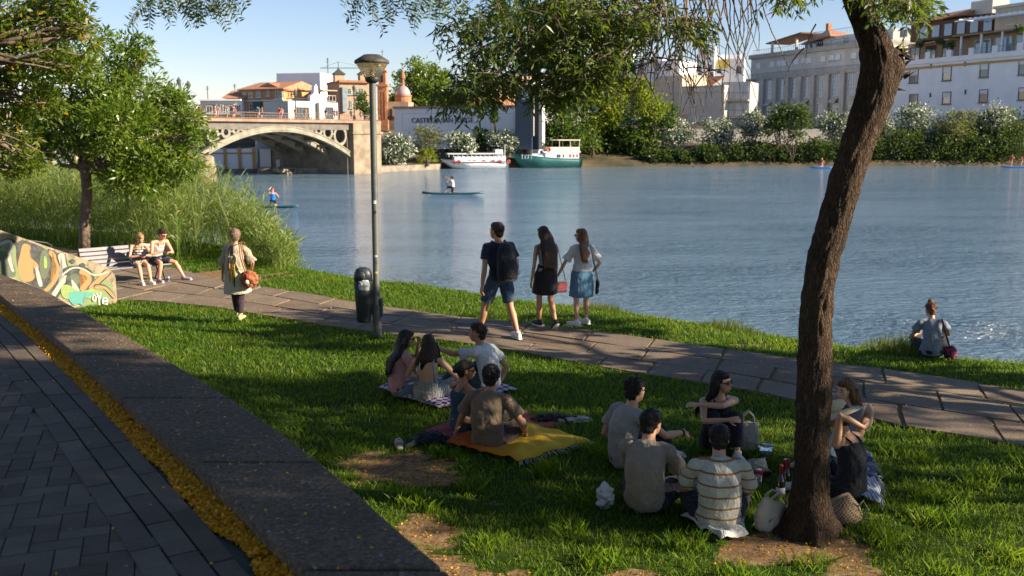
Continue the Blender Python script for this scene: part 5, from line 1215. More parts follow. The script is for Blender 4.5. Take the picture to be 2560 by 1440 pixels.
# ================================================================ boats
def at_water(px,py): return G(px,py,WATER)
hullw=M('boat_white',(.62,.64,.66),(.72,.73,.74),3,.5); hullg=M('boat_green',(.012,.075,.075),(.02,.10,.10),2,.35)
def ring(mb,c,R_,r,axis='Y',n_=18,m=8):
    for i in range(n_):
        pass
    b=len(mb.v)
    for i in range(n_):
        a=2*PI*i/n_
        for j in range(m):
            t=2*PI*j/m; rr=R_+r*math.cos(t); p=(math.cos(a)*rr, r*math.sin(t), math.sin(a)*rr) if axis=='Y' else (math.cos(a)*rr, math.sin(a)*rr, r*math.sin(t))
            mb.v.append((c[0]+p[0],c[1]+p[1],c[2]+p[2]))
    for i in range(n_):
        for j in range(m): mb.f.append((b+i*m+j,b+((i+1)%n_)*m+j,b+((i+1)%n_)*m+(j+1)%m,b+i*m+(j+1)%m)); mb.mi.append(mb.m)
def hull(L,B,H,bow=1.2,sheer=.35,rake=.9):
    """bow at x=0, stern x=L, side view seen from -y"""
    mb=MB(); n_=16; sec=[]
    for i in range(n_+1):
        t=i/n_; w=B/2*min(1,(t/.32))**.6*(1-.12*max(0,t-.7)/.3); z=H+sheer*(1-t)**2*1.2
        xk=L*t+rake*(1-t)**3; xt=L*t-bow*(1-t)**2
        sec.append([(xt,-w,z),(xk*.5+xt*.5,-w*.92,z*.45),(xk,-w*.55,-.25),(xk,w*.55,-.25),(xk*.5+xt*.5,w*.92,z*.45),(xt,w,z)])
    b=0
    for s in sec: mb.v+=s
    for i in range(n_):
        for j in range(5): mb.f.append((i*6+j,i*6+6+j,i*6+7+j,i*6+j+1)); mb.mi.append(0)
        mb.f.append((i*6+5,i*6+11,i*6+6,i*6)); mb.mi.append(0)
    mb.f.append(tuple(n_*6+j for j in range(6))); mb.mi.append(0); mb.f.append((5,4,3,2,1,0)); mb.mi.append(0)
    return mb,sec
g0=at_water(1120,422); g1=at_water(1268,421); L=(g1-g0).length; rz=math.atan2(g1.y-g0.y,g1.x-g0.x)
t=empty('tour_boat',g0,rz,'white canopied tour boat with red life rings moored by the oleanders','boat'); h,sec=hull(L,3,1.0); h.build('hull',hullw,t,True)
def zb(py): return P(1180,py,g0.y).z-WATER
k=L/148.
def xb(px): return (px-1120)*k
mb=MB().box((L*.52,0,1.45),(L*.86,2.5,.75)); mb.build('bulwark',hullw,t)
mb=MB(); mb.box((xb(1185),0,zb(384)),(xb(1256)-xb(1118),2.9,.18)); mb.box((xb(1178),0,zb(386)+.0),(xb(1240)-xb(1145),2.6,.12)); mb.build('canopy',M('canopy_white',(.6,.6,.57),None,rough=.6),t)
mb=MB()
for px in range(1120,1262,11): 
    for s_ in(-1.3,1.3): mb.box((xb(px),s_,(zb(386)+1.5)/2+.2),(.07,.07,zb(386)-1.6))
mb.build('canopy_posts',hullw,t)
MB().box((xb(1192),0,2.0),(xb(1240)-xb(1148),2.3,.8)).build('window_band',M('dark_cabin',(.04,.04,.045),None,rough=.3),t)
mb=MB(); mb.box((xb(1244),0,2.15),(1.1,2.4,1.3)); mb.build('wheelhouse',hullw,t)
for px in(1132,1144,1170,1182,1206,1229,1246,1267):
    mb=MB(); ring(mb,(xb(px),-1.36,zb(404)),.21,.07); mb.build('life_ring',M('ring_red',(.60,.08,.05),None,rough=.5),t,True)
mb=MB(); mb.box((L*.5,-1.52,.98),(L*.95,.08,.08)); mb.build('rub_rail',dark,t)
MB().tube([(L*.96,0,1.8),(L*.96,0,3.6)],.04,6).build('mast',hullw,t)
# green boat
g0=at_water(1292,420); g1=at_water(1446,418); L=(g1-g0).length; rz=math.atan2(g1.y-g0.y,g1.x-g0.x); k=L/154
def xb(px): return (px-1292)*k
t=empty('cabin_boat',g0,rz,'dark green hulled cabin boat with white superstructure and upper deck awning','boat'); h,sec=hull(L,3.4,1.35,1.0,.75); h.build('hull',hullg,t,True)
def box(px0,py0,px1,py1,w,name,mat,parent=t,bev=.0):
    z1=zb2(py0);z0=zb2(py1); return MB().box(((xb(px0)+xb(px1))/2,0,(z0+z1)/2),(xb(px1)-xb(px0),w,z1-z0)).build(name,mat,parent,bevel=bev)
def zb2(py): return P(1370,py,g0.y).z-WATER
box(1330,390,1365,396,2.6,'foredeck_cabin',hullw,bev=.1)
c=box(1322,373,1352,392,2.3,'wheelhouse',hullw,bev=.15)
for a in(1325,1332,1342): box(a,377,a+6,384,2.36,'cabin_window',glass,c)
c=box(1352,380,1438,398,2.9,'saloon',hullw,bev=.15); 
for a,b_ in((1381,1391),(1396,1400),(1412,1418),(1421,1426),(1430,1435)): box(a,386,b_,394,2.96,'saloon_window',glass if a<1410 else M('curtain',(.3,.08,.06),None),c)
box(1348,379,1440,381.5,3.3,'upper_deck',hullw)
box(1360,368,1437,379,3.1,'bulwark',cream)
box(1384,349,1440,351.5,3.1,'awning',M('awning_tan',(.55,.48,.38),None))
mb=MB()
for px in(1388,1415,1438):
    for s_ in(-1.4,1.4): mb.box((xb(px),s_,(zb2(351)+zb2(380))/2),(.07,.07,zb2(351)-zb2(380)))
mb.build('awning_posts',cream,t)
mb=MB(); ring(mb,(xb(1360),-1.62,zb2(374)),.3,.09); mb.build('life_ring',M('ring_red',(.60,.08,.05),None,rough=.5),t,True)
mb=MB(); 
for i in range(5): mb.box((xb(1298+i*7),-1.2+i*-.05,zb2(391)),(.04,.04,.7))
mb.bar((xb(1296),-1.0,zb2(388)),(xb(1330),-1.5,zb2(388)),.05,.05); mb.build('bow_rail',hullw,t)
# pontoon
g0=at_water(1444,416); g1=at_water(1600,414); L=(g1-g0).length; rz=math.atan2(g1.y-g0.y,g1.x-g0.x)
t=empty('pontoon',g0,rz,'long low blue floating pontoon moored behind the green boat','pontoon'); MB().box((L/2,1,.22),(L,2.4,.45)).build('float',M('pontoon_blue',(.01,.05,.20),None,rough=.5),t); MB().box((L*.47,1,.52),(L*.94,2.6,.1)).build('deck',M('deck_board',(.18,.09,.07),None),t)
MB().box((L/2,-.26,.3),(.12,.1,.5)).build('fender',dark,t)
mb=MB().ball((0,0,.25),(1.1,.5,.35),None,12,8); o=mb.build('upturned_boat',hullw,None,True); o.location=(g0.x+1.2,g0.y+1.2,WATER+.55); tag(o,'pale upturned rowing boat lying on the blue pontoon','rowing boat')
g=P(1525,404,163); o=MB().lathe((0,0,0),[(.28,0),(.28,1.6),(.36,1.62),(.36,1.75),(.05,2.2),(.01,2.25)],10).build('mooring_pile',[M('pile_blue',(.10,.13,.18),None)],None); o.location=g; tag(o,'dark pile with white conical cap standing behind the blue pontoon','mooring pile')
MB().lathe((0,0,1.62),[(.37,0),(.37,.14),(.06,.62),(.01,.64)],10).build('cap',white,o)
# ================================================================ PEOPLE
def skinmat(name,c):
    n=NT(name); co=n.co(); col=n.mix(.35,n.ramp(n.noise(14,3,.5,co),[(.3,tuple(x*.86 for x in c)),(.7,c)]),c)
    p=n.bsdf(col,.5,n.bump(n.noise(120,2,.5,co),.12,.002),.4); p.inputs['Subsurface Weight'].default_value=.12; p.inputs['Subsurface Radius'].default_value=(.012,.004,.002); return n.done(p)
SK={'fair':skinmat('skin_fair',(.60,.34,.21)),'tan':skinmat('skin_tan',(.44,.225,.125)),'olive':skinmat('skin_olive',(.50,.28,.165)),'rosy':skinmat('skin_rosy',(.60,.31,.20)),'brown':skinmat('skin_brown',(.36,.17,.09))}
def hairmat(name,c1,c2):
    n=NT(name); co=n.co(scale=(70,70,9)); f=n.noise(1.0,4,.6,co); p=n.bsdf(n.ramp(f,[(.3,c1),(.7,c2)]),.5,n.bump(f,.9,.012),.22); return n.done(p)
HM={'black':hairmat('hair_black',(.007,.006,.006),(.03,.024,.02)),'dark':hairmat('hair_dark_brown',(.016,.009,.006),(.055,.03,.019)),'auburn':hairmat('hair_auburn',(.06,.022,.010),(.20,.085,.035)),'blond':hairmat('hair_blond',(.22,.12,.05),(.42,.26,.12)),'grey':hairmat('hair_grey_brown',(.10,.06,.045),(.30,.20,.15))}
def cloth(name,c,c2=None,stripes=None,denim=False,rough=.9):
    if ('cl',name) in _m: return _m[('cl',name)]
    n=NT(name); co=n.co(); base=n.ramp(n.noise(9,4,.6,co),[(.3,tuple(x*.88 for x in c)),(.7,c)])
    if denim: base=n.mix(.5,base,n.ramp(n.noise(160,2,.5,co),[(.3,tuple(x*.6 for x in c)),(.7,tuple(min(1,x*1.6) for x in c))]))
    if stripes:
        axis,per,duty,c2=stripes; sx=n.n('ShaderNodeSeparateXYZ'); n.l(co,sx.inputs[0]); z=sx.outputs[axis]
        z=n.math('ADD',z,n.math('MULTIPLY',n.noise(4,2,.5,co),per*.12))
        fr=n.math('FRACT',n.math('DIVIDE',n.math('ADD',z,7.0),per)); m=n.math('LESS_THAN',fr,duty); base=n.mix(m,base,c2)
    wr=n.math('ADD',n.noise(8,4,.6,n.co(scale=(1,1,.5)),1.8),n.math('MULTIPLY',n.noise(240,2,.5,co),.12))
    p=n.bsdf(base,rough,n.bump(wr,.8,.045),.2); p.inputs['Sheen Weight'].default_value=.15
    _m[('cl',name)]=n.done(p); return _m[('cl',name)]
def ik(a,t,l1,l2,pole):
    d=t-a; L=max(min(d.length,(l1+l2)*.996),abs(l1-l2)+.02); dn=d.normalized(); x=(l1*l1-l2*l2+L*L)/(2*L); h=math.sqrt(max(l1*l1-x*x,0))
    p=V(pole)-dn*V(pole).dot(dn)
    if p.length<1e-4: p=orth(dn)[1]
    return a+dn*x+p.normalized()*h,a+dn*L
class Fig:
    def __init__(s,label,base,rz,h=1.75,sex='m',skin='tan',build=1.0,pel=(0,0,.92),neck=(0,.05,1),slouch=.02,twist=0,yaw=0,pitch=0,roll=0,
                 hR=None,hL=None,eR=(.3,-.6,-.2),eL=(-.3,-.6,-.2),fR=(.1,.05,.08),fL=(-.1,-.05,.08),kR=(0,1,.1),kL=(0,1,.1),tR=(0,1,0),tL=(0,1,0),pR=None,pL=None,curlR=.5,curlL=.5,hdR=None,hdL=None,vox=.0075,barefoot=True,group=None,face=True,pelf=(0,1,0),hipz=True):
        s.root=empty('person',base,rz,label,'person',group); s.h=h; s.sex=sex; s.vox=vox; k=h/1.75; s.k=k; s.b=build; s.skin=SK[skin]
        H=h; P0=V(pel); s.P0=P0; nd=V(neck).normalized(); NB=P0+nd*(.298*H); s.NB=NB
        mid=(P0+NB)/2-V((0,slouch,0)) if abs(nd.y)<.8 else (P0+NB)/2+V((0,0,slouch)); 
        s.sp=lambda t:(P0*(1-t)**2+ (mid*2-(P0+NB)/2)*2*t*(1-t)+NB*t*t)
        pf=V(pelf).normalized(); cf=Matrix.Rotation(R(twist),3,nd)@V((0,1,0)); cf=(cf-nd*cf.dot(nd)).normalized(); s.cf=cf; s.pf=pf
        cr=nd.cross(cf)*-1; s.cr=cr; pr=pf.cross(V((0,0,1))).normalized(); s.pr=pr; s.nd=nd
        shw=(.118 if sex=='m' else .103)*H*(.5+.5*build)
        sc=s.sp(.88); s.shR=sc+cr*shw; s.shL=sc-cr*shw; hw=.052*H if sex=='m' else .056*H
        s.hipR=P0+pr*hw-V((0,0,.01)); s.hipL=P0-pr*hw-V((0,0,.01))
        ua,fa=.178*H,.150*H; th,sh=.240*H,.236*H
        hR=V(hR) if hR else s.shR+V((.06,.03,-.31*H)); hL=V(hL) if hL else s.shL+V((-.06,.03,-.31*H))
        s.elR,s.wrR=ik(s.shR,hR,ua,fa,eR); s.elL,s.wrL=ik(s.shL,hL,ua,fa,eL)
        s.knR,s.anR=ik(s.hipR,V(fR),th,sh,kR); s.knL,s.anL=ik(s.hipL,V(fL),th,sh,kL); s.tR=V(tR).normalized(); s.tL=V(tL).normalized()
        # head
        hf=Matrix.Rotation(R(yaw),3,'Z')@V((cf.x,cf.y,0)).normalized(); rt=hf.cross(V((0,0,1))); hf=Matrix.Rotation(R(pitch),3,rt)@hf; u=rt.cross(hf); 
        if roll: q=Matrix.Rotation(R(roll),3,hf); u=q@u; rt=q@rt
        s.hf,s.hu,s.hs=hf,u,rt; nup=(nd*.45+V((0,0,.55))).normalized(); s.hc=NB+nup*(.034*H)+u*(.060*H)+hf*(.020*H)
        s.HM=Matrix((rt,hf,u)).transposed()
        s.body(curlR,curlL,pR,pL,hdR,hdL,face,barefoot)
    def rings(s,ts,add=0,mul=1):
        k=s.k*(.6+.4*s.b); m=s.sex=='m'
        tab=[(-.16,.10,.085),(-.06,.150,.110),(.04,.160,.115),(.15,.155,.112),(.3,.136,.102),(.42,.132,.100),(.55,.142,.108),(.7,.156,.112),(.82,.158,.105),(.92,.115,.085),(1.0,.068,.066),(1.08,.056,.058)] if m else \
            [(-.16,.10,.09),(-.06,.158,.115),(.04,.168,.120),(.15,.155,.110),(.3,.122,.092),(.42,.112,.087),(.55,.122,.096),(.7,.138,.104),(.82,.138,.095),(.92,.098,.075),(1.0,.056,.056),(1.08,.047,.049)]
        T=[x[0] for x in tab]; out=[];rad=[];hint=[]
        for t in ts:
            w=float(np.interp(t,T,[x[1] for x in tab]))*k*mul+add; d=float(np.interp(t,T,[x[2] for x in tab]))*k*mul+add
            if 0<=t<=1: p=s.sp(t)
            elif t<0: p=s.P0+(s.P0-s.sp(.15)).normalized()*(-t*.3*s.h)
            else: p=s.NB+s.nd*((t-1)*.3*s.h)
            out.append(p); rad.append((w,d)); tt=min(max(t,0),1); hint.append((s.pf*(1-tt)+s.cf*tt).normalized())
        return out,rad,hint
    def body(s,cR,cL,pR,pL,hdR,hdL,face,barefoot):
        mb=MB(); k=s.k*(.55+.45*s.b); m=s.sex=='m'; g=1.0 if m else .87
        p,r,h=s.rings([-.16,-.06,.04,.15,.3,.42,.55,.7,.82,.92,1.0,1.08]); mb.loft(p,r,18,h)
        for sh,el,wr in((s.shR,s.elR,s.wrR),(s.shL,s.elL,s.wrL)):
            mb.tube([sh.lerp(s.sp(.97),.65),sh.lerp(s.sp(.93),.25)+V((0,0,.005)),sh],[.05*k,.052*k*g,.050*k*g],10); mb.ball(sh,.056*k*g)
            mb.tube([sh,sh.lerp(el,.35),sh.lerp(el,.8),el,el.lerp(wr,.25),el.lerp(wr,.6),wr],[.050*k*g,.050*k*g,.040*k*g,.039*k*g,.041*k*g,.034*k*g,.026*k*g],10)
        for hp,kn,an in((s.hipR,s.knR,s.anR),(s.hipL,s.knL,s.anL)):
            mb.ball(hp,.088*k); mb.tube([hp,hp.lerp(kn,.25),hp.lerp(kn,.6),hp.lerp(kn,.92),kn,kn.lerp(an,.12),kn.lerp(an,.32),kn.lerp(an,.65),kn.lerp(an,.9),an],[.090*k,.085*k,.070*k,.056*k,.055*k,.052*k,.058*k,.044*k,.034*k,.034*k],12)
        for kn,an,tt in((s.knR,s.anR,s.tR),(s.knL,s.anL,s.tL)):
            dn=(an-kn).normalized(); q=an+dn*.035*k
            mb.loft([q-tt*.055*k,q-tt*.02*k,q+tt*.06*k,q+tt*.13*k,q+tt*.175*k],[(.026*k,.028*k),(.034*k,.036*k),(.038*k,.030*k),(.042*k,.02*k),(.03*k,.012*k)],10,tuple(-dn))
            mb.tube([an,q],[.034*k,.034*k],8)
        # neck + head
        c=s.hc; u,f,sd,Mx=s.hu,s.hf,s.hs,s.HM; hk=s.h/1.75*(1.07 if m else 1.03); nr=.060*k*(1 if m else .84)
        mb.tube([s.sp(.94),s.NB,c-u*.05*hk-f*.025*hk],[nr*1.2,nr,nr*.95],12)
        mb.ball(c+u*.022*hk-f*.012*hk,(.074*hk,.094*hk,.092*hk),Mx,16,12)
        mb.loft([c-u*.0*hk+f*.03*hk,c-u*.05*hk+f*.032*hk,c-u*.085*hk+f*.045*hk,c-u*.105*hk+f*.052*hk],[(.066*hk,.062*hk),(.058*hk,.055*hk),(.042*hk,.042*hk),(.022*hk,.022*hk)],12,tuple(f))
        if face:
            mb.loft([c+u*.02*hk+f*.076*hk,c-u*.012*hk+f*.092*hk,c-u*.030*hk+f*.098*hk,c-u*.040*hk+f*.085*hk],[(.008*hk,.012*hk),(.010*hk,.014*hk),(.014*hk,.015*hk),(.012*hk,.008*hk)],8,tuple(f))
            mb.ball(c-u*.057*hk+f*.084*hk,(.021*hk,.012*hk,.008*hk),Mx,8,6); mb.ball(c-u*.069*hk+f*.082*hk,(.018*hk,.011*hk,.007*hk),Mx,8,6)
            for sg in(-1,1): mb.ball(c+u*.026*hk+f*.072*hk+sd*(sg*.028*hk),(.022*hk,.012*hk,.008*hk),Mx,8,6); mb.ball(c-u*.004*hk-f*.008*hk+sd*(sg*.074*hk),(.010*hk,.020*hk,.032*hk),Mx,8,6)
        for side,wr,el,cu,pn,hd in(('R',s.wrR,s.elR,cR,pR,hdR),('L',s.wrL,s.elL,cL,pL,hdL)):
            d=(V(hd).normalized() if hd else (wr-el).normalized()); pn=V(pn) if pn else (s.P0+V((0,0,.15))-wr); pn=(pn-d*pn.dot(d)).normalized()
            th=d.cross(pn)*(1 if side=='R' else -1) # thumb side
            if (s.cf.dot(th)<0 and abs(s.cf.dot(th))>.3): th=-th
            s.hand(mb,wr,d,pn,th,s.k*(1 if m else .9),cu)
        s.body_o=remeshed(mb,'body',s.skin,s.root,s.vox,3)
        if face:
            em=M('eye_dark',(.02,.015,.012),None,rough=.2); lp=M('lip',(.38,.13,.11),None,rough=.5)
            for sg in(-1,1): MB().ball(c+u*.004*hk+f*.081*hk+sd*(sg*.030*hk),(.012*hk,.006*hk,.006*hk),Mx,8,6).build('eye',em,s.root,True); MB().ball(c+u*.028*hk+f*.088*hk+sd*(sg*.030*hk),(.019*hk,.006*hk,.004*hk),Mx,8,5).build('eyebrow',HM['dark'],s.root,True)
            MB().ball(c-u*.063*hk+f*.091*hk,(.022*hk,.008*hk,.008*hk),Mx,8,5).build('mouth',lp,s.root,True)
    def hand(s,mb,w,d,pn,th,k,cu):
        pal=w+d*.085*k; mb.loft([w-d*.01*k,w+d*.02*k,w+d*.055*k,pal],[(.024*k,.018*k),(.032*k,.016*k),(.040*k,.014*k),(.040*k,.012*k)],10,tuple(pn))
        for i,(o,l) in enumerate(((.030,.92),(.010,1.0),(-.011,.95),(-.031,.76))):
            q=pal+th*(o*k)-d*.006*k; dd=(d+th*(o*2.2)).normalized(); pts=[q-d*.01*k]; r=[]
            for j,sl in enumerate((.040,.027,.022)):
                a=cu*(.55+.25*j+.12*i*.4); dd=(dd*math.cos(a)+pn*math.sin(a)).normalized(); pts.append(pts[-1]+dd*(sl*l*k))
            mb.tube(pts,[.0088*k,.0084*k,.0076*k,.006*k],7)
        q=w+d*.022*k+th*.026*k; mb.tube([q,q+(d*.5+th*.8+pn*.3).normalized()*.036*k,q+(d*.5+th*.8+pn*.3).normalized()*.036*k+(d*.9+th*.35+pn*.4*cu).normalized()*.030*k,q+(d*.5+th*.8+pn*.3).normalized()*.036*k+(d*.9+th*.3+pn*.5*cu).normalized()*.052*k],[.013*k,.011*k,.0095*k,.007*k],7)
    # ------------------------------------------------------------ garments
    def top(s,mat,name='t_shirt',sleeve=.5,hem=-.02,loose=.014,neckT=.985,flare=.012,seam=None,vox=None,straps=False,disp=.034):
        mb=MB(); k=s.k*(.55+.45*s.b)
        ts=[t for t in(-.10,-.02,.06,.15,.3,.42,.55,.7,.82) if t>hem]; ts=[hem]+ts+([.92,neckT] if not straps else [])
        p,r,h=s.rings(ts,loose); r=[(a+flare*max(0,1-i/3)+ (loose*.8 if .2<t<.6 else 0),b+flare*max(0,1-i/3)+(loose*.7 if .2<t<.6 else 0)) for i,((a,b),t) in enumerate(zip(r,ts))]
        if not straps: r[-2]=(r[-2][0]+.004,r[-2][1]+.006)
        mb.loft(p,r,20,h)
        if sleeve:
            for sh,el in((s.shR,s.elR),(s.shL,s.elL)):
                mb.tube([sh.lerp(s.sp(.97),.55)+V((0,0,.004)),sh.lerp(s.sp(.93),.25)+V((0,0,.012)),sh],[.056*k,.060*k,.062*k],12); mb.ball(sh,.066*k,None,12,8)
                mb.tube([sh,sh.lerp(el,sleeve*.5),sh.lerp(el,sleeve*.9),sh.lerp(el,sleeve)],[.064*k,.066*k,.066*k+loose*.8,.064*k+loose*.9],12)
        o=remeshed(mb,name,mat,s.root,vox or .010,4,disp*1.0,.10,.006,.03)
        if straps:
            sm=MB()
            for sg in(-1,1):
                a=s.sp(.80)+s.cr*(sg*.065*k)-s.cf*.105*k; b=s.sp(.97)+s.cr*(sg*.075*k)+V((0,0,.02)); c=s.sp(.80)+s.cr*(sg*.065*k)+s.cf*.105*k; b2=s.sp(.90)+s.cr*(sg*.072*k)-s.cf*.085*k
                sm.tube([a,b2,b,s.sp(.90)+s.cr*(sg*.072*k)+s.cf*.085*k,c],[.010,.009,.009,.009,.010],6)
            sm.build('strap',mat,s.root,True)
        return o
    def shorts(s,mat,name='shorts',frac=.75,loose=.014,waist=.12):
        mb=MB(); k=s.k*(.55+.45*s.b); p,r,h=s.rings([-.17,-.08,0,.06,waist],loose); mb.loft(p,r,18,h)
        for hp,kn,an in((s.hipR,s.knR,s.anR),(s.hipL,s.knL,s.anL)):
            mb.ball(hp,.1*k,None,12,8)
            if frac<=1: mb.tube([hp,hp.lerp(kn,frac*.4),hp.lerp(kn,frac*.9),hp.lerp(kn,frac)],[.104*k,.098*k+loose*.6,.080*k+loose*1.2,.078*k+loose*1.3],12)
            else:
                fr=frac-1; mb.tube([hp,hp.lerp(kn,.3),hp.lerp(kn,.8),kn,kn.lerp(an,fr*.4),kn.lerp(an,fr*.9),kn.lerp(an,fr)],[.104*k,.094*k+loose*.5,.070*k+loose*.8,.066*k+loose,.062*k+loose,.052*k+loose,.050*k+loose],12)
        return remeshed(mb,name,mat,s.root,.010,4,.018,.09)
    def skirt(s,mat,L=.42,name='skirt',flare=.03,waist=.2,vox=.010):
        mb=MB(); p,r,h=s.rings([0,.08,waist],.022); r=[(r[0][0]+.02,r[0][1]+.02),(r[1][0]+.008,r[1][1]+.012)]+r[2:]; z=p[0]; kn=(s.knR+s.knL)/2; d=((kn-s.P0).normalized()) 
        sw=abs((s.knR-s.knL).dot(s.pr))/2
        pts=[z+d*L*t for t in(1,.66,.33)]+p; rr=[(r[0][0]+flare*t+.0,r[0][1]+flare*t*.8+.01) for t in(1,.66,.33)]+r; mb.loft(pts,rr,20,[s.pf]*3+h)
        return remeshed(mb,name,mat,s.root,vox,4,.018,.08)
    def lap(s,mat,frac=.9,name='skirt',loose=.02):
        """seated skirt or dress covering both thighs"""
        mb=MB(); k=s.k; p,r,h=s.rings([-.15,-.05,.05,.2],loose); mb.loft(p,r,18,h)
        for hp,kn in((s.hipR,s.knR),(s.hipL,s.knL)): mb.tube([hp,hp.lerp(kn,frac*.5),hp.lerp(kn,frac)],[.105*k,.098*k,.09*k],12)
        a,b=s.hipR.lerp(s.knR,frac*.85),s.hipL.lerp(s.knL,frac*.85); mb.tube([a,(a+b)/2-V((0,0,.02)),b],[.07*k,.06*k,.07*k],10); mb.tube([s.P0,(a+b)/2],[.1*k,.07*k],10)
        return remeshed(mb,name,mat,s.root,.010,4,.018,.09)
    def shoes(s,mat,sole=None,name='shoe'):
        k=s.k
        for kn,an,tt in((s.knR,s.anR,s.tR),(s.knL,s.anL,s.tL)):
            up=(kn-an).normalized(); up=(up-tt*up.dot(tt)).normalized(); q=an-up*.035*k; mb=MB()
            mb.loft([q-tt*.075*k,q-tt*.05*k,q+tt*.0*k,q+tt*.06*k,q+tt*.13*k,q+tt*.185*k,q+tt*.20*k],[(.028*k,.036*k),(.040*k,.048*k),(.044*k,.052*k),(.046*k,.044*k),(.050*k,.034*k),(.042*k,.026*k),(.02*k,.016*k)],12,tuple(up))
            mb.tube([q,an+up*.03*k],[.042*k,.043*k],10)
            o=remeshed(mb,name,mat,s.root,.008,3)
            if sole is not None:
                m2=MB(); m2.loft([q-tt*.08*k-up*.042*k,q+tt*.0-up*.042*k,q+tt*.12*k-up*.040*k,q+tt*.205*k-up*.034*k],[(.034*k,.011*k),(.044*k,.011*k),(.052*k,.011*k),(.026*k,.010*k)],12,tuple(up)); m2.build('sole',sole,o,True)
    def glasses(s,mat=None,name='sunglasses'):
        c=s.hc; u,f,sd=s.hu,s.hf,s.hs; k=s.k*.98; m=mat or M('lens_black',(.008,.008,.01),None,rough=.12,spec=.8); mb=MB()
        for sg in(-1,1):
            mb.loft([c+u*.004*k+f*.094*k+sd*(sg*.031*k),c+u*.004*k+f*.099*k+sd*(sg*.031*k)],[(.026*k,.021*k)]*2,14,tuple(u)); mb.bar(c+u*.012*k+f*.092*k+sd*(sg*.056*k),c+u*.01*k-f*.0*k+sd*(sg*.080*k),.004,.007)
        mb.bar(c+u*.01*k+f*.098*k-sd*.008*k,c+u*.01*k+f*.098*k+sd*.008*k,.005,.005); return mb.build(name,m,s.root)
    def hair(s,col,style='short',L=.3,vol=1.0,name='hair',back=None):
        c=s.hc; u,f,sd,Mx=s.hu,s.hf,s.hs,s.HM; k=s.k*(1.07 if s.sex=='m' else 1.04); mb=MB(); m=HM[col]; rg=random.Random(len(s.root['label'])+7)
        mb.ball(c+u*.038*k-f*.028*k,(.084*k*vol,.098*k*vol,.094*k*vol),Mx,16,12)
        mb.ball(c+u*.075*k+f*.018*k,(.066*k*vol,.070*k*vol,.048*k*vol),Mx,14,10)
        mb.ball(c-u*.02*k-f*.055*k,(.068*k*vol,.055*k*vol,.075*k),Mx,12,8)
        down=V((0,0,-1)); bk=-f
        disp=.018 if style=='short' else .012
        if style=='curly': disp=.04
        lk=[]
        if style in('long','half'):
            body_b=-s.cf
            A=c+u*.02*k-f*.06*k; B=c-u*.09*k+bk*.075*k; Cc=s.NB+body_b*(.085*s.k)+V((0,0,-.04)); D=s.sp(.75)+body_b*(.135*s.k); E=s.sp(max(.2,1-L/(.3*s.h)))+body_b*(.135*s.k)
            if back is not None: Cc=Cc+V(back)*.5; D=D+V(back); E=E+V(back)*1.3
            pts=[A,B,Cc,D,E]; w=[.090,.118,.150,.165,.12]; dp=[.07,.065,.055,.045,.025]
            if L<.2: pts=[A,B,Cc,Cc+V((0,0,-.07))+body_b*.02]; w=w[:4]; dp=dp[:3]+[.02]
            mb.loft(pts,[(a*k*vol,b*k) for a,b in zip(w,dp)],14,tuple(s.hf if abs((pts[1]-pts[0]).normalized().dot(s.hf))<.9 else u))
            for sg in(-1,1): mb.tube([c+u*.03*k+sd*sg*.07*k-f*.01*k,c-u*.05*k+sd*sg*.078*k-f*.015*k,c-u*.11*k+sd*sg*.075*k-f*.03*k],[.026*k,.026*k,.022*k],8)
            lk=[(pts,w)]
        if style=='bun': mb.ball(c+u*.10*k-f*.075*k,(.042*k,.042*k,.04*k),Mx,12,8)
        if style=='lowbun': mb.ball(c-u*.0*k-f*.13*k,(.036*k,.036*k,.036*k),Mx,12,8); mb.tube([c-f*.06*k,c-f*.12*k],[.03*k,.022*k],8)
        if style=='topknot': mb.ball(c+u*.135*k-f*.03*k,(.045*k,.045*k,.05*k),Mx,12,8); disp=.02
        if style=='pony': mb.tube([c+u*.08*k-f*.09*k,c+u*.07*k-f*.13*k,c-u*.02*k-f*.15*k],[.02*k,.03*k,.02*k],8)
        if style=='messy': 
            mb.ball(c+u*.05*k-f*.03*k,(.098*k,.104*k,.10*k),Mx,12,8); disp=.04
        o=remeshed(mb,name,m,s.root,.0075,2,disp,.05 if style!='curly' else .025,.012 if style in('curly','messy','short') else .004,.018)
        # loose locks
        st=MB()
        if lk:
            pts,w=lk[0]
            for i in range(90):
                a=rg.uniform(-1,1); rr=rg.uniform(.7,1.08); off=[]
                for j,p in enumerate(pts):
                    off.append(p+s.hs*(a*w[min(j,len(w)-1)]*k*vol*rr)+bk*((.045-.006*j)*k*math.sqrt(max(0,1-a*a)))+V((rg.uniform(-.006,.006),rg.uniform(-.006,.006),-rg.uniform(.0,.05) if j==len(pts)-1 else 0)))
                st.tube(off,[.004,.0045,.004,.003,.0012][:len(off)],4)
        else:
            for i in range(70 if style in('messy','topknot','bun') else 46):
                d=V((rg.gauss(0,1),rg.gauss(-.4,.8),rg.gauss(.6,.7))).normalized(); q=c+u*.038*k-f*.028*k+Mx@V((d.x*.083*k,d.y*.096*k,d.z*.093*k)); t=(Mx@V((rg.gauss(0,.5),-.6 if d.y<.3 else .6,rg.gauss(-.2,.5)))).normalized(); l=rg.uniform(.02,.035)*(1.8 if style in('messy','topknot') else .9)
                st.tube([q,q+t*l*.5+(q-c).normalized()*.006,q+t*l+(q-c).normalized()*(.004 if style!='messy' else .02)],[.003,.0022,.0008],4)
        tag(st.build('strands',m,o,True),kind='stuff'); return o
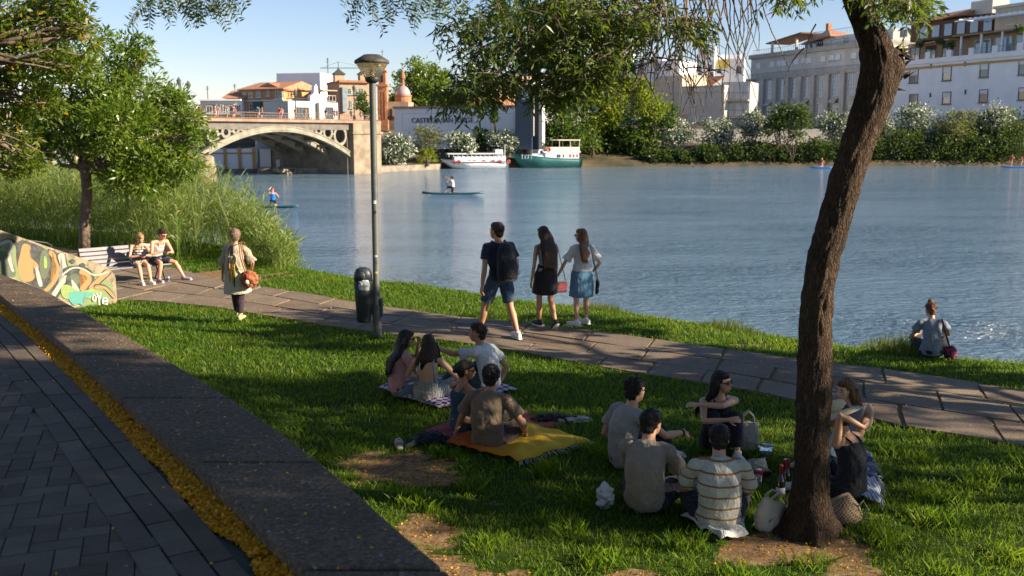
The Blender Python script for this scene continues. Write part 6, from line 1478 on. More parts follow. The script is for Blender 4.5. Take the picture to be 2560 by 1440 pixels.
# ---------------------------------------------------------------- materials for garments
white_c=cloth('cotton_white',(.62,.62,.62)); black_c=cloth('cotton_black',(.018,.018,.022)); navy_c=cloth('cotton_navy',(.022,.026,.045)); denim_d=cloth('denim_dark',(.035,.065,.11),denim=True); denim_l=cloth('denim_light',(.16,.26,.36),denim=True)
white_s=M('sneaker_white',(.60,.58,.54),(.72,.70,.66),20,.6); sole_w=M('sole_white',(.66,.65,.62),None,rough=.6); black_s=M('shoe_black',(.015,.015,.018),None,rough=.6)
leather_b=M('leather_brown',(.20,.075,.035),(.30,.12,.055),14,.55,.4,40)
wk='friends strolling along the riverside path'
# 1 walking man with backpack
g=G(1249,846)
f=Fig('tall young man in black t-shirt walking left of the two women',g,R(30),1.80,'m','tan',1.0,pel=(0,0,.93),neck=(0,.06,1),hL=(-.30,.0,.80),eL=(-.2,-.7,0),hR=(.30,.14,.86),eR=(.3,-.6,0),fL=(-.25,.16,.10),fR=(.16,-.28,.09),kL=(-.1,1,0),kR=(.1,1,0),tL=(-.2,1,0),tR=(.1,1,0),yaw=22,curlL=.6,curlR=.6,group=wk,face=True)
f.top(navy_c,'t_shirt',.55,hem=-.04,loose=.016); f.shorts(denim_d,'shorts',.86,.016); f.shoes(white_s,sole_w,'sneaker'); f.hair('dark','short')
def backpack(f):
    k=f.k; b=-f.cf; u=(f.sp(.9)-f.sp(.4)).normalized(); r=f.cr; c=f.sp(.42)+b*.22
    mb=MB(); pts=[c-u*.26,c-u*.22,c-u*.08,c+u*.10,c+u*.24,c+u*.30]; mb.loft(pts,[(.13,.07),(.165,.095),(.17,.105),(.16,.095),(.13,.07),(.07,.035)],18,tuple(b))
    t=empty('backpack',f.root.location,f.root.rotation_euler.z,'black backpack worn by the tall walking man','backpack'); bm=cloth('nylon_black',(.012,.012,.015),rough=.6)
    o=remeshed(mb,'bag_body',bm,t,.010,4,.02,.09)
    mb=MB(); mb.loft([c+b*.10-u*.2,c+b*.115-u*.05,c+b*.09+u*.06],[(.115,.03),(.125,.035),(.10,.02)],14,tuple(b)); remeshed(mb,'front_pocket',bm,t,.01,3,.012,.06)
    for sg in(-1,1):
        mb=MB(); a=f.sp(.88)+r*(sg*.085)+b*.13+V((0,0,.03)); mb.loft([c+u*.22+r*(sg*.06)+b*-.05,a,f.sp(.97)+r*(sg*.10)+V((0,0,.045)),f.sp(.80)+r*(sg*.125)+f.cf*.13,f.sp(.5)+r*(sg*.15)+f.cf*.09,f.sp(.3)+r*(sg*.17)-f.cf*.05,c-u*.2+r*(sg*.14)],[(.026,.008)]*7,8,tuple(b)); mb.build('strap',bm,t,True)
    mb=MB(); mb.tube([c+u*.27-r*.03,c+u*.33,c+u*.27+r*.03],.007,6); mb.build('handle',bm,t,True)
    # pale lettering band running up the right side
    m=M('print_grey',(.35,.35,.36),None)
    # barred pale print like the mark in the photo
    mb=MB()
    for i in range(9): q=c+b*.085+r*.145-u*(.16-.028*i); mb.bar(q-b*.02,q+b*.028,.006,.012,tuple(u))
    mb.build('print',m,t)
backpack(f)
# 2 long haired woman in black skirt
g=G(1364,826)
f=Fig('slim woman with very long dark hair, grey top and short black skirt on the path',g,R(22),1.64,'f','tan',.86,pel=(0,0,.90),neck=(0,.05,1),hL=(-.27,-.02,.70),eL=(-.2,-.8,0),hR=(.22,.12,.80),eR=(.3,-.7,0),fL=(-.03,.17,.09),fR=(.08,-.20,.17),kL=(0,1,0),kR=(0,1,0),tL=(-.25,1,-.05),tR=(.1,.9,-.55),yaw=15,pitch=-18,group=wk)
f.top(cloth('top_grey',(.34,.33,.32)),'tank_top',0,hem=.12,loose=.012,straps=True); f.skirt(black_c,.30,'skirt',.03,.34); f.shoes(black_s,sole_w,'sneaker'); f.hair('dark','long',.42,1.0,back=(.0,-.0,0))
hb=f
# 3 denim skirt woman
g=G(1454,819)
f=Fig('young woman in white blouse and blue denim skirt at the right of the walking trio',g,R(18),1.56,'f','fair',.95,pel=(0,0,.87),neck=(0,.03,1),hL=(-.36,.16,.83),eL=(-.6,-.6,0),hR=(.20,.10,.86),eR=(.8,-.5,0),fL=(-.13,-.12,.10),fR=(.10,.05,.09),kL=(0,1,0),kR=(0,1,0),tL=(-.75,.75,0),tR=(-.55,.85,0),yaw=35,group=wk)
f.top(white_c,'blouse',.75,hem=.14,loose=.024,neckT=.93,disp=.03); f.skirt(cloth('denim_mid',(.09,.20,.31),denim=True),.36,'skirt',.02,.26); f.shoes(white_s,sole_w,'sneaker'); f.hair('auburn','half',.24,.98); f.glasses()
mb=MB(); c=f.hc-f.hf*.09+f.hu*.02
for sg in(-1,1): mb.ball(c+f.hs*sg*.03,(.032,.012,.016),f.HM,10,6)
mb.build('hair_bow',black_s,f.root,True)
def handbag(label,mat,fg,side,loc,sz=(.18,.05,.15),rz=0,strap_from=None):
    wl_=fg.root.matrix_basis if False else Matrix.Translation(fg.root.location)@Matrix.Rotation(fg.root.rotation_euler.z,4,'Z')
    p=wl_@V(loc); t=empty('handbag',p,fg.root.rotation_euler.z+rz,label,'handbag'); w,d,h=sz
    mb=MB(); mb.add([(-w/2,-d/2,0),(w/2,-d/2,.0),(w*.5,-d*.3,h),(-w*.5,-d*.3,h),(-w/2,d/2,0),(w/2,d/2,0),(w*.5,d*.3,h),(-w*.5,d*.3,h)],[(0,1,2,3),(5,4,7,6),(0,3,7,4),(1,5,6,2),(3,2,6,7),(0,4,5,1)]); o=mb.build('bag_body',mat,t,bevel=.012)
    MB().box((0,-d/2-.004,h*.62),(w*.96,.008,h*.42)).build('flap',mat,t,bevel=.004)
    if strap_from is not None:
        q=V(strap_from)-V(loc); rm_=Matrix.Rotation(-rz,3,'Z'); q=rm_@q
        m2=MB(); m2.tube([V((-w*.45,0,h)),q+V((-.02,0,0)),q+V((.02,0,0)),V((w*.45,0,h))],.006,6); m2.build('strap',mat,t,True)
    return t
handbag('small dark red leather handbag hanging beside the black skirt',M('leather_red',(.16,.02,.025),(.24,.035,.04),12,.5),hb,1,(.255,-.02,.60),(.20,.06,.17),R(10),tuple(hb.shR+V((.0,-.02,.06))))
handbag('small black handbag hanging behind the denim skirt',black_c,f,1,(.24,-.05,.55),(.15,.05,.24),R(60),tuple(f.shR+V((-.03,-.02,.05))))
# 4 old woman from behind
g=G(594,806)
f=Fig('older person with messy grey hair in beige tunic on the lawn',g,R(-6),1.5,'f','tan',1.0,pel=(0,0,.84),neck=(0,.10,1),slouch=.04,hL=(-.27,.10,.72),eL=(-.5,-.9,0),hR=(.20,.20,.86),eR=(.9,-.6,-.3),fL=(-.02,.10,.08),fR=(.07,-.07,.09),kL=(0,1,0),kR=(0,1,0),tL=(-.1,1,0),tR=(.1,1,0),yaw=8,face=True)
tun=cloth('linen_beige',(.42,.34,.24)); f.top(tun,'tunic',.98,hem=-.10,loose=.03,flare=.02,disp=.05); f.skirt(cloth('linen_pale',(.52,.47,.36)),.34,'tunic_skirt',.05,.16); f.shorts(cloth('trousers_dark',(.045,.032,.04)),'trousers',1.86,.012); f.shoes(M('sandal_olive',(.36,.36,.16),None),None); f.hair('grey','messy',vol=1.14)
mb=MB(); mb.tube([f.sp(.12)-f.cf*.02+V((.15,0,0)),f.sp(.12)-f.cf*.15,f.sp(.12)-f.cf*.02-V((.16,0,0)),f.sp(.12)+f.cf*.14,f.sp(.12)-f.cf*.02+V((.15,0,0))],.016,8); mb.build('belt',leather_b,f.root,True)
rg=random.Random(3); mb=MB(); bt=f.sp(.98)-f.cf*.12
for i in range(22):
    x=rg.uniform(-.05,.03); L=rg.uniform(.35,.58); mb.tube([f.hc-f.hu*.08-f.hf*.07+V((x*.4,0,0)),bt+V((x-.01,-.03,0)),bt+V((x-.01,-.06,-L*.5)),bt+V((x+rg.uniform(-.02,.03),-.055,-L))],[.008,.008,.007,.003],5)
mb.build('braids',HM['grey'],f.root,True)
for c_,n_ in(((.60,.50,.08),6),((.45,.10,.06),3),((.06,.06,.05),5)):
    mb=MB()
    for i in range(n_): x=rg.uniform(-.04,.05); mb.tube([bt+V((x,-.05,-.15)),bt+V((x,-.08,-.35)),bt+V((x+rg.uniform(-.02,.04),-.07,-rg.uniform(.5,.68)))],.0055,5)
    mb.build('ribbon',M('ribbon_%d'%n_,c_,None),f.root,True)
Wm=Matrix.Translation(f.root.location)@Matrix.Rotation(f.root.rotation_euler.z,4,'Z'); q=Wm@V((.27,-.10,.74))
t=empty('shoulder_bag',q,0,'round shaggy brown shoulder bag hanging on the older person in the tunic','bag'); mb=MB().ball((0,0,0),(.15,.11,.14),None,14,10); o=remeshed(mb,'bag_body',M('suede',(.22,.07,.03),(.36,.14,.06),16,.9,.6,50),t,.012,2,.06,.05,.02,.02)
L_=Wm.inverted()@q; mb=MB()
for sg in(-.012,.02): mb.tube([(-.05+sg,-.02,.12),(-.10+sg,-.06,.35),(-.13+sg,-.02,.60),(-.10,.12,.60),(.0,.12,.3),(.04,.06,.1)],.009,6)
mb.build('strap',leather_b,t,True); MB().tube([(-.02,-.11,.03),(0,-.13,.10)],[.028,.02],8).build('bottle_cap',M('cap_red',(.4,.03,.03),None),t,True); MB().ball((-.01,-.12,-.03),.035).build('pompom',M('pompom_white',(.6,.55,.45),None),t,True)
# ---------------------------------------------------------------- bench with couple
sc=.82
e1=G(446,699); dirb=V((.72,.69,0)).normalized(); rzb=math.atan2(dirb.y,dirb.x)
bench=empty('park_bench',e1-dirb*.12,rzb,'slatted white park bench with black iron legs where the couple sits','bench'); slatm=M('slat_paint',(.15,.14,.16),(.22,.20,.22),4,.5,.3,60); iron=M('bench_iron',(.02,.02,.022),None,rough=.5)
# local: x along bench (negative = toward left), -y = front
for i in range(5): MB().box((-.86,-.06-.095*i+.42,.42*sc+(.006*abs(i-2))),(1.72,.075,.03)).build('seat_slat',slatm,bench,bevel=.006)
for i in range(5): 
    MB().box((-.86,.44+.03*i,.47*sc+.085*i),(1.72,.024,.072),M=Matrix.Rotation(R(-14),3,'X')).build('back_slat',slatm,bench,bevel=.006)
for x in(-.18,-1.54):
    mb=MB(); mb.tube([(x,-.02,0),(x,.10,.22),(x,-.02,.34),(x,.0,.36)],.016,6); mb.tube([(x,.48,0),(x,.34,.2),(x,.42,.36),(x,.58,.86*sc)],.016,6); mb.tube([(x,-.04,.345),(x,.44,.345)],.015,6); mb.tube([(x,.06,.18),(x,.36,.18)],.012,6); mb.build('leg',iron,bench,True)
BMx=Matrix.Translation(bench.location)@Matrix.Rotation(rzb,4,'Z')
def onbench(x,y=.18): p=BMx@V((x,y,0)); return p
# woman (left), man (right); heading = -y local of bench
hz=rzb+PI
p=onbench(-.68); zs=.37
f=Fig('woman with blond bun in striped top sitting on the bench with her phone',p,hz-R(4),1.4,'f','rosy',1.0,pel=(0,0,zs+.09),neck=(0,.48,1),slouch=.05,hR=(.06,.36,.60),hL=(-.06,.37,.60),eR=(.8,-.3,-.5),eL=(-.8,-.3,-.5),fR=(.07,.44,.07),fL=(-.12,.42,.07),kR=(.05,1,1),kL=(-.05,1,1),tR=(.2,1,0),tL=(-.1,1,0),pitch=-32,yaw=6,curlR=.8,curlL=.8,vox=.008,group='couple on the bench')
f.top(cloth('stripe_bw',(.62,.60,.56),stripes=(2,.055,.38,(.02,.02,.025,1))),'striped_top',0,hem=.1,straps=True); f.lap(cloth('stripe_skirt',(.50,.46,.36),stripes=(0,.03,.4,(.05,.05,.05,1))),.55,'skirt'); f.shoes(white_s,sole_w,'sneaker'); f.hair('blond','bun')
MB().box((0,.42,.635),(.07,.13,.01),M=Matrix.Rotation(R(-30),3,'X')).build('phone_case',black_s,f.root,bevel=.003)
MB().ball((0,.17,zs+.19),(.16,.10,.05),None,12,8).build('lap_bag',navy_c,f.root,True)
p=onbench(-.26)
f=Fig('man in pale tank top and sunglasses sitting on the bench with his phone',p,hz+R(10),1.5,'m','rosy',.95,pel=(0,0,zs+.10),neck=(0,.45,1),slouch=.05,hR=(.10,.38,.66),hL=(-.04,.40,.64),eR=(.7,-.2,-.6),eL=(-.7,-.2,-.6),fR=(.16,.30,.07),fL=(-.36,.42,.07),kR=(.1,1,1),kL=(-.3,1,1),tR=(.1,1,0),tL=(-.5,1,0),pitch=-25,yaw=10,curlR=.8,curlL=.8,vox=.008,group='couple on the bench')
f.top(cloth('tank_pink',(.58,.50,.50)),'tank_top',0,hem=-.02,straps=True); f.shorts(navy_c,'shorts',.7); f.shoes(M('sneaker_lilac',(.25,.20,.27),(.34,.28,.36),10,.7),sole_w,'sneaker'); f.hair('dark','short'); f.glasses()
t=empty('phone',Matrix.Translation(f.root.location)@Matrix.Rotation(f.root.rotation_euler.z,4,'Z')@V((.03,.47,.70)),hz,'dark mobile phone held by the man on the bench','phone'); MB().box((0,0,0),(.07,.012,.13),M=Matrix.Rotation(R(50),3,'X')).build('phone_body',black_s,t,bevel=.003)
g=G(421,705); t=empty('drink_can',g,0,'silver and blue drink can standing beside the bench leg','drink can'); MB().lathe((0,0,0),[(.026,0),(.033,.01),(.033,.105),(.027,.12)],14).build('can_body',M('can_alu',(.55,.56,.6),None,rough=.3,metal=.8),t,True); MB().lathe((0,0,.04),[(.0335,0),(.0335,.05)],14).build('can_band',M('can_blue',(.05,.08,.25),None,rough=.4),t,True)
# ---------------------------------------------------------------- group around the checked cloth
gA='friends sitting around the phone near the lamp'
g=G(1000,992)
f=Fig('woman in pink t-shirt and jeans with long black hair sitting beside the striped dress',g,R(-62),1.52,'f','tan',.98,pel=(0,0,.10),neck=(0,.12,1),slouch=.05,hR=(.12,.36,.28),eR=(.6,-.5,-.3),hL=(-.03,.25,.60),eL=(-.6,0,-.8),hdL=(.1,.2,1),fR=(-.14,.34,.07),fL=(.16,.42,.07),kR=(1,.4,.5),kL=(-1,.4,.5),yaw=-8,pitch=-6,group=gA)
f.top(cloth('tee_pink',(.55,.30,.29)),'t_shirt',.42,hem=.02); f.shorts(denim_l,'jeans',1.85,.012); f.hair('black','long',.26,1.0); f.glasses()
mb=MB(); p_,r_,h_=f.rings([.06,.13],.020); mb.loft(p_,r_,20,h_); mb.build('belt',M('belt_black',(.015,.012,.012),None,rough=.4),f.root,True)
g=G(1072,1008)
f=Fig('woman in backless striped sundress with shoulder-length brown hair seen from behind',g,R(-8),1.5,'f','fair',.98,pel=(0,0,.10),neck=(0,.10,1),slouch=.05,hR=(.22,.24,.16),eR=(.8,-.3,-.1),hL=(-.14,.28,.22),eL=(-.7,-.3,-.2),fR=(-.10,.36,.07),fL=(.12,.40,.07),kR=(1,.4,.4),kL=(-1,.4,.4),yaw=24,pitch=-12,group=gA)
sd_=cloth('stripe_fine',(.50,.50,.44),stripes=(0,.016,.42,(.07,.09,.10,1))); f.top(sd_,'dress_bodice',0,hem=-.05,loose=.012); 
# open back: remake bodice lower and add straps
bpy.data.objects.remove([o for o in f.root.children if o.name.startswith('dress_bodice')][0])
mb=MB(); p_,r_,h_=f.rings([-.08,0,.1,.25,.42],.014); mb.loft(p_,r_,20,h_); remeshed(mb,'dress_bodice',sd_,f.root,.01,3,.012,.07)
mb=MB()
for sg in(-1,1): mb.loft([f.sp(.38)+f.cr*(sg*.10)-f.cf*.075,f.sp(.62)+f.cr*(sg*.095)-f.cf*.115,f.sp(.85)+f.cr*(sg*.075)-f.cf*.115,f.sp(.98)+f.cr*(sg*.075)-f.cf*.02+V((0,0,.03)),f.sp(.8)+f.cr*(sg*.07)+f.cf*.11],[(.016,.006),(.013,.006),(.012,.006),(.012,.006),(.012,.006)],8,tuple(-f.cf))
mb.build('strap',sd_,f.root,True)
f.lap(sd_,1.02,'dress_skirt',.03); f.hair('dark','long',.17,1.04)
g=G(1222,982)
f=Fig('young man in white t-shirt leaning on one arm and holding out a phone',g,R(58),1.62,'m','tan',1.0,pel=(0,0,.10),neck=(.06,.30,1),slouch=.06,hL=(-.16,.62,.50),eL=(-.5,-.2,-.9),hR=(.22,.0,.05),hdR=(.3,.1,-.3),eR=(.5,-.7,.2),fL=(-.05,.62,.08),fR=(.18,.52,.07),kL=(-.3,.2,1),kR=(.6,.2,.9),yaw=18,pitch=0,hdL=(0,1,.1),curlL=.5,curlR=.15,group=gA)
# supporting arm is the one nearer to the camera (his left); swap by mirroring targets
f.top(white_c,'t_shirt',.62,hem=-.04,loose=.018); f.shorts(cloth('jeans_teal',(.035,.075,.085),denim=True),'jeans',1.9,.012); f.shoes(black_s,sole_w,'sneaker'); f.hair('dark','curly',vol=.98)
Wm=Matrix.Translation(f.root.location)@Matrix.Rotation(f.root.rotation_euler.z,4,'Z'); q=Wm@(f.wrL+V((0,.11,.03))); t=empty('phone',q,f.root.rotation_euler.z,'dark mobile phone held out by the man in the white t-shirt','phone'); MB().box((0,0,0),(.075,.15,.009),M=Matrix.Rotation(R(15),3,'X')).build('phone_body',M('phone_blue',(.02,.03,.06),None,rough=.15),t,bevel=.003); MB().box((0,0.002,.0055),(.068,.14,.001),M=Matrix.Rotation(R(15),3,'X')).build('phone_screen',M('phone_screen',(.03,.05,.09),None,rough=.05,spec=.9),t)
gB='pair sitting on the yellow cloth'
g=G(1160,1085)
f=Fig('woman in blue floral dress with dark bun and sunglasses sitting left of the brown t-shirt',g,R(-48),1.48,'f','brown',1.02,pel=(0,0,.10),neck=(.02,-.02,1),slouch=.03,hR=(.16,-.26,.05),hdR=(.1,-.3,-.4),eR=(.3,-.6,.2),hL=(.02,.34,.46),eL=(-.5,.0,-.8),hdL=(.3,.4,.6),pL=(0,-1,.2),fR=(.02,.78,.07),fL=(-.14,.70,.07),kR=(.3,0,.6),kL=(-.3,0,.6),yaw=-38,pitch=-2,group=gB)
fl=NT('floral_blue'); co=fl.co(); c_=fl.ramp(fl.noise(3,3,.5,co),[(.3,(.03,.07,.12)),(.7,(.05,.11,.18))]); m_=fl.fr(fl.noise(22,2,.5,co),.66,.69); c_=fl.mix(m_,c_,(.45,.35,.18)); m_=fl.fr(fl.noise(17,2,.5,fl.co(scale=1.3)),.68,.71); c_=fl.mix(m_,c_,(.35,.08,.06)); flm=fl.done(fl.bsdf(c_,.9,fl.bump(fl.noise(12,4,.6,co),.5,.02),.2))
f.top(flm,'dress_bodice',0,hem=-.06,loose=.016,straps=True,disp=.03); f.lap(flm,1.0,'dress_skirt',.03); f.hair('black','lowbun'); f.glasses()
g=G(1222,1126)
f=Fig('man with black curly hair in faded brown t-shirt sitting on the yellow cloth',g,R(-18),1.6,'m','tan',1.08,pel=(0,0,.10),neck=(0,.10,1),slouch=.07,hR=(.30,.26,.14),eR=(.7,-.5,-.6),hL=(-.26,.30,.18),eL=(-.7,-.5,-.6),fR=(-.10,.42,.07),fL=(.14,.50,.07),kR=(1,.35,.55),kL=(-1,.4,.5),yaw=6,pitch=-8,group=gB)
f.top(cloth('tee_brown',(.20,.145,.10)),'t_shirt',.60,hem=-.10,loose=.020,flare=.02,disp=.04); f.shorts(cloth('shorts_brown',(.055,.04,.04)),'shorts',.9,.016); f.hair('black','curly',vol=1.05)
# ---------------------------------------------------------------- picnic group by the trunk
gC='picnic friends left of the trunk'
g=G(1562,1172)
f=Fig('man in grey t-shirt and glasses resting one arm on his knee',g,R(-58),1.64,'m','fair',1.0,pel=(0,0,.10),neck=(0,.14,1),slouch=.06,hR=(.24,.50,.33),eR=(.4,-.2,-.7),hdR=(-.1,.8,-.4),hL=(-.22,.20,.16),eL=(-.6,-.5,-.6),fR=(.06,.50,.07),fL=(.02,.40,.07),kR=(.35,.2,1),kL=(-1,.4,.5),yaw=4,pitch=-6,group=gC)
f.top(cloth('tee_grey',(.36,.345,.31)),'t_shirt',.60,hem=-.08,loose=.018); f.shorts(navy_c,'trousers',1.8,.014); f.hair('black','curly',vol=1.0); f.glasses(M('frame_wire',(.05,.035,.03),None,rough=.3,alpha=.55),'glasses')
mb=MB(); mb.tube([f.wrR.lerp(f.elR,.06)+V((0,0,0)),f.wrR.lerp(f.elR,.13)],.033,12); mb.build('watch',black_s,f.root,True)
g=G(1612,1276)
f=Fig('man in beige t-shirt sitting cross-legged, left of the striped t-shirt',g,R(-22),1.6,'m','fair',1.04,pel=(0,0,.10),neck=(0,.16,1),slouch=.07,hR=(.20,.38,.18),eR=(.7,-.5,-.6),hL=(-.06,.38,.18),eL=(-.7,-.5,-.6),fR=(-.12,.38,.07),fL=(.14,.46,.07),kR=(1,.45,.35),kL=(-1,.4,.4),yaw=-22,pitch=-4,group=gC)
f.top(cloth('tee_beige',(.33,.27,.205)),'t_shirt',.66,hem=-.10,loose=.022,flare=.015); f.shorts(black_c,'shorts',.72,.016); f.hair('black','short',vol=1.02)
g=G(1790,1124)
f=Fig('woman with sunglasses and long black hair hugging her knees, facing the camera',g,R(186),1.56,'f','fair',.95,pel=(0,0,.10),neck=(0,.14,1),slouch=.03,hR=(.02,.40,.42),eR=(.9,.2,-.5),hL=(.26,.20,.52),eL=(-.2,.8,.0),fR=(.09,.36,.08),fL=(-.09,.38,.08),kR=(.05,.6,1),kL=(-.05,.6,1),yaw=42,pitch=2,roll=6,group=gC)
f.top(black_c,'tank_top',0,hem=.0,straps=True); f.shorts(cloth('pants_black',(.022,.020,.026)),'trousers',1.85,.016); f.hair('black','long',.20,1.0,back=(.10,0,0)); f.glasses(); f.shoes(white_s,sole_w,'sneaker')
textmesh('print','OTTI',.13,.035,M('print_white',(.7,.7,.7),None),f.root,tuple(f.knL+V((.075,.02,-.10))),(R(90),R(80),R(180)),.002)
g=G(1795,1322)
f=Fig('man in cream t-shirt with orange-brown stripes sitting on a small white cloth',g,R(-4),1.55,'m','fair',1.05,pel=(0,0,.10),neck=(0,.18,1),slouch=.07,hR=(.20,.36,.16),eR=(.7,-.5,-.5),hL=(-.18,.38,.16),eL=(-.7,-.5,-.5),fR=(-.12,.36,.07),fL=(.12,.44,.07),kR=(1,.5,.4),kL=(-1,.4,.4),yaw=-6,pitch=-14,group=gC)
f.top(cloth('tee_striped',(.60,.58,.49),stripes=(2,.088,.17,(.36,.155,.045,1))),'t_shirt',.78,hem=-.10,loose=.026,flare=.02,disp=.03); f.shorts(navy_c,'shorts',.85,.018); f.hair('black','short',vol=1.05)
g=G(2122,1246)
f=Fig('woman in black low-backed top and straw hat clasping her head beside the trunk',g,R(38),1.56,'f','olive',1.0,pel=(0,0,.10),neck=(0,.16,1),slouch=.05,hR=(.09,-.11,.68),eR=(.7,.4,.5),hL=(-.03,-.12,.66),eL=(-.6,.4,.5),hdR=(-.8,-.1,.25),hdL=(.8,-.1,.2),pR=(0,1,0),pL=(0,1,0),fR=(-.12,.36,.07),fL=(.12,.44,.07),kR=(1,.4,.4),kL=(-1,.4,.4),yaw=10,pitch=-20,group='two friends behind the trunk')
f.top(black_c,'tank_top',0,hem=-.08,straps=True,loose=.018,disp=.03); f.shorts(black_c,'trousers',1.8,.014); f.hair('dark','short')
hat=empty('straw_hat',f.root.location,f.root.rotation_euler.z,'pale straw hat worn by the woman in the black top beside the trunk','hat'); st=M('straw_weave',(.50,.38,.22),(.66,.53,.34),60,.8,.6,120)
mh=Matrix.Rotation(R(-8),3,f.hs)@f.HM; mb=MB(); mb.lathe(f.hc+f.hu*.045,[(.105,0),(.104,.04),(.094,.075),(.06,.095),(.01,.10)],24,mh); mb.build('crown',st,hat,True)
mb=MB(); mb.lathe(f.hc+f.hu*.05,[(.10,.0),(.13,-.006),(.165,-.022),(.195,-.045),(.193,-.050),(.16,-.028),(.12,-.012),(.10,-.008)],28,mh); mb.build('brim',st,hat,True)
g=G(2112,1160)
f=Fig('woman with auburn hair and light jeans sitting half hidden behind the trunk',g,R(120),1.55,'f','fair',.98,pel=(0,0,.12),neck=(0,.02,1),slouch=.03,fR=(.12,.50,.07),fL=(-.12,.45,.07),kR=(.2,.1,1),kL=(-.2,.1,1),hR=(.1,.36,.30),hL=(-.1,.36,.30),yaw=0,pitch=-5,group='two friends behind the trunk')
f.top(cloth('jacket_grey',(.22,.21,.24)),'jacket',.95,hem=-.02,loose=.025); f.shorts(cloth('jeans_pale',(.36,.46,.56),denim=True),'jeans',1.85,.016); f.hair('auburn','long',.2)
mb=MB(); mb.loft([f.sp(.55)+f.cr*.15-f.cf*.06,f.sp(.3)+f.cr*.15-f.cf*.06],[(.03,.012),(.035,.012)],8,tuple(f.cr)); mb.build('red_panel',M('panel_red',(.5,.03,.04),None),f.root,True)
# ---------------------------------------------------------------- woman on the bank
g=G(2325,893); g.z=-.01
f=Fig('woman in grey t-shirt with reddish topknot sitting on the river bank at the right',g,R(-8),1.46,'f','olive',1.05,pel=(0,0,.10),neck=(.02,.16,1),slouch=.06,hR=(.24,.40,.28),eR=(.8,-.2,-.7),hL=(-.12,.30,.28),eL=(-.7,-.2,-.8),fR=(.20,.42,-.10),fL=(-.08,.45,-.10),kR=(.55,.3,1),kL=(-.2,.3,1),yaw=8,pitch=-20)
f.top(cloth('tee_slate',(.20,.22,.26)),'t_shirt',.5,hem=-.06,loose=.012,disp=.03); f.shorts(black_c,'trousers',1.85,.014); f.hair('auburn','topknot'); f.shoes(black_s,None)
Wm=Matrix.Translation(f.root.location)@Matrix.Rotation(f.root.rotation_euler.z,4,'Z'); q=Wm@V((.27,.02,.08)); t=empty('shoulder_bag',q,f.root.rotation_euler.z,'small patterned dark bag on a long strap beside the woman on the bank','bag'); mb=MB().ball((0,0,0),(.10,.07,.10),None,12,8); remeshed(mb,'bag_body',M('bag_pattern',(.02,.015,.03),(.30,.03,.08),30,.8,contrast=(.45,.55)),t,.01,1,.02,.04)
MB().tube([(-.02,-.03,.08),(-.10,-.12,.25),(-.145,-.13,.40),(-.145,-.02,.47)],.013,6).build('strap',M('strap_brown',(.05,.03,.025),None),t,True)
# ================================================================ STREET FURNITURE
g=G(944,845); lamp=empty('street_lamp',g,0,'tall grey park lamp post with conical glass head on the lawn beside the dark bin','street lamp')
H=P(930,135,g.y).z; pm_=M('post_paint',(.045,.055,.058),(.10,.105,.095),3,.55,.25,30,.004,c3=(.07,.07,.055)); zb_=P(930,196,g.y).z; zw=P(930,154,g.y).z; kx=g.y/ray(944,500).y/FP
MB().tube([(0,0,0),(0,0,.04),(0,0,.5),(0,0,.55),(0,0,zb_-.05),(0,0,zb_)],[.075,.07,.068,.052,.048,.044],20).build('post',pm_,lamp,True)
MB().box((.075,0,.48),(.03,.11,.28)).build('service_door',M('post_door',(.05,.07,.08),None,rough=.6),lamp,bevel=.005)
MB().lathe((0,0,zb_-.07),[(.055,0),(.10,.03),(.11,.07),(.10,.09)],24).build('collar',M('lamp_black',(.03,.03,.03),None,rough=.5),lamp,True)
n=NT('lamp_glass'); gl=n.n('ShaderNodeBsdfGlass'); gl.inputs['Roughness'].default_value=.25; gl.inputs['IOR'].default_value=1.2; gl.inputs[0].default_value=(.85,.78,.60,1); df=n.n('ShaderNodeBsdfTranslucent'); df.inputs[0].default_value=(.75,.62,.40,1); mx=n.n('ShaderNodeMixShader'); mx.inputs[0].default_value=.5; n.l(gl,mx.inputs[1]); n.l(df,mx.inputs[2]); lg=n.done(mx)
rw=42*kx
MB().lathe((0,0,0),[(.095,zb_+.01),(.12,zb_+.02),(rw*.97,zw-.01)],32).build('glass_cone',lg,lamp,True)
MB().lathe((0,0,0),[(.03,zb_+.02),(.035,zb_+.1),(.02,zb_+.14)],12).build('bulb',M('bulb_glass',(.6,.58,.5),None,rough=.3),lamp,True)
MB().lathe((0,0,0),[(rw,zw-.03),(rw*1.02,zw),(rw*.98,zw+.02),(rw*.45,zw+.10),(rw*.18,H-.01),(.01,H)],32).build('cap',M('lamp_cap',(.035,.033,.03),(.08,.07,.06),8,.6),lamp,True)
for z_,c_,w_ in((2.05,(.6,.6,.6),.05),(1.9,(.03,.03,.03),.05),(1.25,(.5,.5,.45),.03),(1.0,(.45,.42,.1),.03),(1.15,(.08,.08,.08),.04)):
    mb=MB(); a0=-1.9; 
    for i in range(4):
        a=a0+i*.22; mb.quad((.0535*math.cos(a),.0535*math.sin(a),z_),(.0535*math.cos(a+.22),.0535*math.sin(a+.22),z_),(.0535*math.cos(a+.22),.0535*math.sin(a+.22),z_+w_),(.0535*math.cos(a),.0535*math.sin(a),z_+w_))
    mb.build('sticker',M('sticker_%d'%int(z_*100),c_,None),lamp)
bin_=empty('litter_bin',g+V((-.20,-.02,.13)),0,'dark hooded litter bin fixed to the left side of the lamp post','litter bin'); bm_=M('bin_plastic',(.018,.024,.030),(.03,.04,.048),5,.45,.1,30)
mb=MB(); mb.loft([(0,0,.13),(0,0,.16),(0,0,.55),(0,0,.78)],[(.115,.105),(.13,.12),(.155,.14),(.165,.15)],20,(0,1,0)); mb.build('bin_body',bm_,bin_,True)
mb=MB(); 
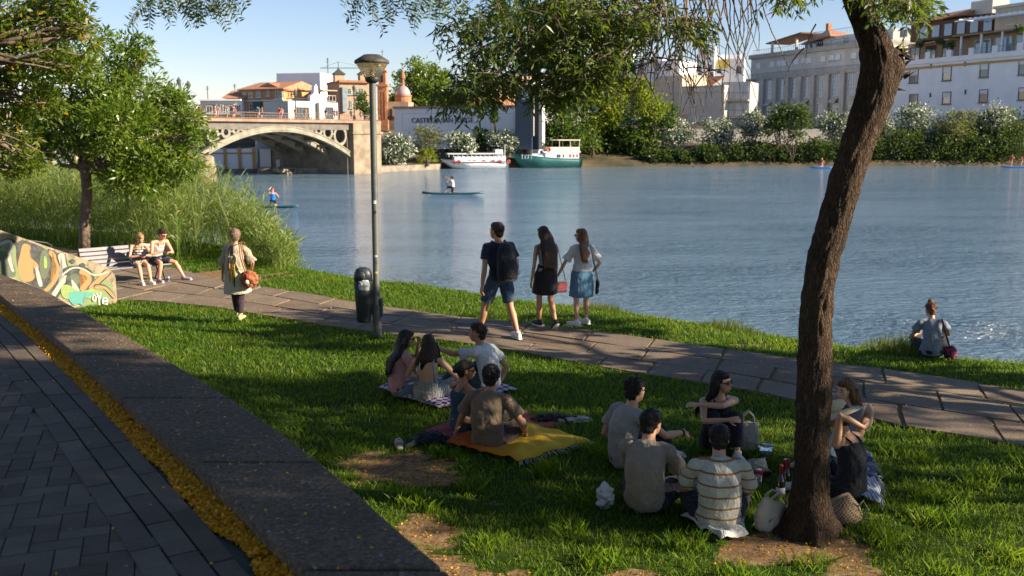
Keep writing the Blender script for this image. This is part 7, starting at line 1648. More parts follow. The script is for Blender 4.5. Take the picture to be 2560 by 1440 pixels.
for i in range(9): a=PI+i*PI/8; mb.bar((.128*math.cos(a),.118*math.sin(a),.18),(.163*math.cos(a),.148*math.sin(a),.74),.012,.008,(math.cos(a),math.sin(a),0))
mb.build('rib',bm_,bin_)
mb=MB(); mb.loft([(0,.02,.78),(0,.02,.90),(0,.02,.97),(0,.02,1.0)],[(.168,.13),(.165,.125),(.13,.10),(.06,.05)],20,(0,1,0)); mb.build('hood',bm_,bin_,True)
mb=MB(); mb.loft([(0,-.125,.82),(0,-.14,.88),(0,-.135,.94)],[(.06,.02),(.062,.02),(.04,.02)],12,(0,1,0)); mb.build('ashtray',M('bin_grey',(.05,.055,.06),None,rough=.4),bin_,True)
mb=MB(); mb.loft([(.02,-.10,.66),(.03,-.115,.74),(.02,-.10,.80)],[(.10,.06),(.105,.055),(.10,.05)],14,(0,1,0)); remeshed(mb,'bin_liner',M('liner',(.45,.46,.47),None,rough=.35),bin_,.008,1,.02,.04)
MB().box((.15,0,.5),(.10,.06,.5)).build('bracket',bm_,bin_); bin_.scale=(.82,.82,.96)
# ---------------------------------------------------------------- graffiti wall
A=G(293,759,0); ud=V((-.62,-.785,0)).normalized(); nn_=V((.785,-.62,0))
gw=empty('graffiti_wall',(A.x,A.y,0),math.atan2(-ud.y,-ud.x),'sloping concrete stair wall covered in green and orange graffiti with the word oYe','wall')
# local x axis = -ud (towards the right end), so the wall spans x in [-L,0]; local -y is the painted face
def wp(px,py):
    r=ray(px,py); t=(V((A.x,A.y,CAMZ))-V((0,0,CAMZ))).dot(nn_)/r.dot(nn_); p=V((0,0,CAMZ))+r*t
    return (-(p-V((A.x,A.y,0))).dot(ud),p.z)
tops=[(-70,551),(0,575),(120,617),(225,652),(272,670),(291,688)]; pts=[wp(*q) for q in tops]; pts[-1]=(-.012,pts[-1][1])
prof_=[(pts[0][0],-.2)]+pts+[(0,pts[-1][1]-.06),(0,-.2)]
mb=MB(); n_=len(prof_); vs=[(x,0,z) for x,z in prof_]+[(x,.34,z) for x,z in prof_]
mb.add(vs,[tuple(range(n_)),tuple(range(2*n_-1,n_-1,-1))]+[(i,n_+i,n_+(i+1)%n_,(i+1)%n_) for i in range(n_)])
n=NT('old_concrete'); co=n.co(); c=n.ramp(n.noise(3,6,.7,co),[(.3,(.17,.125,.08)),(.5,(.30,.24,.17)),(.7,(.38,.32,.24))]); m_=n.fr(n.noise(5,5,.7,n.co(scale=(1.7,1,1))),.5,.62); c=n.mix(m_,c,(.12,.15,.05)); ocm=n.done(n.bsdf(c,.95,n.bump(n.noise(50,5,.8,co),.6,.01),.1)); mb.build('wall_body',ocm,gw)
def paintmat(name,c):
    n=NT('paint_'+name); co=n.co(); cc=n.mix(n.fr(n.noise(9,6,.8,co),.38,.66),tuple(x*.75+.02 for x in c),tuple(x*.35+.10 for x in c)); return n.done(n.bsdf(cc,.85,n.bump(n.noise(50,5,.8,co),.5,.008),.1))
PM={k:paintmat(k,c) for k,c in dict(green=(.22,.30,.10),moss=(.10,.13,.06),orange=(.52,.26,.07),black=(.03,.035,.03),white=(.52,.50,.42),teal=(.08,.38,.32),lime=(.30,.42,.08)).items()}
_lay=[0]
def poly(col,P_,wob=1.2):
    _lay[0]+=1; y=-.002-.0006*_lay[0]; rg=random.Random(_lay[0]); q=[wp(*p) for p in P_]; pts=[]
    N_=len(q)
    for i in range(N_): # Catmull-Rom smoothing
        p0,p1,p2,p3=[q[(i+j-1)%N_] for j in range(4)]
        for t in(0,.25,.5,.75): pts.append(tuple(.5*((2*p1[k])+(-p0[k]+p2[k])*t+(2*p0[k]-5*p1[k]+4*p2[k]-p3[k])*t*t+(-p0[k]+3*p1[k]-3*p2[k]+p3[k])*t**3) for k in(0,1)))
    lim=lambda x:float(np.interp(x,[p[0] for p in pts_top],[p[1] for p in pts_top]))-.03
    pts=[(min(x,-.03),min(z,lim(x))) for x,z in pts]
    bm=bmesh.new(); f_=bm.faces.new([bm.verts.new((x,y,z)) for x,z in pts]); bmesh.ops.triangulate(bm,faces=[f_],ngon_method='EAR_CLIP'); me=bpy.data.meshes.new('graffiti'); bm.to_mesh(me); bm.free(); me.materials.append(PM[col]); o=bpy.data.objects.new('graffiti_shape',me); COL.objects.link(o); o.parent=gw; return o
pts_top=pts
def ribbon(col,P_,w0,w1=None):
    w1=w0 if w1 is None else w1; L=[];Rr=[]; n_=len(P_)
    for i,(x,y) in enumerate(P_):
        a=P_[max(i-1,0)]; b=P_[min(i+1,n_-1)]; dx,dy=b[0]-a[0],b[1]-a[1]; l=math.hypot(dx,dy) or 1; w=(w0+(w1-w0)*i/(n_-1))/2; L.append((x-dy/l*w,y+dx/l*w)); Rr.append((x+dy/l*w,y-dx/l*w))
    return poly(col,L+Rr[::-1])
poly('green',[(-60,590),(0,600),(60,606),(130,625),(170,650),(215,672),(262,696),(284,725),(272,752),(235,766),(180,756),(110,722),(20,690),(-60,670)])
poly('moss',[(-40,640),(8,628),(30,650),(38,690),(0,690),(-40,680)])
ribbon('black',[(-30,640),(0,612),(22,600),(42,612),(48,640)],13,8); ribbon('white',[(-30,632),(-2,612),(20,603),(30,612),(22,642),(32,676)],9,7)
poly('black',[(46,604),(88,608),(130,640),(136,680),(112,722),(88,716),(60,700),(42,660)])
poly('orange',[(50,636),(58,610),(76,616),(74,640),(94,660),(95,672),(82,672),(86,694),(72,704),(52,698),(44,668)]); poly('white',[(88,672),(95,672),(106,712),(96,712)])
poly('moss',[(104,628),(116,626),(124,650),(118,690),(104,694),(98,660)]); poly('lime',[(110,642),(116,645),(117,668),(110,668)])
ribbon('black',[(124,626),(150,660),(146,692),(124,724),(108,734)],16); ribbon('orange',[(126,630),(145,660),(142,690),(124,718),(112,726)],11,8)
ribbon('black',[(150,634),(160,668),(172,690),(152,718),(130,748)],22,15); ribbon('white',[(152,636),(158,664),(168,688),(150,712),(132,740)],15,10)
poly('black',[(166,690),(182,674),(206,680),(212,702),(200,724),(178,722),(164,708)]); poly('moss',[(176,690),(190,684),(200,698),(192,712),(178,708)]); poly('white',[(178,700),(186,706),(198,726),(182,722)])
ribbon('black',[(160,680),(190,672),(220,680),(228,700),(206,730)],18,14); ribbon('orange',[(200,678),(216,684),(222,700),(204,724)],12,12)
ribbon('black',[(272,676),(248,700),(222,726)],17); ribbon('orange',[(270,678),(246,700),(226,722)],12)
ribbon('white',[(156,686),(180,670),(206,672),(236,688),(268,680)],4)
poly('lime',[(152,718),(170,712),(198,728),(230,722),(250,730),(246,748),(205,744),(160,746)])
poly('teal',[(172,732),(190,728),(232,732),(222,742),(208,748),(206,764),(196,758),(186,764),(172,750)])
ribbon('black',[(236,716),(262,718),(284,742)],12,9); ribbon('orange',[(238,718),(262,720),(284,742)],8,6)
for (px,py) in((262,655),(205,662),(180,652)): poly('black',[(px-8,py),(px,py-5),(px+8,py+1),(px+1,py+7)])
# word oYe
tw=M('tag_white',(.72,.72,.68),None,rough=.7)
for ch,(a,b,c_,d_) in (('o',(228,737,239,752)),('Y',(238,733,253,764)),('e',(252,744,268,762))):
    u0,z1=wp(a,b); u1,z0=wp(c_,d_); textmesh('graffiti_letter',ch,u1-u0,z1-z0,tw,gw,(u0,-.035,z0),ext=.002)
# handrail bit on top of wall
u_,z_=wp(131,612); MB().tube([(u_-.9,.2,z_+.22),(u_,.2,z_+.02),(u_+.08,.2,z_-.03),(u_+.06,.2,z_-.14),(u_-.02,.2,z_-.12)],.018,8).build('handrail',iron,gw,True)
# ---------------------------------------------------------------- cloths and picnic things
def sheet(name,P_,mat,label,cat,fold=.03,n_=26,seed=1,parent=None,fringe=None,lift=.05,fs=5,sub=False):
    """P_: four pixel corners on the lawn (bilinear patch)"""
    c=[G(px,py,.03) for px,py in P_]; o3=sum(c,V())/4; vs=[];fs_=[]
    for i in range(n_+1):
        for j in range(n_+1):
            a,b=i/n_,j/n_; p=c[0]*(1-a)*(1-b)+c[1]*a*(1-b)+c[2]*a*b+c[3]*(1-a)*b
            e=min(a,b,1-a,1-b); wv=mnoise.noise(V((p.x*fs,p.y*fs,seed)))+.6*mnoise.noise(V((p.x*fs*2.3,p.y*fs*1.7,seed+5)))
            p=p+V((mnoise.noise(V((p.y*6,seed,1)))*.05,mnoise.noise(V((p.x*6,seed,2)))*.05,lift+fold*wv-(.03 if e<.02 else 0))); vs.append(tuple(p-V((o3.x,o3.y,0))))
    for i in range(n_):
        for j in range(n_): k=i*(n_+1)+j; fs_.append((k,k+1,k+n_+2,k+n_+1))
    o=mesh_obj(name,vs,fs_,mat,None,True); o.location=(o3.x,o3.y,0); m=o.modifiers.new('s','SOLIDIFY'); m.thickness=.006; m=o.modifiers.new('d','SUBSURF'); m.levels=1; m.render_levels=1
    if parent: o.parent=parent
    else: tag(o,label,cat)
    if fringe is not None:
        mb=MB(); rg=random.Random(seed)
        idx=fringe(n_)
        cc=V((0,0,.05))
        for k in idx:
            p=V(vs[k]); out=V((p.x,p.y,0)).normalized()
            for _ in range(2): q=p+V((rg.uniform(-.012,.012),rg.uniform(-.012,.012),0)); mb.tube([q,q+out*.03+V((0,0,-.005)),q+out*.06+V((rg.uniform(-.01,.01),0,-.025))],[.004,.003,.002],4)
        mb.build('fringe',M('fringe_white',(.55,.53,.48),None),o)
    return o
n=NT('mustard_cloth'); co=n.co(); sx=n.n('ShaderNodeSeparateXYZ'); n.l(co,sx.inputs[0]); c=n.ramp(n.fr(n.math('ADD',sx.outputs['X'],n.math('MULTIPLY',n.noise(2,2,.5,co),.3)),-.35,.25),[(0,(.42,.10,.015)),(.45,(.50,.20,.02)),(1,(.66,.40,.03))]); ymat=n.done(n.bsdf(c,.9,n.bump(n.noise(9,4,.6,co),.5,.03),.2))
sheet('picnic_cloth',[(1105,1108),(1300,1156),(1478,1108),(1270,1048)],ymat,'large mustard yellow cloth with orange end under the pair, spread on the grass','cloth',.035,30,3,fringe=lambda n_:[n_*(n_+1)+j for j in range(n_+1)])
sheet('picnic_cloth',[(1050,1072),(1160,1108),(1425,1060),(1290,1026)],cloth('cloth_crimson',(.30,.03,.06)),'crimson cloth spread behind and under the yellow one','cloth',.02,16,5,lift=.02)
n=NT('checked'); co=n.co(); ck=n.n('ShaderNodeTexChecker'); ck.inputs['Scale'].default_value=16; n.l(co,ck.inputs[0]); ck.inputs[1].default_value=(.10,.05,.12,1); ck.inputs[2].default_value=(.50,.45,.50,1); ckm=n.done(n.bsdf(ck.outputs[0],.9,n.bump(n.noise(9,4,.6,co),.5,.03),.2))
sheet('picnic_cloth',[(940,972),(1100,1024),(1298,976),(1120,940)],ckm,'purple and white checked cloth under the three friends near the lamp','cloth',.025,24,7)
sheet('picnic_cloth',[(1698,1290),(1800,1352),(1866,1342),(1850,1265)],cloth('cloth_white',(.62,.61,.57)),'small white cloth under the man in the striped t-shirt','cloth',.035,16,9,lift=.04,fs=9)
sheet('picnic_cloth',[(2070,1225),(2205,1262),(2190,1195),(2120,1150)],cloth('cloth_ticking',(.55,.56,.60),stripes=(0,.03,.3,(.10,.12,.22,1))),'pale blue striped fringed cloth on the grass right of the trunk','cloth',.03,18,11,fringe=lambda n_:[n_*(n_+1)+j for j in range(n_+1)],fs=8)
sheet('picnic_cloth',[(2130,1190),(2200,1215),(2178,1140),(2140,1120)],cloth('cloth_navy',(.02,.05,.12)),'navy fringed cloth behind the striped one right of the trunk','cloth',.03,14,12,fringe=lambda n_:[n_*(n_+1)+j for j in range(n_+1)],fs=8)
def lump(name,px,py,w,d,h,mat,label,cat,seed=1,rz=0,pl=0,dsc=.05,da=.05,lz=0):
    g=G(px,py); t=empty(name,g+V((0,0,lz)),rz,label,cat); mb=MB(); mb.ball((0,0,h*.45),(w/2,d/2,h*.55),None,14,10); mb.ball((w*.15,0,h*.3),(w*.4,d*.45,h*.35),None,12,8)
    return t,remeshed(mb,'bag_body' if 'bag' in name else 'fabric',mat,t,.01,1,da,dsc,.015,.02)
plast=NT('plastic_white'); plb=plast.bsdf((.70,.72,.74),.3,plast.bump(plast.noise(30,4,.6),.8,.02),.5); plb.inputs['Transmission Weight'].default_value=.25; plast=plast.done(plb)
lump('plastic_bag',1512,1270,.14,.10,.22,plast,'crumpled white plastic bag beside the man in the beige t-shirt','plastic bag',da=.09)
lump('plastic_bag',1690,1148,.18,.12,.08,plast,'small white plastic bag lying before the woman hugging her knees','plastic bag')
t,_=lump('dark_bag',1083,1112,.34,.22,.13,cloth('bag_navy',(.015,.02,.035)),'dark slumped bag on the grass left of the yellow cloth','bag',da=.07); MB().tube([(.1,-.1,.08),(.18,-.14,.04),(.28,-.12,.03),(.22,-.04,.05)],.009,6).build('strap',black_s,t,True)
t,_=lump('jacket',1378,1060,.46,.22,.11,cloth('jacket_plum',(.03,.02,.028)),'dark crumpled jacket lying on the grass behind the yellow cloth','jacket',da=.07)
def shoe_obj(px,py,rz,label,m,sandal=False,cat='shoe',grp=None):
    g=G(px,py); t=empty('sandal' if sandal else 'shoe',g,rz,label,cat,grp)
    MB().loft([(0,-.13,.02),(0,-.05,.02),(0,.06,.02),(0,.13,.02)],[(.03,.018),(.038,.018),(.045,.018),(.03,.016)],12,(0,0,1)).build('sole',M('cork',(.40,.32,.24),(.5,.42,.32),30,.8) if sandal else sole_w,t,True)
    if sandal:
        for y in(-.02,.05): MB().loft([(-.045,y,.03),(-.03,y,.065),(0,y,.075),(.03,y,.065),(.045,y,.03)],[(.02,.005)]*5,8,(0,0,1)).build('strap',m,t,True)
    else: mb=MB(); mb.loft([(0,-.12,.05),(0,-.04,.055),(0,.04,.05),(0,.12,.035)],[(.028,.03),(.036,.035),(.042,.025),(.028,.015)],12,(0,0,1)); mb.build('upper',m,t,True); MB().ball((0,-.06,.078),(.022,.045,.012),None,10,6).build('lining',black_s,t,True)
sv=M('strap_silver',(.35,.33,.32),(.5,.48,.46),20,.4)
shoe_obj(998,1118,R(10),'silver strapped sandal farthest left on the grass near the dark bag',sv,True,'sandal'); shoe_obj(1035,1112,R(-25),'dark strapped sandal between the silver one and the dark bag',M('strap_blue',(.06,.08,.12),None),True,'sandal')
sh_=M('shoe_grey',(.38,.35,.33),(.46,.43,.40),20,.7); shoe_obj(1420,1062,R(-62),'pale slip-on shoe nearest the crumpled jacket',sh_); shoe_obj(1452,1058,R(-70),'pale slip-on shoe farthest right beside the jacket',sh_)
# canvas tote
canvas=cloth('canvas_natural',(.56,.50,.40)); 
def tote(px,py,w,h,rz,label,d=.12,lean=0):
    g=G(px,py); t=empty('tote_bag',g,rz,label,'bag'); mb=MB(); mb.loft([(0,0,.01),(0,0,h*.15),(0,0,h*.6),(lean,0,h)],[(w*.46,d/2),(w*.5,d/2),(w*.49,d*.42),(w*.46,d*.3)],18,(0,1,0)); remeshed(mb,'bag_body',canvas,t,.01,2,.035,.08,.008,.03)
    for y in(-d*.25,d*.25): MB().tube([(-w*.25+lean,y,h*.9),(-w*.22+lean,y,h*1.25),(0+lean,y,h*1.38),(w*.22+lean,y,h*1.22),(w*.25+lean,y,h*.9)],.008,6).build('handle',canvas,t,True)
    return t
tote(1868,1130,.22,.30,R(-8),'upright natural canvas tote bag beside the woman hugging her knees'); t=tote(1925,1322,.30,.22,R(25),'slumped canvas tote bag leaning at the foot of the trunk',.16,.04)
# clear tub
clear=M('clear_plastic',(.85,.87,.88),None,rough=.12,trans=.85)
def vessel(name,px,py,prof,mat,label,cat,part): g=G(px,py); t=empty(name,g,0,label,cat); MB().lathe((0,0,.01),prof,24).build(part,mat,t,True); return t
t=vessel('plastic_tub',1914,1143,[(.055,0),(.062,.01),(.070,.10),(.076,.105),(.074,.118),(.02,.122)],clear,'clear plastic tub with lid right of the upright tote bag','tub','tub_body'); MB().ball((0,0,.05),(.05,.05,.035),None,10,6).build('contents',M('rice',(.6,.56,.45),(.7,.66,.55),40),t,True)
t=vessel('juice_cup',1893,1222,[(.028,0),(.030,.005),(.040,.105),(.042,.107)],clear,'clear plastic cup of yellow juice on the grass','cup','cup_body'); MB().lathe((0,0,.014),[(.027,0),(.034,.06)],20).build('juice',M('juice_yellow',(.62,.50,.12),None,rough=.3),t,True)
t=vessel('plastic_cup',1962,1228,[(.030,0),(.046,.11),(.048,.115)],clear,'empty clear cup partly behind the trunk beside the wine bottle','cup','cup_body')
g=G(1902,1188); t=empty('food_tray',g,R(15),'open clear food tray with dark and red food behind the juice cup','food tray'); MB().box((0,0,.025),(.16,.11,.04)).build('tray_body',M('tray_black',(.02,.02,.02),None,rough=.4),t,bevel=.008); MB().box((0,0,.05),(.14,.09,.015)).build('food',M('food_mix',(.35,.05,.03),(.40,.28,.12),60,contrast=(.45,.55)),t,bevel=.004); MB().box((.01,.07,.075),(.17,.008,.12),M=Matrix.Rotation(R(-35),3,'X')).build('lid',clear,t)
def can(px,py,label,lz=0,c=(.40,.02,.03)): g=G(px,py); t=empty('drink_can',g+V((0,0,lz)),0,label,'drink can'); MB().lathe((0,0,.0),[(.026,0),(.033,.01),(.033,.105),(.027,.12)],20).build('can_body',M('can_red',c,None,rough=.3,metal=.2),t,True); MB().lathe((0,0,.1201),[(.024,0),(.024,.002)],16).build('can_lid',M('can_alu',(.55,.56,.6),None,rough=.3,metal=.8),t); return t
can(1966,1180,'red drink can on the grass just left of the trunk'); can(1712,1206,'red drink can held low beside the cross-legged man in beige'); can(1897,1206,'red drink can standing between the juice cup and the food tray')
def bottle(px,py,label): 
    g=G(px,py); t=empty('wine_bottle',g,0,label,'bottle'); MB().lathe((0,0,0),[(.034,0),(.037,.01),(.037,.17),(.030,.20),(.015,.23),(.014,.24)],24).build('glass_body',M('bottle_glass',(.008,.012,.008),None,rough=.06,spec=.9),t,True)
    MB().lathe((0,0,.2395),[(.0145,0),(.0145,.065),(.016,.066),(.016,.078),(.012,.079)],18).build('capsule',M('capsule_red',(.22,.03,.04),(.3,.05,.05),20,.5),t,True); MB().lathe((0,0,.05),[(.0376,0),(.0376,.075)],24).build('label_paper',M('label_lilac',(.50,.46,.50),(.6,.56,.6),20),t,True)
bottle(1950,1252,'dark wine bottle with red capsule and pale label in front of the trunk'); bottle(1966,1236,'second dark wine bottle nearest the trunk, mostly hidden by the first')
# woven basket bag
g=G(2105,1308); t=empty('straw_bag',g,R(-15),'loosely woven straw bag lying on the grass right of the trunk','bag')
n=NT('weave'); co=n.co(); wv_=n.n('ShaderNodeTexChecker'); wv_.inputs['Scale'].default_value=70; wv_.inputs[1].default_value=(.45,.33,.20,1); wv_.inputs[2].default_value=(.16,.10,.06,1); n.l(co,wv_.inputs[0]); wvm=n.done(n.bsdf(wv_.outputs[0],.85,n.bump(wv_.outputs[1],.7,.01),.2))
mb=MB(); mb.loft([(0,0,.01),(0,0,.04),(-.02,0,.12),(-.05,0,.20),(-.05,0,.17),(-.02,0,.06)],[(.10,.08),(.16,.11),(.15,.09),(.11,.06),(.10,.05),(.12,.07)],20,(0,1,0)); mb.build('bag_body',wvm,t,True); MB().tube([(.08,-.03,.12),(.15,-.04,.22),(.19,-.03,.14),(.15,-.02,.05)],.008,6).build('handle',canvas,t,True)
# ================================================================ PADDLERS
def simple_boat(px,py,L,B,rz,label,mat,cat='canoe'):
    g=G(px,py,WATER); t=empty('canoe' if cat=='canoe' else 'paddleboard',g,rz,label,cat); mb=MB(); n_=9
    pts=[(L*(i/(n_-1)-.5),0,.06+.10*abs(2*i/(n_-1)-1)**3) for i in range(n_)]; r=[(max(.015,B/2*math.sqrt(max(0,1-abs(2*i/(n_-1)-1)**2.2))),.09) for i in range(n_)]
    mb.loft(pts,r,12,(0,0,1)); mb.build('hull' if cat=='canoe' else 'board',mat,t,True); return t
hullb=M('canoe_teal',(.015,.07,.10),None,rough=.35); supb=M('board_blue',(.02,.12,.40),None,rough=.4)
def paddle(t,a,b,name='paddle'): mb=MB(); mb.tube([a,b],.016,6); d=(V(b)-V(a)).normalized(); mb.loft([V(b)-d*.02,V(b)+d*.15,V(b)+d*.4],[(.03,.01),(.10,.012),(.09,.008)],8,(1,0,0)); return mb.build(name,M('paddle_grey',(.08,.08,.08),None,rough=.4),t,True)
t=simple_boat(685,519,3.6,.62,R(-14),'short teal canoe under the paddler in the blue vest',hullb)
f=Fig('paddler in blue vest and red cap kneeling in a canoe with one arm raised',G(683,518,WATER)+V((0,0,.14)),R(10),1.72,'m','rosy',1.05,pel=(0,0,.36),neck=(0,.05,1),hL=(-.12,.32,1.22),eL=(-1,.3,.5),hR=(.26,.22,.40),eR=(1,-.3,0),fR=(.12,-.30,.06),fL=(-.12,-.30,.06),kR=(.3,1,-.3),kL=(-.3,1,-.3),vox=.016,face=False)
f.top(cloth('vest_blue',(.01,.16,.55)),'vest',0,straps=True,vox=.016); f.shorts(black_c,'shorts',.8); MB().ball(f.hc+f.hu*.05,(.095,.11,.085),f.HM,12,8).build('cap',M('cap_red2',(.60,.04,.04),None),f.root,True)
t=simple_boat(1132,486,5.2,.55,R(-2),'long low grey blue canoe under the paddler in the white shirt',hullb)
f=Fig('paddler in white shirt kneeling on one knee in a long canoe, facing left',G(1132,486,WATER)+V((0,0,.12)),R(80),1.85,'m','rosy',1.05,pel=(0,0,.52),neck=(0,.05,1),hL=(-.1,.62,1.38),eL=(-.6,0,-.6),hR=(.14,.55,.95),eR=(.5,-.3,-.5),fL=(-.12,.62,.08),fR=(.12,-.35,.06),kL=(0,.3,1),kR=(.1,1,-.6),vox=.016,face=False)
f.top(white_c,'vest',.3,vox=.016); f.shorts(black_c,'shorts',1.0); f.hair('dark','short'); paddle(f.root,(-.1,.85,1.5),(.35,.2,-.05))
t=simple_boat(527,482,4.6,.6,R(-10),'canoe of the yellow and green clad pair just above the reeds',hullb)
f=Fig('paddler in yellow life vest and red cap partly hidden by the reeds',G(517,481,WATER)+V((0,0,.12)),R(10),1.75,'m','rosy',1.1,pel=(0,0,.3),neck=(0,.2,1),hL=(-.2,.4,.6),hR=(.2,.4,.6),fR=(.12,-.30,.06),fL=(-.12,-.30,.06),kR=(.3,1,-.3),kL=(-.3,1,-.3),vox=.018,face=False); f.top(cloth('vest_yellow',(.62,.45,.02)),'vest',.5,vox=.018); MB().ball(f.hc+f.hu*.04,(.095,.11,.085),f.HM,12,8).build('cap',M('cap_red2',(.60,.04,.04),None),f.root,True)
f=Fig('paddler in bright green vest bending forward, right of the yellow one',G(534,482,WATER)+V((0,0,.12)),R(30),1.75,'m','rosy',1.1,pel=(0,0,.3),neck=(.4,.45,1),hL=(-.1,.6,.3),hR=(.2,.6,.3),fR=(.12,-.30,.06),fL=(-.12,-.30,.06),kR=(.3,1,-.3),kL=(-.3,1,-.3),vox=.018,face=False); f.top(cloth('vest_green',(.16,.50,.10)),'vest',.5,vox=.018); f.hair('blond','short')
t=simple_boat(2054,420,3.3,.8,R(0),'blue paddleboard carrying the kneeling paddler in red',supb,'paddleboard')
f=Fig('kneeling paddleboarder in red top left of the leaning trunk',G(2053,419,WATER)+V((0,0,.12)),R(-60),1.85,'m','rosy',1.1,pel=(0,0,.50),neck=(0,.1,1),hL=(-.05,.5,.7),hR=(.15,.5,.55),fR=(.12,-.30,.06),fL=(-.12,-.30,.06),kR=(.2,1,-.6),kL=(-.2,1,-.6),vox=.02,face=False); f.top(cloth('top_red',(.55,.06,.06)),'top',.4,vox=.02); f.shorts(cloth('shorts_pale',(.45,.42,.42)),'shorts',.9); f.hair('blond','short')
t=simple_boat(2538,418.5,4.4,.8,R(0),'blue paddleboard at the right edge carrying the standing paddlers',supb,'paddleboard')
f=Fig('standing paddleboarder in red bathing suit at the right edge, paddle raised',G(2527,418,WATER)+V((0,0,.12)),R(-70),1.95,'f','rosy',1.1,neck=(0,.1,1),pel=(0,0,1.0),hL=(-.05,.42,1.55),hR=(.12,.45,1.3),fR=(.14,-.08,.08),fL=(-.14,.1,.08),vox=.02,face=False); f.top(cloth('top_red',(.55,.06,.06)),'swimsuit',0,hem=-.12,vox=.02); f.shorts(cloth('top_red',(.55,.06,.06)),'shorts',.15); f.hair('dark','short'); paddle(f.root,(0,.5,1.9),(.1,.6,.2))
f=Fig('second standing paddleboarder in a dark red top cut by the right edge',G(2554,418,WATER)+V((0,0,.12)),R(60),1.8,'m','rosy',1.0,pel=(0,0,.80),neck=(0,.2,1),fR=(.14,.1,.08),fL=(-.14,-.1,.08),hL=(-.1,.4,1.0),hR=(.1,.4,1.1),vox=.02,face=False); f.top(cloth('top_dkred',(.35,.03,.05)),'top',.4,vox=.02); f.shorts(cloth('shorts_pale',(.45,.42,.42)),'shorts',.8); f.hair('dark','short')
# ================================================================ PEDESTRIANS (a dozen pixels tall each): body mesh copied, clothes of their own
def ped_src(variant):
    L=[];pos=dict(hL=(-.22,.1,.95),hR=(.2,-.05,.82)) if variant==0 else dict(hL=(-.12,.3,1.1),hR=(.1,.3,1.1)) if variant==1 else {}
    f=Fig('tmp',V((0,0,-50)),0,1.7,'m' if variant!=1 else 'f','rosy',1.05,pel=(0,0,.90),fL=(-.1,.2,.08),fR=(.1,-.2,.1),vox=.03,face=False,**pos)
    m=cloth('ped_white',(.5,.5,.5)); f.top(m,'top',.5,vox=.03); f.shorts(m,'shorts',.8); f.hair('dark','short'); 
    return f.root
srcs=[ped_src(i) for i in range(3)]
cols={'white':(.60,.60,.58),'red':(.50,.06,.05),'pink':(.55,.28,.26),'blue':(.03,.25,.45),'black':(.03,.03,.035),'orange':(.55,.25,.10),'navy':(.03,.05,.12),'grey':(.25,.25,.26)}
def ped(px,py,D_or_fn,top,bot,label,v,grp,scale=.86,rz=0):
    src=srcs[v%3]; r=src.copy(); COL.objects.link(r); r.location=D_or_fn; r.rotation_euler=(0,0,rz); r.scale=(scale,)*3; r['label']=label; r['category']='person'; r['group']=grp
    for ch in src.children:
        c=ch.copy(); COL.objects.link(c); c.parent=r
        if ch.name.startswith(('top','shorts')):
            c.data=ch.data.copy(); c.data.materials.clear(); c.data.materials.append(cloth('ped_'+(top if ch.name.startswith('top') else bot),cols[top if ch.name.startswith('top') else bot]))
        for gch in ch.children: d=gch.copy(); COL.objects.link(d); d.parent=c
gp='people crossing the bridge'
def onbridge(px,row=0): u_,_=bf.at(px,290); return BM@V((u_,.5+row,zdeck+.06))
PD=[(497,'white','black','on the bridge just right of the young tree crown'),(517,'red','grey','on the bridge before the brown shop front, left one'),(524,'red','pink','on the bridge before the brown shop front, right one'),(546,'white','black','on the bridge below the white shop window'),(557,'black','white','on the bridge right of the shop window'),(570,'pink','pink','on the bridge left of the green awning'),(577,'white','blue','on the bridge below the green awning'),(600,'pink','navy','on the bridge where the orange house begins'),(612,'grey','red','on the bridge left of the orange house middle'),(655,'blue','white','on the bridge before the orange house doorway'),(661,'blue','grey','on the bridge nearest the bridge middle'),(679,'orange','black','on the bridge before the terrace parasols'),(707,'red','red','on the bridge left of the stone pavilion'),(719,'red','navy','on the bridge touching the stone pavilion'),(729,'white','pink','on the bridge at the pavilion left corner'),(747,'orange','black','on the bridge before the pavilion doorway'),(755,'pink','navy','on the bridge beside the slim lamp'),(787,'orange','grey','on the bridge before the pavilion gable'),(822,'navy','white','on the bridge before the pavilion wing door'),(852,'pink','black','on the bridge at the ornate house corner'),(866,'white','red','on the bridge below the bay window'),(886,'grey','navy','on the bridge below the arched windows'),(918,'white','blue','on the bridge just left of the lamp post')]
for i,(px,a,b,w) in enumerate(PD): ped(px,0,onbridge(px,(i%3)*.5),a,b,'tiny pedestrian in %s top %s'%(a,w),i,gp,.80,R([80,-80,95,-100][i%4])+bf.root.rotation_euler.z)
gq='people on the quay under the arch'
for i,(px,a,b,w) in enumerate([(605,'navy','black','standing by the ochre pilaster on the quay'),(612,'grey','navy','beside the other by the ochre pilaster on the quay'),(665,'black','black','crouched low on the quay edge'),(690,'black','navy','left of a pair before the white quay wall'),(696,'navy','grey','right of a pair before the white quay wall')]):
    q=G(px,413,qz) ; ped(px,0,q,a,b,'tiny person in %s %s'%(a,w),i,gq,.95,R(60*i))
for s_ in srcs:
    for ch in list(s_.children):
        for gc in list(ch.children): bpy.data.objects.remove(gc)
        bpy.data.objects.remove(ch)
    bpy.data.objects.remove(s_)
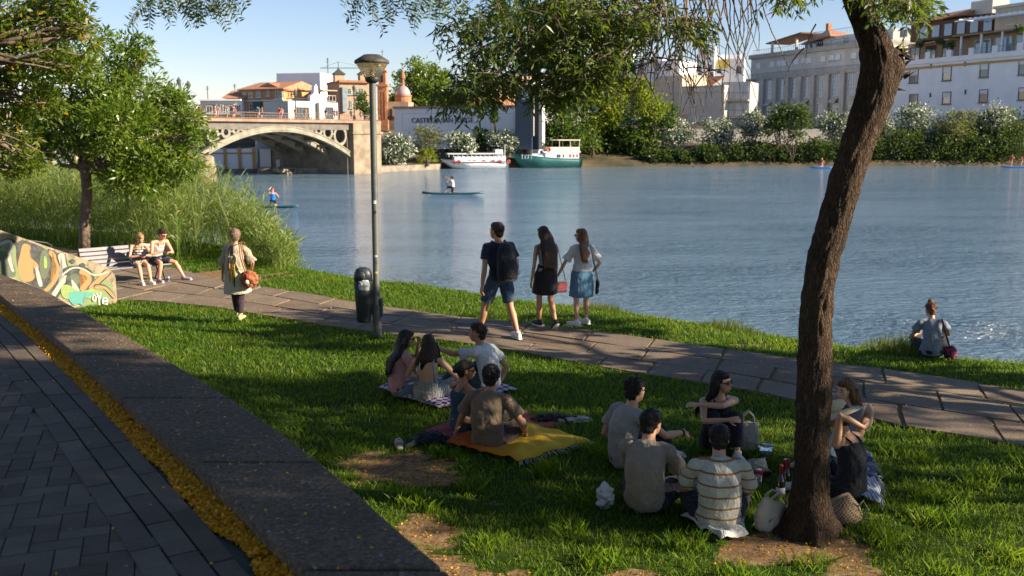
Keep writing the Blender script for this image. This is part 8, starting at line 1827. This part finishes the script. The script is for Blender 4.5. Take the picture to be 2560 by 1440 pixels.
# ================================================================ LIGHT + CAMERA
SUN_EL=R(23); SUN_AZ=V((.972,-.235,0)).normalized()
world=bpy.data.worlds.new('World'); scene.world=world; world.use_nodes=True
nt=world.node_tree; nt.nodes.clear()
sky=nt.nodes.new('ShaderNodeTexSky'); sky.sky_type='NISHITA'; sky.sun_disc=False; sky.sun_elevation=SUN_EL
sky.sun_rotation=math.atan2(SUN_AZ.x,SUN_AZ.y); sky.air_density=1.0; sky.dust_density=.0; sky.ozone_density=3.5; sky.altitude=0
bg=nt.nodes.new('ShaderNodeBackground'); bg.inputs[1].default_value=.064
wo=nt.nodes.new('ShaderNodeOutputWorld'); mx=nt.nodes.new('ShaderNodeMix'); mx.data_type='RGBA'; mx.blend_type='MULTIPLY'; mx.inputs[0].default_value=1; mx.inputs[7].default_value=(1.08,.95,1.0,1); nt.links.new(sky.outputs[0],mx.inputs[6]); nt.links.new(mx.outputs[2],bg.inputs[0]); nt.links.new(bg.outputs[0],wo.inputs[0])
sd=bpy.data.lights.new('sun','SUN'); sd.energy=5.0; sd.angle=R(.5); sd.color=(1,.86,.66)
so=bpy.data.objects.new('sun',sd); COL.objects.link(so)
dirv=V((SUN_AZ.x*math.cos(SUN_EL),SUN_AZ.y*math.cos(SUN_EL),math.sin(SUN_EL)))
so.rotation_euler=dirv.to_track_quat('Z','Y').to_euler(); so.location=(30,-8,20)
cd=bpy.data.cameras.new('camera'); cam=bpy.data.objects.new('camera',cd); COL.objects.link(cam)
cam.location=(0,0,CAMZ); cam.rotation_euler=(PI/2-PITCH,0,0); cd.sensor_width=36; cd.lens=35.0; cd.clip_end=6000; cd.clip_start=.05
cd.dof.use_dof=True; cd.dof.focus_distance=10.5; cd.dof.aperture_fstop=3.5
scene.camera=cam
scene.view_settings.view_transform='Standard'; scene.view_settings.look='None'; scene.view_settings.exposure=1.35; scene.view_settings.gamma=1
scene.render.engine='CYCLES'; scene.cycles.max_bounces=6; scene.cycles.transparent_max_bounces=8
scene.cycles.diffuse_bounces=3; scene.cycles.glossy_bounces=3; scene.cycles.transmission_bounces=4; scene.cycles.sample_clamp_indirect=6
